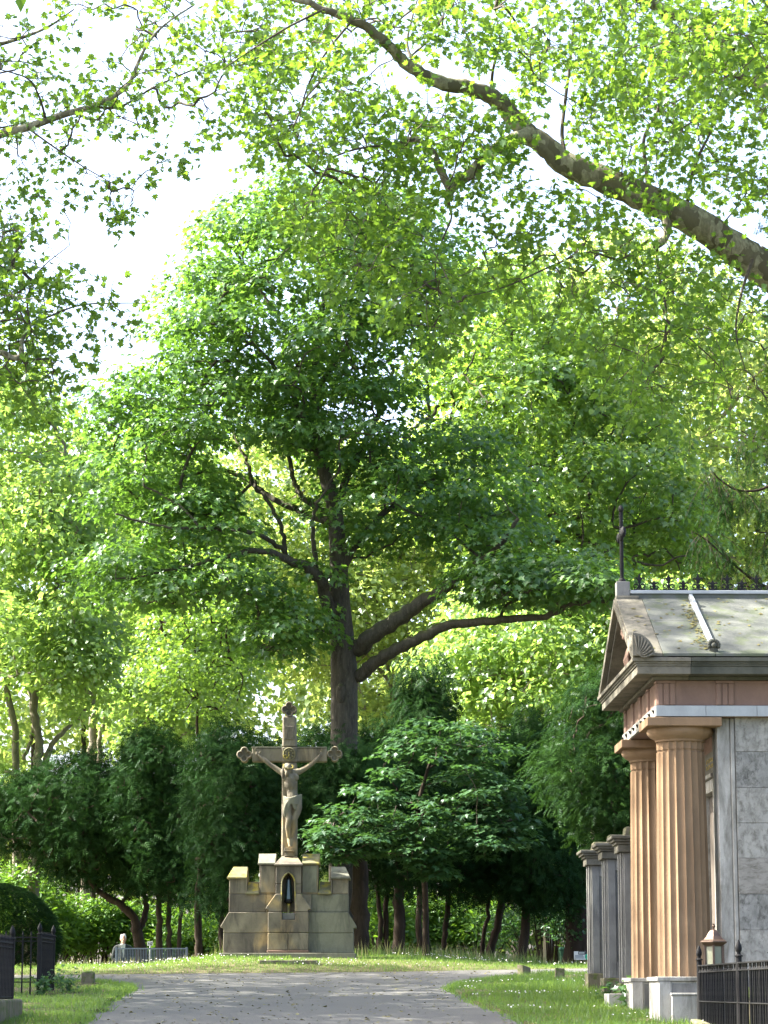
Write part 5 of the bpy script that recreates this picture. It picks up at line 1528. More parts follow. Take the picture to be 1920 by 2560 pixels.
# ------------------------------------------------------------------ the mausoleum
def mausoleum():
    a0 = P(1640, 1791, 30.0)
    X0, Y0 = a0[0], 30.0
    z0 = gz(X0, 31.8) - 0.05
    W = 3.57; LM = 4.6
    root = thing('mausoleum', 'small temple-fronted mausoleum of buff and grey stone with two fluted columns', 'mausoleum', (X0, Y0, z0), 0.017)
    def wz(py, v=0.0): return P(960, py, Y0 + v)[2] - z0
    def uu(px, v=0.0):   # local u of a pixel column on a plane at depth v
        return (px - 960) / F * (Y0 + v) * 1.0 * (CT + ST * 0.12) / CT * CT - X0 + 0.017 * v if False else P(px, 2000, Y0 + v)[0] - X0 + 0.017 * v
    top = wz(2442, 0.1)
    # ---- base
    def bx(name, mat, *a, par=root, bev=0.008):
        m = MB(); m.box(*a); return m.build(name, M[mat], par, None, bev)
    core = bx('base_course', 'granite', 0.9, LM, 0.10, W - 0.1, -0.4, top - 0.002)
    step_z = wz(2489, 0.0)
    for nm, v0, v1 in (('pedestal', -0.05, 0.90), ('pedestal', W - 0.90, W + 0.05)):
        ped = bx(nm, 'white_stone', -0.03, 0.88, v0, v1, -0.4, top - 0.05)
        bx('pedestal_cap', 'white_stone', -0.055, 0.885, v0 - 0.03, v1 + 0.03, top - 0.048, top, par=ped)
        # sunk panel on the side that looks at the camera, framed by raised borders
        bx('sunk_panel', 'granite', 0.12, 0.80, v0 - 0.004, v0 + 0.02, step_z - 0.02 if v0 < 1 else -0.1, top - 0.075, par=ped, bev=0.002)
        bx('panel_border', 'white_stone', -0.03, 0.10, v0 - 0.025, v0 + 0.02, -0.4, top - 0.052, par=ped, bev=0.004)
        bx('panel_border', 'white_stone', 0.80, 0.875, v0 - 0.025, v0 + 0.02, -0.4, top - 0.052, par=ped, bev=0.004)
    bx('plinth_step', 'white_stone', 0.10, LM, -0.16, -0.052, -0.4, step_z)
    bx('plinth_step', 'white_stone', 0.09, LM + 0.02, -0.17, -0.053, step_z + 0.001, step_z + 0.03)
    bx('wing_wall', 'white_stone', -0.22, 0.3, W + 0.09, W + 0.7, -0.4, wz(2484, W + 0.2))
    for k in range(4):
        bx('stair_tread', 'granite', 0.0 + 0.2 * k, 0.9, 0.90, W - 0.90, -0.4, top * (k + 1) / 4 - 0.01)
    # ---- columns
    def column(v):
        u = 0.325
        col = MB()
        zb = top; zt = wz(1857, 0.4)
        n = 20; sub = 6; V = []; Fs = []
        zs = [0, 0.25, 0.5, 0.75, 0.955, 0.957, 0.965, 0.967, 1.0]
        nn = n * sub
        for t in zs:
            r = 0.308 - 0.030 * t + 0.004 * math.sin(math.pi * t)
            if t in (0.957, 0.965): r -= 0.012
            for k in range(nn):
                ph = 2 * math.pi * k / nn
                f = (k % sub) / sub
                dip = 0.028 * math.sin(math.pi * f) ** 0.8 if f > 0 else 0
                rr = r - dip * (1 - 0.0 * t)
                V.append((u + rr * math.cos(ph), v + rr * math.sin(ph), zb + (zt - zb) * t))
        for i in range(len(zs) - 1):
            for k in range(nn):
                k2 = (k + 1) % nn
                Fs.append((i * nn + k, i * nn + k2, (i + 1) * nn + k2, (i + 1) * nn + k))
        Fs.append(tuple(range(nn - 1, -1, -1))); Fs.append(tuple((len(zs) - 1) * nn + k for k in range(nn)))
        col.add(V, Fs)
        o = col.build('column', M['column_stone'], root, 28)
        e0 = zt + 0.001; e1 = wz(1823, 0.4)
        m = MB(); m.lathe([(0.285, e0), (0.292, e0 + 0.012), (0.290, e0 + 0.02), (0.300, e0 + 0.03), (0.345, e0 + 0.055), (0.378, e0 + 0.09), (0.388, e0 + 0.118), (0.378, e1 - 0.001)], 40, u, v)
        m.build('echinus', M['column_stone'], o, 40)
        a1 = wz(1792, 0.0)
        m = MB(); m.box(u - 0.43, u + 0.43, v - 0.43, v + 0.43, e1, a1 - 0.003); m.build('abacus', M['column_stone'], o, None, 0.008)
    column(0.41); column(W - 0.41)
    # ---- entablature
    zA0, zA1 = wz(1791), wz(1763)
    bx('architrave', 'red_stone', 0.03, LM, 0.03, W - 0.03, zA0, zA1)
    cuts = [0.0, uu(1770) , uu(1899), 2.4, 3.6, LM + 0.02]
    for i in range(len(cuts) - 1):
        bx('fascia_plate', 'zinc', cuts[i] + 0.002, cuts[i + 1] - 0.002, -0.005, 0.026, zA0 + 0.003, zA1 - 0.003, bev=0.002)
    vc = [0.03, 0.62, 1.2, 1.79, 2.4, 3.0, W]
    for i in range(len(vc) - 1):
        bx('fascia_plate', 'white_stone', -0.005, 0.026, vc[i] + 0.002, vc[i + 1] - 0.002, zA0 + 0.003, zA1 - 0.003, bev=0.002)
    zF0, zF1 = zA1 + 0.001, wz(1700)
    bx('frieze', 'red_stone', 0.035, LM, 0.035, W - 0.035, zF0, zF1)
    tv = [0.13, 0.55, 0.98, 1.38, 1.785, 2.19, 2.59, 3.02, 3.44]
    def triglyph(m, side, c):
        w_ = 0.215
        for k in range(3):
            x0 = c - w_ / 2 + k * (w_ / 3) + 0.008; x1 = c - w_ / 2 + (k + 1) * (w_ / 3) - 0.008
            if side == 'cam': m.box(x0, x1, 0.012, 0.037, zF0 + 0.004, zF1 - 0.035)
            else: m.box(0.012, 0.037, x0, x1, zF0 + 0.004, zF1 - 0.035)
        if side == 'cam':
            m.box(c - w_ / 2, c + w_ / 2, 0.008, 0.037, zF1 - 0.034, zF1 - 0.002); m.box(c - w_ / 2, c + w_ / 2, 0.024, 0.037, zF0 + 0.003, zF1 - 0.036)
        else:
            m.box(0.008, 0.037, c - w_ / 2, c + w_ / 2, zF1 - 0.034, zF1 - 0.002); m.box(0.024, 0.037, c - w_ / 2, c + w_ / 2, zF0 + 0.003, zF1 - 0.036)
    for c_ in (uu(1672), uu(1820), uu(1820) + 0.68, uu(1820) + 1.36, uu(1820) + 2.04):
        m = MB(); triglyph(m, 'cam', c_); m.build('triglyph', M['red_stone'], root, None, 0.006)
    for c_ in tv[::2]:
        m = MB(); triglyph(m, 'front', c_); m.build('triglyph', M['red_stone'], root, None, 0.006)
    for c_ in tv:
        m = MB(); m.lathe([(0.001, zA1 - 0.09), (0.024, zA1 - 0.05), (0.024, zA1 - 0.045)], 6, -0.012, c_); m.build('gutta', M['iron'], root)
    # cornice
    pr = 0.235
    c0 = wz(1700) + 0.001; c1 = wz(1687, -pr); c2 = wz(1665, -pr); c3 = wz(1643, -pr - 0.05)
    ue = uu(1735, -pr)
    def cor(name, mat, u0, u1, v0, v1, lipL):
        m = MB()
        m.box(u0 if not lipL else u0 + 0.2, u1, v0 + 0.2, v1 - 0.2, c0, c0 + 0.04)
        m.box(u0, u1, v0, v1, c0 + 0.041, c2)
        for k, (d, h) in enumerate([(0.015, 0.25), (0.03, 0.5), (0.055, 1.0)]):
            za = c2 + (c3 - c2) * (0 if k == 0 else [0.25, 0.5][k - 1]) + 0.0005
            zb = c2 + (c3 - c2) * h
            m.box(u0 - (d if lipL else 0), u1, v0 - d, v1 + d, za, zb)
        m.build(name, M[mat], root, None, 0.006)
    cor('cornice', 'cornice_stone', -pr, ue - 0.003, -pr, W + pr, True)
    cor('cornice', 'cornice_dark', ue, LM + 0.2, -pr, W + pr, False)
    # gable
    apex = wz(1500, W / 2)
    mid = W / 2
    ve0, ve1 = -pr - 0.05, W + pr + 0.05
    sl = (apex - c3) / (mid - ve0)
    m = MB(); m.prism_x([(0.15, c3 + 0.002), (W - 0.15, c3 + 0.002), (mid, c3 + (mid - 0.15) * sl)], 0.12, 0.3); m.build('tympanum', M['red_stone'], root)
    def rake(name, th, u0, u1, mat, lift=0.0):
        for sgn in (0, 1):
            pts = [(ve0, c3 + 0.003 + lift), (mid, apex + lift), (mid, apex - th + lift), (ve0 + th / sl * 1.0, c3 + 0.003 + lift)]
            if sgn: pts = [(W - v, z) for v, z in pts]
            m = MB(); m.prism_x(pts, u0, u1); m.build(name, M[mat], root, None, 0.004)
    rake('raking_cornice', 0.15, -pr + 0.02, 0.115, 'cornice_stone', 0.0)
    rake('raking_moulding', 0.10, -pr - 0.045, -pr + 0.018, 'cornice_stone', 0.004)
    # carved bust in the gable
    m = MB()
    bc = np.array((-0.02, 1.66, c3 + 0.19))
    m.ell(bc + np.array((0, 0, 0.02)), (0.10, 0.22, 0.20)); m.ell(bc + np.array((-0.06, -0.05, 0.06)), (0.09, 0.10, 0.14)); m.ell(bc + np.array((-0.05, 0.12, 0.02)), (0.09, 0.12, 0.15))
    m.tube([bc + np.array((-0.05, 0, 0.15)), bc + np.array((-0.07, 0.0, 0.27))], [0.06, 0.05], 10)
    m.ell(bc + np.array((-0.09, 0.0, 0.34)), (0.085, 0.075, 0.105)); m.ell(bc + np.array((-0.175, 0.0, 0.335)), (0.022, 0.014, 0.026)); m.ell(bc + np.array((-0.15, 0.0, 0.285)), (0.03, 0.03, 0.022))
    for k in range(9):
        a = k * 0.42
        m.ell(bc + np.array((-0.075 + 0.085 * math.cos(a + 1.4), -0.03 + 0.02 * (k % 3), 0.37 + 0.09 * math.sin(a + 1.4) * 0.9)), 0.034, 8, 6)
    for k in range(6):
        m.tube([bc + np.array((-0.09, -0.2 + 0.07 * k, 0.16)), bc + np.array((-0.13, -0.16 + 0.06 * k, 0.03)), bc + np.array((-0.10, -0.18 + 0.07 * k, -0.12))], [0.02, 0.026, 0.02], 6)
    blob(m, 'carved_bust', M['red_stone'], root, 0.012, 2)
    # ---- roof
    def slope(v): return c3 + 0.012 + (v - ve0) * sl
    def slab(u0, u1, v0, v1, mat, far=False, name='roof_slab'):
        t = 0.035
        V = []
        for u in (u0, u1):
            for v in (v0, v1):
                V.append((u, W - v if far else v, slope(v))); V.append((u, W - v if far else v, slope(v) + t))
        m = MB(); m.add(V, [(0, 1, 3, 2), (4, 6, 7, 5), (0, 4, 5, 1), (2, 3, 7, 6), (1, 5, 7, 3), (0, 2, 6, 4)])
        o = m.build(name, M[mat], root, None, 0.004)
        bm = bmesh.new(); bm.from_mesh(o.data); bmesh.ops.recalc_face_normals(bm, faces=bm.faces); bm.to_mesh(o.data); bm.free()
    s1 = uu(1665, -0.3); s2 = uu(1787, 0.05)
    vm = 0.86
    us = [-pr - 0.03, s1, s2, s2 + 1.15, s2 + 2.3, LM + 0.2]
    for i in range(len(us) - 1):
        mt = 'cornice_stone' if i == 0 else 'roof_stone'
        for (va, vb) in ((ve0, vm), (vm + 0.004, mid - 0.03)):
            slab(us[i] + 0.003, us[i + 1] - 0.003, va, vb, mt)
            slab(us[i] + 0.003, us[i + 1] - 0.003, va, vb, mt, True)
    for u in us[2:-1]:
        for far in (False, True):
            V = []
            for du in (-0.03, 0.03):
                for v in (ve0 + 0.28, mid - 0.03):
                    V.append((u + du, W - v if far else v, slope(v) + 0.036)); V.append((u + du * 0.7, W - v if far else v, slope(v) + 0.09))
            m = MB(); m.add(V, [(0, 1, 3, 2), (4, 6, 7, 5), (0, 4, 5, 1), (2, 3, 7, 6), (1, 5, 7, 3), (0, 2, 6, 4)])
            o = m.build('roof_rib', M['zinc'], root, None, 0.005)
            bm = bmesh.new(); bm.from_mesh(o.data); bmesh.ops.recalc_face_normals(bm, faces=bm.faces); bm.to_mesh(o.data); bm.free()
    r0, r1, r2 = wz(1498, mid), wz(1487, mid), wz(1478, mid)
    ur = uu(1583, mid)
    bx('ridge_beam', 'roof_stone', ur, LM + 0.2, mid - 0.07, mid + 0.07, r0 - 0.04, r1)
    bx('ridge_beam', 'zinc', ur, LM + 0.2, mid - 0.09, mid + 0.09, r1 + 0.002, r2)
    bx('gable_block', 'cornice_stone', uu(1546, mid), uu(1604, mid), mid - 0.12, mid + 0.12, wz(1518, mid), wz(1493, mid))
    bx('cross_socket', 'granite', uu(1548, mid), uu(1582, mid), mid - 0.085, mid + 0.085, wz(1492.5, mid), wz(1456, mid))
    # iron cross, seen edge-on
    uc = uu(1564, mid)
    zc0, zc1 = wz(1456, mid), wz(1273, mid)
    m = MB(); m.tube([(uc, mid, zc0), (uc, mid, zc1)], 0.024, 8); m.lathe([(0.045, zc0), (0.045, zc0 + 0.03), (0.03, zc0 + 0.05)], 8, uc, mid)
    za = wz(1338, mid)
    m.tube([(uc, mid - 0.24, za), (uc, mid + 0.24, za)], 0.024, 8)
    for d in (-0.24, 0.24):
        m.ell((uc, mid + d, za), (0.034, 0.05, 0.07), 8, 6)
    m.ell((uc, mid, zc1), (0.034, 0.05, 0.05), 8, 6)
    m.ell((uc, mid, za), (0.032, 0.09, 0.09), 10, 6)
    m.build('iron_cross', M['iron'], root, 60)
    # ridge cresting
    def fleur(h, name):
        m = MB(); T_ = 0.011
        m.tube([(0, 0, 0), (0, 0, h * 0.62)], [0.012, 0.010], 5)
        m.frustum(-0.012, 0.012, -T_, T_, h * 0.5, -0.026, 0.026, -T_, T_, h * 0.68); m.frustum(-0.026, 0.026, -T_, T_, h * 0.68, -0.002, 0.002, -0.002, 0.002, h)
        for s in (-1, 1):
            m.tube([(0, 0, h * 0.48), (s * 0.022, 0, h * 0.66), (s * 0.043, 0, h * 0.76), (s * 0.056, 0, h * 0.70), (s * 0.054, 0, h * 0.62)], [0.010, 0.011, 0.010, 0.009, 0.007], 5)
            sp = []
            k_ = 0.72 if name == 'small' else 1.0
            for t in np.linspace(0, 1, 15):
                a = -math.pi / 2 - 0.6 + t * 2 * math.pi * 1.15
                r = 0.040 * k_ * (1 - 0.62 * t)
                sp.append((s * (0.046 * k_ - r * math.cos(a + math.pi) * -1 * 1.0), 0, 0.047 * k_ + r * math.sin(a)))
            m.tube(sp, 0.0085, 5)
        m.box(-0.055, 0.055, -0.008, 0.008, 0.0, 0.012); m.box(-0.02, 0.02, -0.012, 0.012, h * 0.44, h * 0.50)
        me = m.mesh('fleur'); me.materials.append(M['iron']); return me
    tall = fleur(0.205, 'tall'); small = fleur(0.125, 'small')
    bx('cresting_rail', 'iron', ur + 0.01, LM + 0.15, mid - 0.012, mid + 0.012, r2 + 0.001, r2 + 0.016, bev=None)
    uf = uu(1608, mid); du = (uu(1757, mid) - uu(1608, mid)) / 4
    k = 0
    while uf + du * k < LM + 0.1:
        share('cresting_fleur', tall if k % 2 == 0 else small, root, (uf + du * k, mid, r2 + 0.014)); k += 1
    # corner palmette and eaves antefix
    def palmette(u, v, z, R_, n):
        m = MB()
        arcp = [(u, z)] + [(u + R_ * math.sin(a) * 1.0, z + R_ * 1.05 * math.cos(a)) for a in np.linspace(0, math.pi / 2, 12)]
        m.prism(arcp, v, v + 0.07)
        o = m.build('palmette', M['cornice_stone'], root, None, 0.006)
        for k in range(n):
            a = (k + 0.6) / n * math.pi / 2
            b = a + 0.22
            pts = [(u + 0.04, v - 0.008, z + 0.03), (u + R_ * 0.5 * math.sin(b), v - 0.016, z + R_ * 0.5 * math.cos(b)), (u + R_ * 0.9 * math.sin(a), v - 0.012, z + R_ * 0.93 * math.cos(a))]
            mm = MB(); mm.tube(smooth_path(np.array(pts), 5), np.linspace(0.006, 0.014, 11), 6); mm.build('palmette_rib', M['cornice_stone'], o, 60)
    palmette(uu(1588, -0.33), -0.34, c3 + 0.01, 0.255, 8)
    m = MB(); zc_ = slope(ve0 + 0.05) + 0.11; ua = uu(1796, -0.3)
    for k in range(9):
        a = -0.25 + k * (math.pi + 0.5) / 8
        m.ell((ua + 0.055 * math.cos(a), ve0 + 0.06, zc_ + 0.055 * math.sin(a)), (0.026, 0.03, 0.026), 8, 6)
    m.ell((ua, ve0 + 0.03, zc_), (0.03, 0.03, 0.03), 8, 6); m.ell((ua, ve0 + 0.07, zc_ - 0.06), (0.05, 0.03, 0.06), 8, 6)
    m.build('antefix', M['cornice_dark'], root, 60)
    # ---- cella: core, ashlar blocks, anta, door, plaque
    u0 = uu(1842, 0.12)
    bx('cella_core', 'granite', u0 + 0.03, LM - 0.02, 0.16, W - 0.16, top, zA0 - 0.001)
    rows = [1791, 1879, 1969, 2057, 2145, 2235, 2325, 2415, 2442]
    for i in range(len(rows) - 1):
        if rows[i + 1] - rows[i] < 40: pass
        zt = wz(rows[i], 0.12) - (0.002 if i == 0 else 0); zb = max(wz(rows[i + 1], 0.12), top)
        js = [u0, u0 + (1.25 if i % 2 else 0.85), u0 + (2.4 if i % 2 else 2.0), LM]
        for j in range(3):
            bx('ashlar_block', ['grey_stone', 'ashlar_dark', 'grey_stone', 'ashlar_dark', 'ashlar_warm', 'ashlar_dark', 'ashlar_warm', 'grey_stone'][i] if (i + j) % 3 else 'grey_stone', js[j] + 0.0015, js[j + 1] - 0.0015, 0.115 + 0.003 * ((i + j) % 2), 0.158, zb + 0.0015, zt - 0.0015, bev=0.004)
    bx('anta', 'white_stone', u0 - 0.205, u0 - 0.055, 0.15, 0.55, top, zA0 - 0.002, bev=0.01)
    m = MB(); m.prism_x([(0.13, top), (0.50, top), (0.50, zA0 - 0.003), (0.13, zA0 - 0.003)], u0 - 0.053, u0 - 0.003); m.build('anta_edge', M['white_stone'], root, None, 0.012)
    bx('anta', 'white_stone', u0 - 0.205, u0 - 0.003, W - 0.55, W - 0.15, top, zA0 - 0.002, bev=0.01)
    zd = wz(1985, 1.78)
    bx('porch_wall', 'red_stone', u0 - 0.02, u0 + 0.028, 0.56, W - 0.56, zd + 0.16, zA0 - 0.002)
    bx('porch_wall', 'red_stone', u0 - 0.02, u0 + 0.028, 0.56, 1.12, top, zd + 0.158)
    bx('porch_wall', 'red_stone', u0 - 0.02, u0 + 0.028, W - 1.12, W - 0.56, top, zd + 0.158)
    dr = bx('door', 'door_metal', u0 - 0.006, u0 + 0.026, 1.27, W - 1.27, top + 0.002, zd - 0.002, bev=0.003)
    bx('door_jamb', 'white_stone', u0 - 0.11, u0 + 0.026, 1.122, 1.268, top + 0.002, zd + 0.15, par=dr)
    bx('door_jamb', 'white_stone', u0 - 0.11, u0 + 0.026, W - 1.268, W - 1.122, top + 0.002, zd + 0.15, par=dr)
    bx('door_lintel', 'white_stone', u0 - 0.112, u0 + 0.024, 1.27, W - 1.27, zd, zd + 0.149, par=dr)
    bx('door_hood', 'white_stone', u0 - 0.16, u0 + 0.02, 1.08, W - 1.08, zd + 0.152, zd + 0.20, par=dr)
    pz0, pz1 = wz(1962, 1.78), wz(1880, 1.78)
    pq = bx('name_plaque', 'cornice_stone', u0 - 0.05, u0 - 0.021, 1.2, W - 1.2, max(pz0, zd + 0.21), pz1, bev=0.004)
    for r_ in range(3):
        for k in range(7):
            zz = pz1 - 0.12 - 0.075 * r_
            if zz < max(pz0, zd + 0.21) + 0.04: continue
            v = 1.36 + 0.125 * k
            m = MB(); m.box(u0 - 0.056, u0 - 0.049, v, v + 0.012, zz, zz + 0.045)
            if (k + r_) % 2: m.box(u0 - 0.056, u0 - 0.049, v + 0.014, v + 0.05, zz + 0.03, zz + 0.044)
            else: m.box(u0 - 0.056, u0 - 0.049, v + 0.014, v + 0.045, zz, zz + 0.011)
            m.build('gilt_letter', M['gold'], pq)
    # fallen leaves on the roof
    N = 170
    v = rng.uniform(ve0 + 0.1, mid - 0.1, N); u = np.where(rng.uniform(0, 1, N) < 0.55, s2 - 0.06 - np.abs(rng.normal(0, 0.05, N)), rng.uniform(-0.2, 1.6, N))
    pos = np.stack([u, v, slope(v) + 0.042], -1)
    nrm = np.tile((0, -sl, 1.0), (N, 1)) + rng.normal(0, 0.15, (N, 3))
    scatter('leaf_litter', T_KITE, M['litter'], root, pos, frames(nrm, rng.normal(0, 1, (N, 3))), rng.uniform(0.03, 0.07, N), rng.uniform(0, 1, N), 'stuff')
mausoleum()

def pillared_tomb():
    root = thing('pillared_tomb', 'row of three grey panelled stone piers with moulded caps behind the mausoleum', 'tomb', (3.1, 36.5, gz(3.1, 36.5)))
    z_top = P(960, 2064, 34.6)[2] - root.location.z
    for (x, y) in ((3.13, 34.75), (3.065, 36.55), (2.99, 38.4)):
        X = x - 3.1; Y = y - 36.5
        gl = gz(x, y) - root.location.z
        w_, dpt = 0.58, 0.52
        m = MB(); zb = gl + 0.30; zt = z_top - 0.34
        # shaft with a sunk panel on the near face and on the road face, arris chamfered
        m.box(X + 0.012, X + w_, Y + 0.03, Y + dpt, zb, zt)
        pier = m.build('pier', M['granite'], root, None, 0.006)
        def bb(name, *a, bev=0.008):
            mm = MB(); mm.box(*a); return mm.build(name, M['granite'], pier, None, bev)
        bb('stile', X + 0.03, X + 0.14, Y, Y + 0.029, zb, zt - 0.002); bb('stile', X + w_ - 0.13, X + w_, Y, Y + 0.029, zb, zt - 0.002)
        bb('rail', X + 0.142, X + w_ - 0.132, Y + 0.001, Y + 0.029, zt - 0.16, zt - 0.002); bb('rail', X + 0.142, X + w_ - 0.132, Y + 0.001, Y + 0.029, zb, zb + 0.22)
        bb('fillet', X - 0.012, X + 0.011, Y + 0.06, Y + 0.16, zb, zt - 0.003); bb('fillet', X - 0.012, X + 0.011, Y + dpt - 0.13, Y + dpt - 0.03, zb, zt - 0.003)
        mm = MB(); mm.box(X - 0.05, X + w_ + 0.05, Y - 0.05, Y + dpt + 0.05, gl - 0.3, zb - 0.001); mm.build('base', M['kerb_stone'], pier, None, 0.012)
        mm = MB()
        for (d, h0, h1) in ((0.05, 0.0, 0.10), (0.075, 0.101, 0.135), (0.11, 0.136, 0.17), (0.14, 0.171, 0.215)):
            mm.box(X - d, X + w_ + d, Y - d, Y + dpt + d, zt + h0, zt + h1)
        mm.build('cap', M['cornice_stone'], pier, None, 0.01)
        mm = MB(); mm.frustum(X + 0.05, X + w_ - 0.05, Y + 0.05, Y + dpt - 0.05, zt + 0.216, X + 0.07, X + w_ - 0.07, Y + 0.07, Y + dpt - 0.07, zt + 0.34); mm.build('cap_block', M['kerb_stone'], pier, None, 0.012)
    m = MB(); m.box(0.62, 0.86, -1.9, 2.5, -0.3, 1.35); m.build('back_wall', M['granite'], root, None, 0.01)
pillared_tomb()

# ------------------------------------------------------------------ iron fences
def finial_mesh(name, h=0.17):
    m = MB(); m.lathe([(0.026, 0), (0.042, 0.006), (0.042, 0.014), (0.022, 0.026), (0.02, 0.045), (0.030, 0.06), (0.034, 0.085), (0.028, 0.115), (0.012, 0.15), (0.003, h)], 12)
    me = m.mesh(name, 40); me.materials.append(M['iron']); return me
FIN = finial_mesh('finial')
def road_fence():
    X = 3.5; YA, YB = 23.2, 29.5
    zr = P(960, 2413, 29.5)[2]
    root = thing('iron_fence', 'black iron grave railing with urn finials beside the mausoleum columns', 'fence', (X, 26.3, gz(X, 26.3)))
    z0 = root.location.z
    zt = zr - z0
    m = MB()
    V = []
    for y in (YA - 0.2, YB + 0.1):
        g = gz(X, y) - z0
        for (dx, dz) in ((-0.11, g - 0.2), (0.11, g - 0.2), (0.10, g + 0.10), (-0.10, g + 0.10)):
            V.append((dx, y - 26.3, dz))
    m.add(V, [(0, 1, 2, 3), (7, 6, 5, 4), (0, 4, 5, 1), (1, 5, 6, 2), (2, 6, 7, 3), (3, 7, 4, 0)]); m.build('kerb', M['kerb_stone'], root, None, 0.015)
    m = MB(); m.box(-0.022, 0.022, YA - 26.3, YB - 26.3, zt - 0.016, zt); m.build('top_rail', M['iron'], root, None, 0.003)
    m = MB(); m.box(-0.018, 0.018, YA - 26.3, YB - 26.3, zt - 0.085, zt - 0.072); m.build('rail', M['iron'], root, None, 0.003)
    m = MB(); m.box(-0.018, 0.018, YA - 26.3, YB - 26.3, zt - 0.40, zt - 0.388); m.build('rail', M['iron'], root, None, 0.003)
    pk = MB(); pk.box(-0.011, 0.011, -0.008, 0.008, -1.15, -0.085)
    pk.tube([(0, 0, -0.09), (-0.006, 0.02, -0.075), (0.004, 0.035, -0.05), (0, 0.01, -0.035), (0, 0.0, -0.012)], 0.010, 5)
    me = pk.mesh('picket', 40); me.materials.append(M['iron'])
    y = YA + 0.1
    while y < YB:
        o = share('picket', me, root, (rng.normal(0, 0.004), y - 26.3, zt)); y += 0.135
    for yp in (29.5, 26.2, 23.95):
        g = gz(X, yp) - z0
        m = MB(); m.tube([(0, yp - 26.3, g), (0, yp - 26.3, zt + 0.05)], [0.034, 0.03], 10); m.build('post', M['iron'], root, 40)
        share('finial', FIN, root, (0, yp - 26.3, zt + 0.05))
    # the short return towards the mausoleum
road_fence()

def corner_fences():
    def run(label, segs, zr, kerb, posts, loc, extra_rail=True):
        root = thing('iron_fence', label, 'fence', loc)
        z0 = loc[2]
        for (a, b) in segs:
            a = np.array(a); b = np.array(b); L = np.linalg.norm(b - a); d = (b - a) / L
            ang = math.atan2(d[1], d[0])
            for (h, t) in ((0, 0.018), (-0.055, 0.012), (-0.62, 0.014)):
                m = MB(); m.box(0, L, -0.016, 0.016, -t, 0)
                o = m.build('rail', M['iron'], root, None, 0.002); o.location = (a[0] - loc[0], a[1] - loc[1], zr + h - z0); o.rotation_euler = (0, 0, ang)
            n = max(int(L / 0.115), 2)
            pk = MB(); pk.box(-0.010, 0.010, -0.010, 0.010, -1.05, 0.02)
            pk.lathe([(0.012, 0.02), (0.017, 0.03), (0.002, 0.085)], 6)
            me = pk.mesh('picket'); me.materials.append(M['iron'])
            for k in range(1, n):
                p = a + d * L * k / n
                share('picket', me, root, (p[0] - loc[0], p[1] - loc[1], zr - z0), (0, 0, ang))
        for p in posts:
            g = gz(p[0], p[1]) - z0
            m = MB(); m.box(p[0] - loc[0] - 0.028, p[0] - loc[0] + 0.028, p[1] - loc[1] - 0.028, p[1] - loc[1] + 0.028, g - 0.1, zr - z0 + 0.03); m.build('post', M['iron'], root, None, 0.006)
            share('finial', FIN, root, (p[0] - loc[0], p[1] - loc[1], zr - z0 + 0.03))
        if kerb:
            x0, x1, y0, y1, zk = kerb
            m = MB(); m.box(x0 - loc[0], x1 - loc[0], y0 - loc[1], y1 - loc[1], gz(x0, y0) - 0.3 - z0, zk - z0); m.build('kerb', M['kerb_stone'], root, None, 0.03)
        return root
    xa = P(34, 2400, 31.0)[0]
    run('black iron railing on a worn stone kerb at the grass corner', [((xa - 0.02, 24.0), (xa - 0.02, 31.0))], P(0, 2354, 30.5)[2], (xa - 0.35, P(56, 2500, 31.4)[0], 24, 31.45, P(0, 2497, 31.2)[2]), [(xa - 0.02, 31.0), (xa - 0.02, 28.9)], (xa, 29.0, gz(xa, 29.0)))
    xb = P(98, 2400, 37.3)[0]
    run('black iron railing with a corner post in front of the clipped yew', [((xb - 2.6, 37.3), (xb, 37.3)), ((xb, 37.3), (xb + 0.005, 38.8))], P(0, 2342, 37.3)[2], None, [(xb, 37.3), (xb + 0.005, 38.8), (xb - 2.6, 37.3)], (xb, 38.0, gz(xb, 38.0)))
    # worn stump of a post at the end of the fence
    p = P(137, 2462, 39.6)
    m = MB(); m.frustum(-0.06, 0.06, -0.06, 0.06, -0.3, -0.055, 0.045, -0.05, 0.05, 0.22)
    o = m.build('stone_stump', M['kerb_stone'], None, None, 0.012); o.location = (p[0], 39.6, gz(p[0], 39.6)); tag(o, 'short broken stone stump at the end of the corner railing', 'stone')
corner_fences()

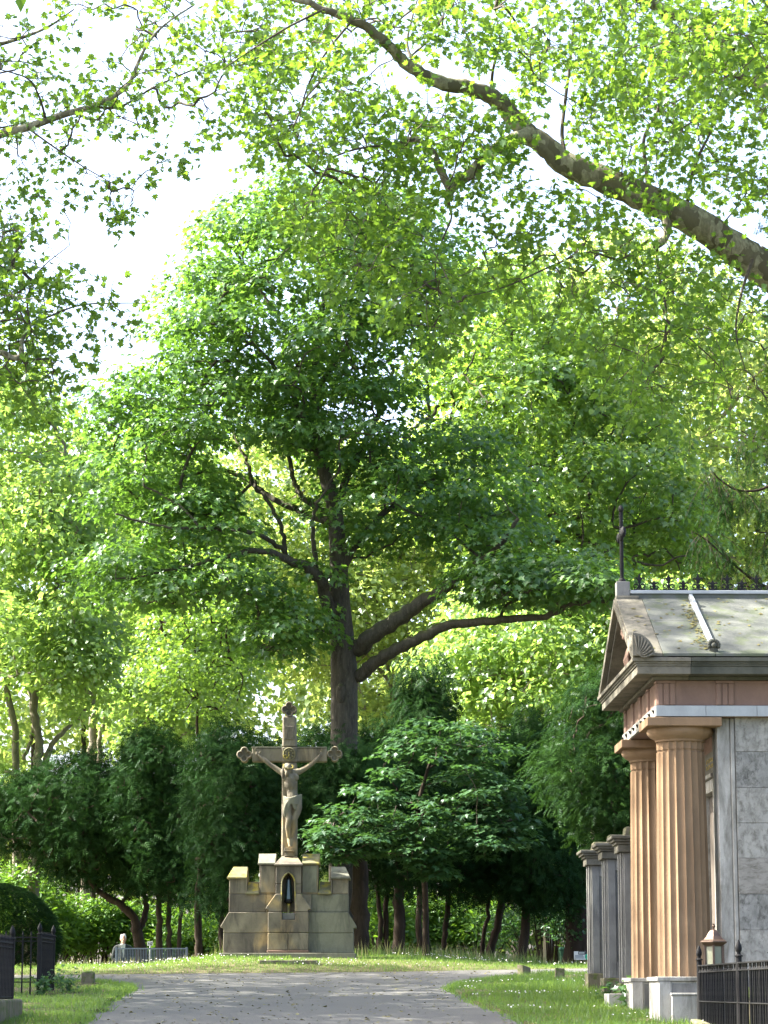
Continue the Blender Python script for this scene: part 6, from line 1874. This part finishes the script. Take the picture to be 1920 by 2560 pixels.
def grave_lamp():
    Y = 29.2
    c = P(1786, 2409, Y)
    g = gz(c[0], Y)
    root = thing('grave_lamp', 'brown bronze grave lamp with ogee roof and milky panes behind the fence', 'lantern', (c[0], Y, g))
    z = P(1786, 2309, Y)[2] - g; zr = P(1786, 2358, Y)[2] - g; zb = zr - 0.26
    m = MB(); m.lathe([(0.17, -0.1), (0.17, 0.10), (0.12, 0.14), (0.11, zb - 0.05), (0.15, zb - 0.03), (0.15, zb)], 6, rot=0.35); m.build('pedestal', M['granite'], root, None, 0.006)
    R_ = 0.112
    for k in range(6):
        a0 = 0.35 + k * math.pi / 3; a1 = a0 + math.pi / 3
        p0 = np.array((R_ * math.cos(a0), R_ * math.sin(a0))); p1 = np.array((R_ * math.cos(a1), R_ * math.sin(a1)))
        m = MB(); m.box(p0[0] - 0.012, p0[0] + 0.012, p0[1] - 0.012, p0[1] + 0.012, zb, zr - 0.02); m.build('corner_bar', M['bronze'], root, None, 0.003)
        q0 = p0 * 0.96 + (p1 - p0) * 0.10; q1 = p1 * 0.96 - (p1 - p0) * 0.10
        m = MB(); m.add([(q0[0], q0[1], zb + 0.02), (q1[0], q1[1], zb + 0.02), (q1[0], q1[1], zr - 0.03), (q0[0], q0[1], zr - 0.03), (q0[0] * 0.95, q0[1] * 0.95, zb + 0.02), (q1[0] * 0.95, q1[1] * 0.95, zb + 0.02), (q1[0] * 0.95, q1[1] * 0.95, zr - 0.03), (q0[0] * 0.95, q0[1] * 0.95, zr - 0.03)],
              [(0, 1, 2, 3), (7, 6, 5, 4), (0, 4, 5, 1), (1, 5, 6, 2), (2, 6, 7, 3), (3, 7, 4, 0)]); m.build('pane', M['glass_milk'], root)
    m = MB(); m.lathe([(R_ + 0.006, zr - 0.035), (R_ + 0.015, zr - 0.02), (0.152, zr), (0.165, zr + 0.008), (0.165, zr + 0.02), (0.125, zr + 0.04), (0.09, zr + 0.075), (0.066, zr + 0.115), (0.045, zr + 0.14), (0.012, zr + 0.150)], 6, rot=0.35); m.build('roof', M['bronze'], root, None, 0.003)
    m = MB(); m.lathe([(0.012, zr + 0.145), (0.010, zr + 0.165), (0.022, zr + 0.185), (0.010, zr + 0.20), (0.014, zr + 0.21), (0.003, z)], 10); m.build('finial', M['bronze'], root, 50)
grave_lamp()

def mossy_tomb():
    m = MB(); X, Y = 4.25, 26.3; g = gz(X, Y)
    root = thing('mossy_tomb', 'low moss-covered tomb chest inside the iron railing', 'tomb', (X, Y, g))
    m.box(-0.45, 0.45, -1.7, 1.9, -0.3, 0.46); m.build('chest', M['kerb_stone'], root, None, 0.02)
    m = MB(); m.frustum(-0.5, 0.5, -1.75, 1.95, 0.461, -0.44, 0.44, -1.7, 1.9, 0.58); m.build('lid', M['moss'], root, None, 0.02)
mossy_tomb()

# ------------------------------------------------------------------ stone posts
POSTS = []
def stone_post(label, px0, px1, py0, py1, tilt, slant, moss, rz=0.0):
    g = G((px0 + px1) / 2, py1)
    POSTS.append(g)
    k = ppm(g[1])
    w_ = (px1 - px0) / k; h = (py1 - py0) / k
    m = MB()
    V = []
    a = w_ / 2 * (0.96 if rz == 0 else 0.75)
    m.add([(-a, -a, -0.2), (a, -a, -0.2), (a, a, -0.2), (-a, a, -0.2), (-a * 0.97, -a * 0.95, h), (a * 0.95, -a * 0.97, h * (1 - slant)), (a * 0.95, a, h * (1 - slant) * 1.02), (-a, a * 0.95, h)],
          [(3, 2, 1, 0), (4, 5, 6, 7), (0, 1, 5, 4), (1, 2, 6, 5), (2, 3, 7, 6), (3, 0, 4, 7)])
    root = thing('stone_post', label, 'stone post', g, rz, 'low stone posts along the road')
    o = m.build('shaft', M['kerb_stone'], root, None, 0.012)
    o.rotation_euler = tilt
    if moss:
        mm = MB(); mm.ell((0, 0, h - 0.005), (a * 1.02, a * 1.02, 0.025), 14, 6); mm.build('moss_cap', M['moss'], root, 60)
stone_post('squat mossy stone post in the grass by the clipped yew', 203, 237, 2432, 2466, (0, 0, 0), 0.03, True)
stone_post('tilted stone post with a slanted top at the verge tip', 1294, 1328, 2412, 2441, (0.0, -0.06, 0), 0.28, False, 0.6)
stone_post('upright square stone post in the sunny verge near the pillared tomb', 1387, 1412, 2420, 2451, (0, 0.02, 0), 0.05, False)

# ------------------------------------------------------------------ railing, sign, bin, notice
def back_railing():
    Y = 64.0
    a = P(291, 2370, Y); b = P(467, 2366, Y)
    g = gz(a[0], Y)
    root = thing('metal_railing', 'blue-grey metal bar railing standing in the tall grass before the man', 'railing', ((a[0] + b[0]) / 2, Y, g))
    L = b[0] - a[0]; h = a[2] - g
    n = 44
    m = MB(); m.box(-0.007, 0.007, -0.007, 0.007, -0.05, h - 0.03)
    me = m.mesh('bar'); me.materials.append(M['iron_blue'])
    for k in range(1, n):
        share('bar', me, root, (-L / 2 + L * k / n, 0, 0))
    for s in (-1, 1):
        m = MB(); m.box(s * L / 2 - 0.025, s * L / 2 + 0.025, -0.025, 0.025, -0.2, h + 0.02); m.build('post', M['iron_blue'], root, None, 0.005)
    for zz in (h - 0.03, 0.12):
        m = MB(); m.box(-L / 2 + 0.026, L / 2 - 0.026, -0.02, 0.02, zz, zz + 0.03); m.build('rail', M['iron_blue'], root, None, 0.004)
back_railing()
def small_sign():
    Y = 66.0
    c = P(375.5, 2359, Y); g = gz(c[0], Y)
    root = thing('sign', 'small white sign with a dark square mark on a thin post behind the railing', 'sign', (c[0], Y, g))
    h = c[2] - g
    m = MB(); m.tube([(0, 0.01, -0.2), (0, 0.01, h)], 0.018, 8); m.build('post', M['white_paint'], root, 50)
    m = MB(); m.box(-0.07, 0.07, -0.012, 0.0, h - 0.05, h + 0.05); p = m.build('panel', M['white_paint'], root, None, 0.004)
    m = MB(); m.box(0.0, 0.052, -0.0145, -0.0125, h - 0.03, h + 0.03); m.build('mark', M['print_dark'], p)
    m = MB(); m.box(0.014, 0.038, -0.0165, -0.0148, h - 0.014, h + 0.014); m.build('mark', M['white_paint'], p)
    m = MB(); m.box(-0.05, -0.02, -0.0145, -0.0125, h - 0.02, h + 0.02); m.build('mark', M['iron_blue'], p)
small_sign()
def green_bin():
    Y = 66.5
    a = P(1396, 2366, Y); g = gz(a[0], Y)
    wdt = 1.36; h = a[2] - g
    root = thing('waste_container', 'green four-wheeled waste container with a flat lid beside the old trunk', 'container', (a[0] + wdt / 2, Y, g))
    m = MB(); m.frustum(-wdt / 2 + 0.08, wdt / 2 - 0.08, -0.35, 0.4, 0.16, -wdt / 2, wdt / 2, -0.45, 0.5, h - 0.09)
    for k in range(3): m.box(-wdt / 2 + 0.25 + 0.36 * k, -wdt / 2 + 0.30 + 0.36 * k, -0.465, -0.40, 0.4, h - 0.12)
    m.build('body', M['bin'], root, None, 0.02)
    m = MB(); m.frustum(-wdt / 2 - 0.03, wdt / 2 + 0.03, -0.49, 0.53, h - 0.088, -wdt / 2 + 0.02, wdt / 2 - 0.02, -0.44, 0.48, h - 0.02); m.build('lid', M['bin'], root, None, 0.015)
    for sx in (-1, 1):
        for sy in (-0.3, 0.35):
            mm = MB(); mm.prism_x([(sy + 0.085 * math.cos(t), 0.085 + 0.085 * math.sin(t)) for t in np.linspace(0, 2 * math.pi, 14, endpoint=False)], sx * (wdt / 2 - 0.16) - 0.025, sx * (wdt / 2 - 0.16) + 0.025); mm.build('wheel', M['iron'], root)
            mm = MB(); mm.box(sx * (wdt / 2 - 0.16) - 0.035, sx * (wdt / 2 - 0.16) + 0.035, sy - 0.03, sy + 0.03, 0.12, 0.20); mm.build('castor_fork', M['iron_blue'], root)
green_bin()
def notice():
    Y = 60.0
    c = P(1450, 2389, Y); g = gz(c[0], Y)
    root = thing('notice_board', 'small white notice board with a dark header strip in front of the waste container', 'notice board', (c[0], Y, g))
    h = c[2] - g; k = ppm(Y)
    w_ = 30 / k / 2; hh = 21 / k / 2
    m = MB(); m.box(-w_, w_, -0.012, 0.012, h - hh, h + hh); b = m.build('board', M['white_paint'], root, None, 0.003)
    m = MB(); m.box(-w_ * 0.3, w_ * 0.98, -0.016, -0.0125, h + hh * 0.25, h + hh * 0.98); m.build('header', M['print_dark'], b)
    m = MB(); m.box(-w_ * 0.2, w_ * 0.75, -0.0195, -0.0165, h + hh * 0.5, h + hh * 0.72); m.build('lettering', M['white_paint'], b)
    for i in range(3):
        m = MB(); m.box(-w_ * 0.85, w_ * (0.5 + 0.1 * i), -0.015, -0.0125, h - hh * (0.05 + 0.3 * i), h - hh * (0.0 + 0.3 * i) + 0.012); m.build('lettering', M['iron_blue'], b)
    for s in (-1, 1):
        m = MB(); m.box(s * w_ * 0.8 - 0.012, s * w_ * 0.8 + 0.012, 0.0125, 0.03, -0.2, h); m.build('post', M['iron'], root)
    c = P(1469.5, 2392, Y - 1.0); g = gz(c[0], Y - 1)
    root = thing('marker_disc', 'round bright green marker disc on a thin white stake', 'sign', (c[0], Y - 1, g))
    h = c[2] - g; r = 7.5 / ppm(Y - 1)
    m = MB(); m.prism([(r * math.cos(t), h + r * math.sin(t)) for t in np.linspace(0, 2 * math.pi, 28, endpoint=False)], -0.008, 0.0); m.build('disc', M['sign_green'], root)
    m = MB(); m.box(-r * 0.5, r * 0.5, -0.010, -0.0085, h - 0.006, h + 0.006); m.build('lettering', M['bin'], root)
    m = MB(); m.box(-0.008, 0.008, 0.001, 0.012, -0.15, h); m.build('stake', M['white_paint'], root)
notice()

# ------------------------------------------------------------------ the man
def person():
    Y = 69.5
    c = P(308, 2336, Y)
    g = gz(c[0], Y)
    H = c[2] - g
    root = thing('person', 'person with white hair in a grey-green jacket looking down behind the metal railing', 'person', (c[0], Y, g), 0.15)
    s = H / 1.75
    def V3(x, y, z): return np.array((x, y, z)) * s
    def limb(m, pts, r):
        path = smooth_path(np.array(pts), 4); rr = np.interp(np.linspace(0, 1, len(path)), np.linspace(0, 1, len(r)), np.array(r) * s)
        m.tube(path, rr, 12); m.ell(path[0], rr[0]); m.ell(path[-1], rr[-1])
    m = MB()
    hc = V3(0, -0.05, 1.62)
    rx = Matrix.Rotation(0.35, 3, 'X')
    m.ell(hc, np.array((0.075, 0.095, 0.115)) * s, rot=rx)
    m.ell(hc + V3(0, -0.055, -0.075), np.array((0.048, 0.045, 0.05)) * s); m.ell(hc + V3(0, -0.105, -0.015), np.array((0.013, 0.022, 0.025)) * s, 8, 6)
    m.ell(hc + V3(0, -0.095, -0.062), np.array((0.024, 0.012, 0.008)) * s, 8, 6)
    for e in (-1, 1):
        m.ell(hc + V3(e * 0.077, 0.0, -0.01), np.array((0.012, 0.022, 0.034)) * s, 8, 6)
        m.ell(hc + V3(e * 0.03, -0.088, 0.012), np.array((0.018, 0.014, 0.010)) * s, 8, 6)
    limb(m, [V3(0, -0.03, 1.55), V3(0, 0.0, 1.42)], [0.055, 0.065])
    limb(m, [V3(0, 0, 1.40), V3(0, 0.01, 1.2), V3(0, 0.0, 0.95)], [0.12, 0.125, 0.13])
    for e in (-1, 1):
        limb(m, [V3(e * 0.03, 0, 1.39), V3(e * 0.17, 0.01, 1.37)], [0.06, 0.06])
        limb(m, [V3(e * 0.18, 0.01, 1.36), V3(e * 0.24, 0.02, 1.08)], [0.055, 0.042]); limb(m, [V3(e * 0.24, 0.02, 1.08), V3(e * 0.10, -0.19, 0.98)], [0.042, 0.028])
        limb(m, [V3(e * 0.09, 0, 0.92), V3(e * 0.10, -0.01, 0.5), V3(e * 0.10, 0.02, 0.1)], [0.085, 0.055, 0.036]); limb(m, [V3(e * 0.10, 0.03, 0.05), V3(e * 0.11, -0.15, 0.03)], [0.035, 0.03])
        m.ell(V3(e * 0.07, -0.215, 0.975), np.array((0.036, 0.045, 0.022)) * s)
        for k in range(4):
            limb(m, [V3(e * (0.055 + 0.0 * k), -0.225 - 0.012 * k, 0.985 - 0.012 * k), V3(e * 0.02, -0.25 - 0.006 * k, 0.975 - 0.014 * k), V3(-e * 0.01, -0.235, 0.965 - 0.014 * k)], [0.0095, 0.009, 0.008])
        limb(m, [V3(e * 0.065, -0.20, 0.995), V3(e * 0.03, -0.225, 1.01)], [0.011, 0.009])
    blob(m, 'body', M['skin'], root, 0.011, 2)
    m = MB(); m.ell(hc + V3(0, 0.025, 0.03), np.array((0.088, 0.098, 0.108)) * s, rot=rx)
    for k in range(26):
        a = rng.uniform(0, 2 * math.pi); e = rng.uniform(0.1, 1.2)
        m.ell(hc + V3(0.08 * math.cos(a) * math.cos(e), 0.03 + 0.09 * math.sin(a) * math.cos(e) * (1 if math.sin(a) > 0 else 0.55), 0.045 + 0.095 * math.sin(e)), 0.022 * s, 8, 6)
    blob(m, 'hair', M['hair'], root, 0.011, 2)
    m = MB()
    limb(m, [V3(0, 0.01, 1.37), V3(0, 0.015, 1.18), V3(0, 0.01, 1.0), V3(0, 0.01, 0.82)], [0.155, 0.165, 0.165, 0.175])
    m.ell(V3(0, 0.02, 1.40), np.array((0.17, 0.10, 0.07)) * s)
    for e in (-1, 1):
        limb(m, [V3(e * 0.12, 0.01, 1.40), V3(e * 0.20, 0.015, 1.35), V3(e * 0.265, 0.02, 1.08)], [0.075, 0.078, 0.062]); limb(m, [V3(e * 0.265, 0.02, 1.08), V3(e * 0.125, -0.16, 0.985)], [0.060, 0.046])
        limb(m, [V3(e * 0.055, -0.08, 1.44), V3(e * 0.06, -0.150, 1.30), V3(e * 0.02, -0.165, 1.14)], [0.022, 0.030, 0.014])
        m.box(*(np.array((e * 0.13 - 0.05, e * 0.13 + 0.05, -0.178, -0.15, 1.0, 1.03)) * s))
    blob(m, 'jacket', M['jacket'], root, 0.013, 2)
    m = MB(); m.prism([(x * s, z * s) for x, z in ((-0.06, 1.475), (0.06, 1.475), (0.015, 1.12), (-0.015, 1.12))], -0.168 * s, -0.14 * s)
    for e in (-1, 1): m.ell(V3(e * 0.035, -0.10, 1.465), np.array((0.035, 0.05, 0.02)) * s)
    m.build('shirt', M['shirt'], root, 50)
    m = MB()
    limb(m, [V3(0, 0.01, 0.98), V3(0, 0.01, 0.86)], [0.150, 0.155])
    for e in (-1, 1): limb(m, [V3(e * 0.085, 0.005, 0.9), V3(e * 0.10, 0.0, 0.5), V3(e * 0.105, 0.02, 0.09)], [0.105, 0.08, 0.068])
    blob(m, 'trousers', M['trouser'], root, 0.015, 2)
    for e in (-1, 1):
        m = MB(); limb(m, [V3(e * 0.105, 0.06, 0.045), V3(e * 0.11, -0.06, 0.045), V3(e * 0.12, -0.18, 0.035)], [0.046, 0.050, 0.038]); m.box(*(np.array((e * 0.112 - 0.045, e * 0.112 + 0.045, -0.2, 0.10, 0.0, 0.02)) * s))
        blob(m, 'shoe', M['shoe'], root, 0.012, 1)
person()

# ------------------------------------------------------------------ grass, flowers, litter
T_BLADE = (np.array([(-0.5, 0, 0), (0.5, 0, 0), (0.28, 0.55, 0.06), (-0.28, 0.55, 0.06), (0.0, 1.0, 0.22)], float), [(0, 1, 2, 3), (3, 2, 4)])
def blades(name, pts, h, wd, mat, lean=0.3, label=None, tint=None):
    N = len(pts)
    a = rng.uniform(0, 2 * np.pi, N)
    nrm = np.stack([np.cos(a), np.sin(a), 0 * a], -1)
    t = np.array((0, 0, 1.0)) + rng.normal(0, lean, (N, 3))
    R_ = frames(nrm, t)
    h = h * rng.uniform(0.55, 1.3, N)
    R2 = R_.copy(); R2[:, :, 0] *= (wd / h)[:, None]
    o = scatter(name, T_BLADE, M[mat], None, pts, R2, h, np.clip(0.5 + rng.normal(0, 0.22, N), 0, 1) if tint is None else tint)
    tag(o, label, 'grass', None, 'stuff')
    return o
def vnoise(x, y, s):
    return (np.sin(x * 1.3 * s + 0.7 * np.sin(y * 0.9 * s)) + np.sin(y * 1.7 * s + 1.1 * np.sin(x * 1.1 * s) + 2) + np.sin((x + y) * 0.8 * s + 5)) / 3
# lawn on the bank
N = 90000
x = rng.uniform(-11, 11, N); y = rng.uniform(0, 1, N) ** 0.8 * 11.5 + far_edge(x) - 0.05
keep = y < 59
x, y = x[keep], y[keep]
blades('lawn_grass', np.stack([x, y, zg(x, y) - 0.01], -1), 0.055 + 0.03 * (vnoise(x, y, 1.2) > 0.2), 0.010, 'grass', 0.45, 'short sunlit lawn grass on the bank before the crucifix')
N = 9000
x = rng.uniform(-10, 9, N); y = rng.normal(57.0, 1.0, N)
blades('tall_grass', np.stack([x, y, zg(x, y) - 0.01], -1), np.where((x < -3.6) | (x > 3.4), 0.12, 0.24), 0.012, 'grass', 0.28, 'tall unmown grass along the crest under the yews')
N = 1500
x = rng.uniform(-9, 9, N); y = rng.normal(56.6, 0.9, N)
blades('seed_grass', np.stack([x, y, zg(x, y) - 0.01], -1), np.where((x < -3.6) | (x > 3.4), 0.20, 0.38), 0.012, 'straw', 0.16, 'pale flowering grass stems standing along the crest')
def in_poly(poly, x, y):
    c = np.zeros(len(x), bool)
    n = len(poly)
    for i in range(n):
        x1, y1 = poly[i]; x2, y2 = poly[(i + 1) % n]
        cond = ((y1 > y) != (y2 > y)) & (x < (x2 - x1) * (y - y1) / (y2 - y1 + 1e-12) + x1)
        c ^= cond
    return c
def verge_grass(poly, xr, yr, n, label, bare, h):
    x = rng.uniform(*xr, n); y = rng.uniform(*yr, n)
    k = in_poly([tuple(p) for p in poly], x, y) & ~((vnoise(x + 3, y, 1.6) > bare) & (rng.uniform(0, 1, n) < 0.9))
    for g in POSTS:
        k &= ~((np.abs(x - g[0]) < 0.20) & (y > g[1] - 1.6) & (y < g[1] + 0.1) & (rng.uniform(0, 1, n) < 0.85))
    x, y = x[k], y[k]
    blades('verge_grass', np.stack([x, y, 0.04 * y + 0.04], -1), h * (1 + 0.6 * vnoise(x, y, 2.2)), 0.010, 'grass', 0.4, label)
verge_grass(PL, (-8, -3.2), (27, 44.5), 52000, 'shady grass on the verge by the iron railings', 0.30, 0.055)
verge_grass(PR, (0.6, 5.5), (28, 47.3), 60000, 'bright grass on the verge before the pillared tomb', 0.34, 0.075)
def fringe(poly, n):
    pts = np.array(poly); i = rng.integers(0, len(pts), n); j = (i + 1) % len(pts); t = rng.uniform(0, 1, (n, 1))
    p = pts[i] + (pts[j] - pts[i]) * t + rng.normal(0, 0.06, (n, 2))
    k = (p[:, 1] > 27) & (p[:, 1] < 48) & (np.abs(p[:, 0]) < 9)
    return p[k]
p = np.vstack([fringe(PL, 5000), fringe(PR, 5000)])
blades('edge_grass', np.stack([p[:, 0], p[:, 1], 0.04 * p[:, 1] + 0.005], -1), 0.10, 0.010, 'grass', 0.6, 'ragged grass fringe along the asphalt edge')
# daisies and clover
T_DISC = (np.array([(math.cos(a), math.sin(a), 0) for a in np.linspace(0, 2 * math.pi, 6, endpoint=False)], float), [(0, 1, 2, 3, 4, 5)])
x = rng.uniform(-9, 8, 1300); y = rng.uniform(0, 1, 1300) * 8 + far_edge(x) + 0.5
k = vnoise(x, y, 0.9) > 0.05
x, y = x[k], y[k]
x2 = rng.uniform(1.0, 4.5, 900); y2 = rng.uniform(30, 46.5, 900)
k2 = in_poly([tuple(q_) for q_ in PR], x2, y2) & (vnoise(x2, y2, 1.7) > 0.15)
x2, y2 = x2[k2], y2[k2]
pos = np.concatenate([np.stack([x, y, zg(x, y) + rng.uniform(0.05, 0.11, len(x))], -1), np.stack([x2, y2, 0.04 * y2 + 0.10 + 0 * x2], -1)])
n = len(pos)
o = scatter('daisies', T_DISC, M['petal'], None, pos, frames(np.array((0, -0.6, 0.8)) + rng.normal(0, 0.4, (n, 3)), rng.normal(0, 1, (n, 3))), rng.uniform(0.007, 0.014, n), rng.uniform(0, 1, n))
tag(o, 'scattered small white flowers in the grass', 'flowers', None, 'stuff')
# leaf litter on the asphalt
n = 3200
x = rng.uniform(-6, 5, n); y = 28 + 20 * rng.uniform(0, 1, n)
k = (y < far_edge(x) - 0.05) & ~in_poly([tuple(q_) for q_ in PL], x, y) & ~in_poly([tuple(q_) for q_ in PR], x, y)
x, y = x[k], y[k]; n = len(x)
o = scatter('leaf_litter', T_KITE, M['litter'], None, np.stack([x, y, 0.04 * y + 0.012], -1), frames(np.array((0, 0, 1.0)) + rng.normal(0, 0.25, (n, 3)), rng.normal(0, 1, (n, 3))), 0.012 + 0.07 * rng.uniform(0, 1, n) ** 2.5, rng.uniform(0, 1, n))
tag(o, 'dry leaves and bits of litter strewn over the asphalt', 'leaf litter', None, 'stuff')
# weeds
def weed(label, X, Y, h, n, seed, size=0.10, T=T_MAPLE):
    g = gz(X, Y) + 0.03
    root = thing('weed', label, 'weed', (X, Y, g), 0, 'weeds along walls and fences')
    st = []; tips = []
    for k in range(9):
        a = rng.uniform(0, 2 * np.pi)
        t = np.array((math.cos(a) * h * 0.5 * rng.uniform(0.2, 1), math.sin(a) * h * 0.4, h * rng.uniform(0.5, 1)))
        st.append((smooth_path([np.zeros(3), t * np.array((0.4, 0.4, 0.6)), t], 3), np.linspace(0.006, 0.003, 7))); tips.append(t)
    wood(root, 'stems', M['weed'], st, 4, 'stuff')
    tips = np.array(tips); i = rng.integers(0, 9, n)
    pos = tips[i] * rng.uniform(0.35, 1.05, (n, 1)) + rng.normal(0, 0.05, (n, 3)); pos[:, 2] = np.maximum(pos[:, 2], 0.03)
    scatter('foliage', T, M['weed'], root, pos, frames(np.array((0, -0.2, 0.9)) + rng.normal(0, 0.35, (n, 3)), rng.normal(0, 1, (n, 3))), size * rng.uniform(0.6, 1.2, n), rng.uniform(0, 1, n), 'stuff')
weed('leafy weed sprouting beside the low wing wall of the mausoleum', 3.02, 33.3, 0.42, 60, 1)
weed('weed at the foot of the pillared tomb', 2.95, 35.2, 0.30, 50, 2, 0.08)
weed('dark weed against the corner post of the iron railing', -4.75, 37.2, 0.35, 70, 3, 0.08)
weed('spreading weed in front of the corner railing', -4.5, 38.0, 0.28, 70, 4, 0.07)
weed('weed on the kerb beside the stone stump', -4.8, 39.3, 0.30, 70, 5, 0.07)

bpy.context.view_layer.update()
for r in WROOTS:
    inv = Matrix.Translation(-Vector(r.location))
    for ch in r.children:
        ch.matrix_parent_inverse = inv
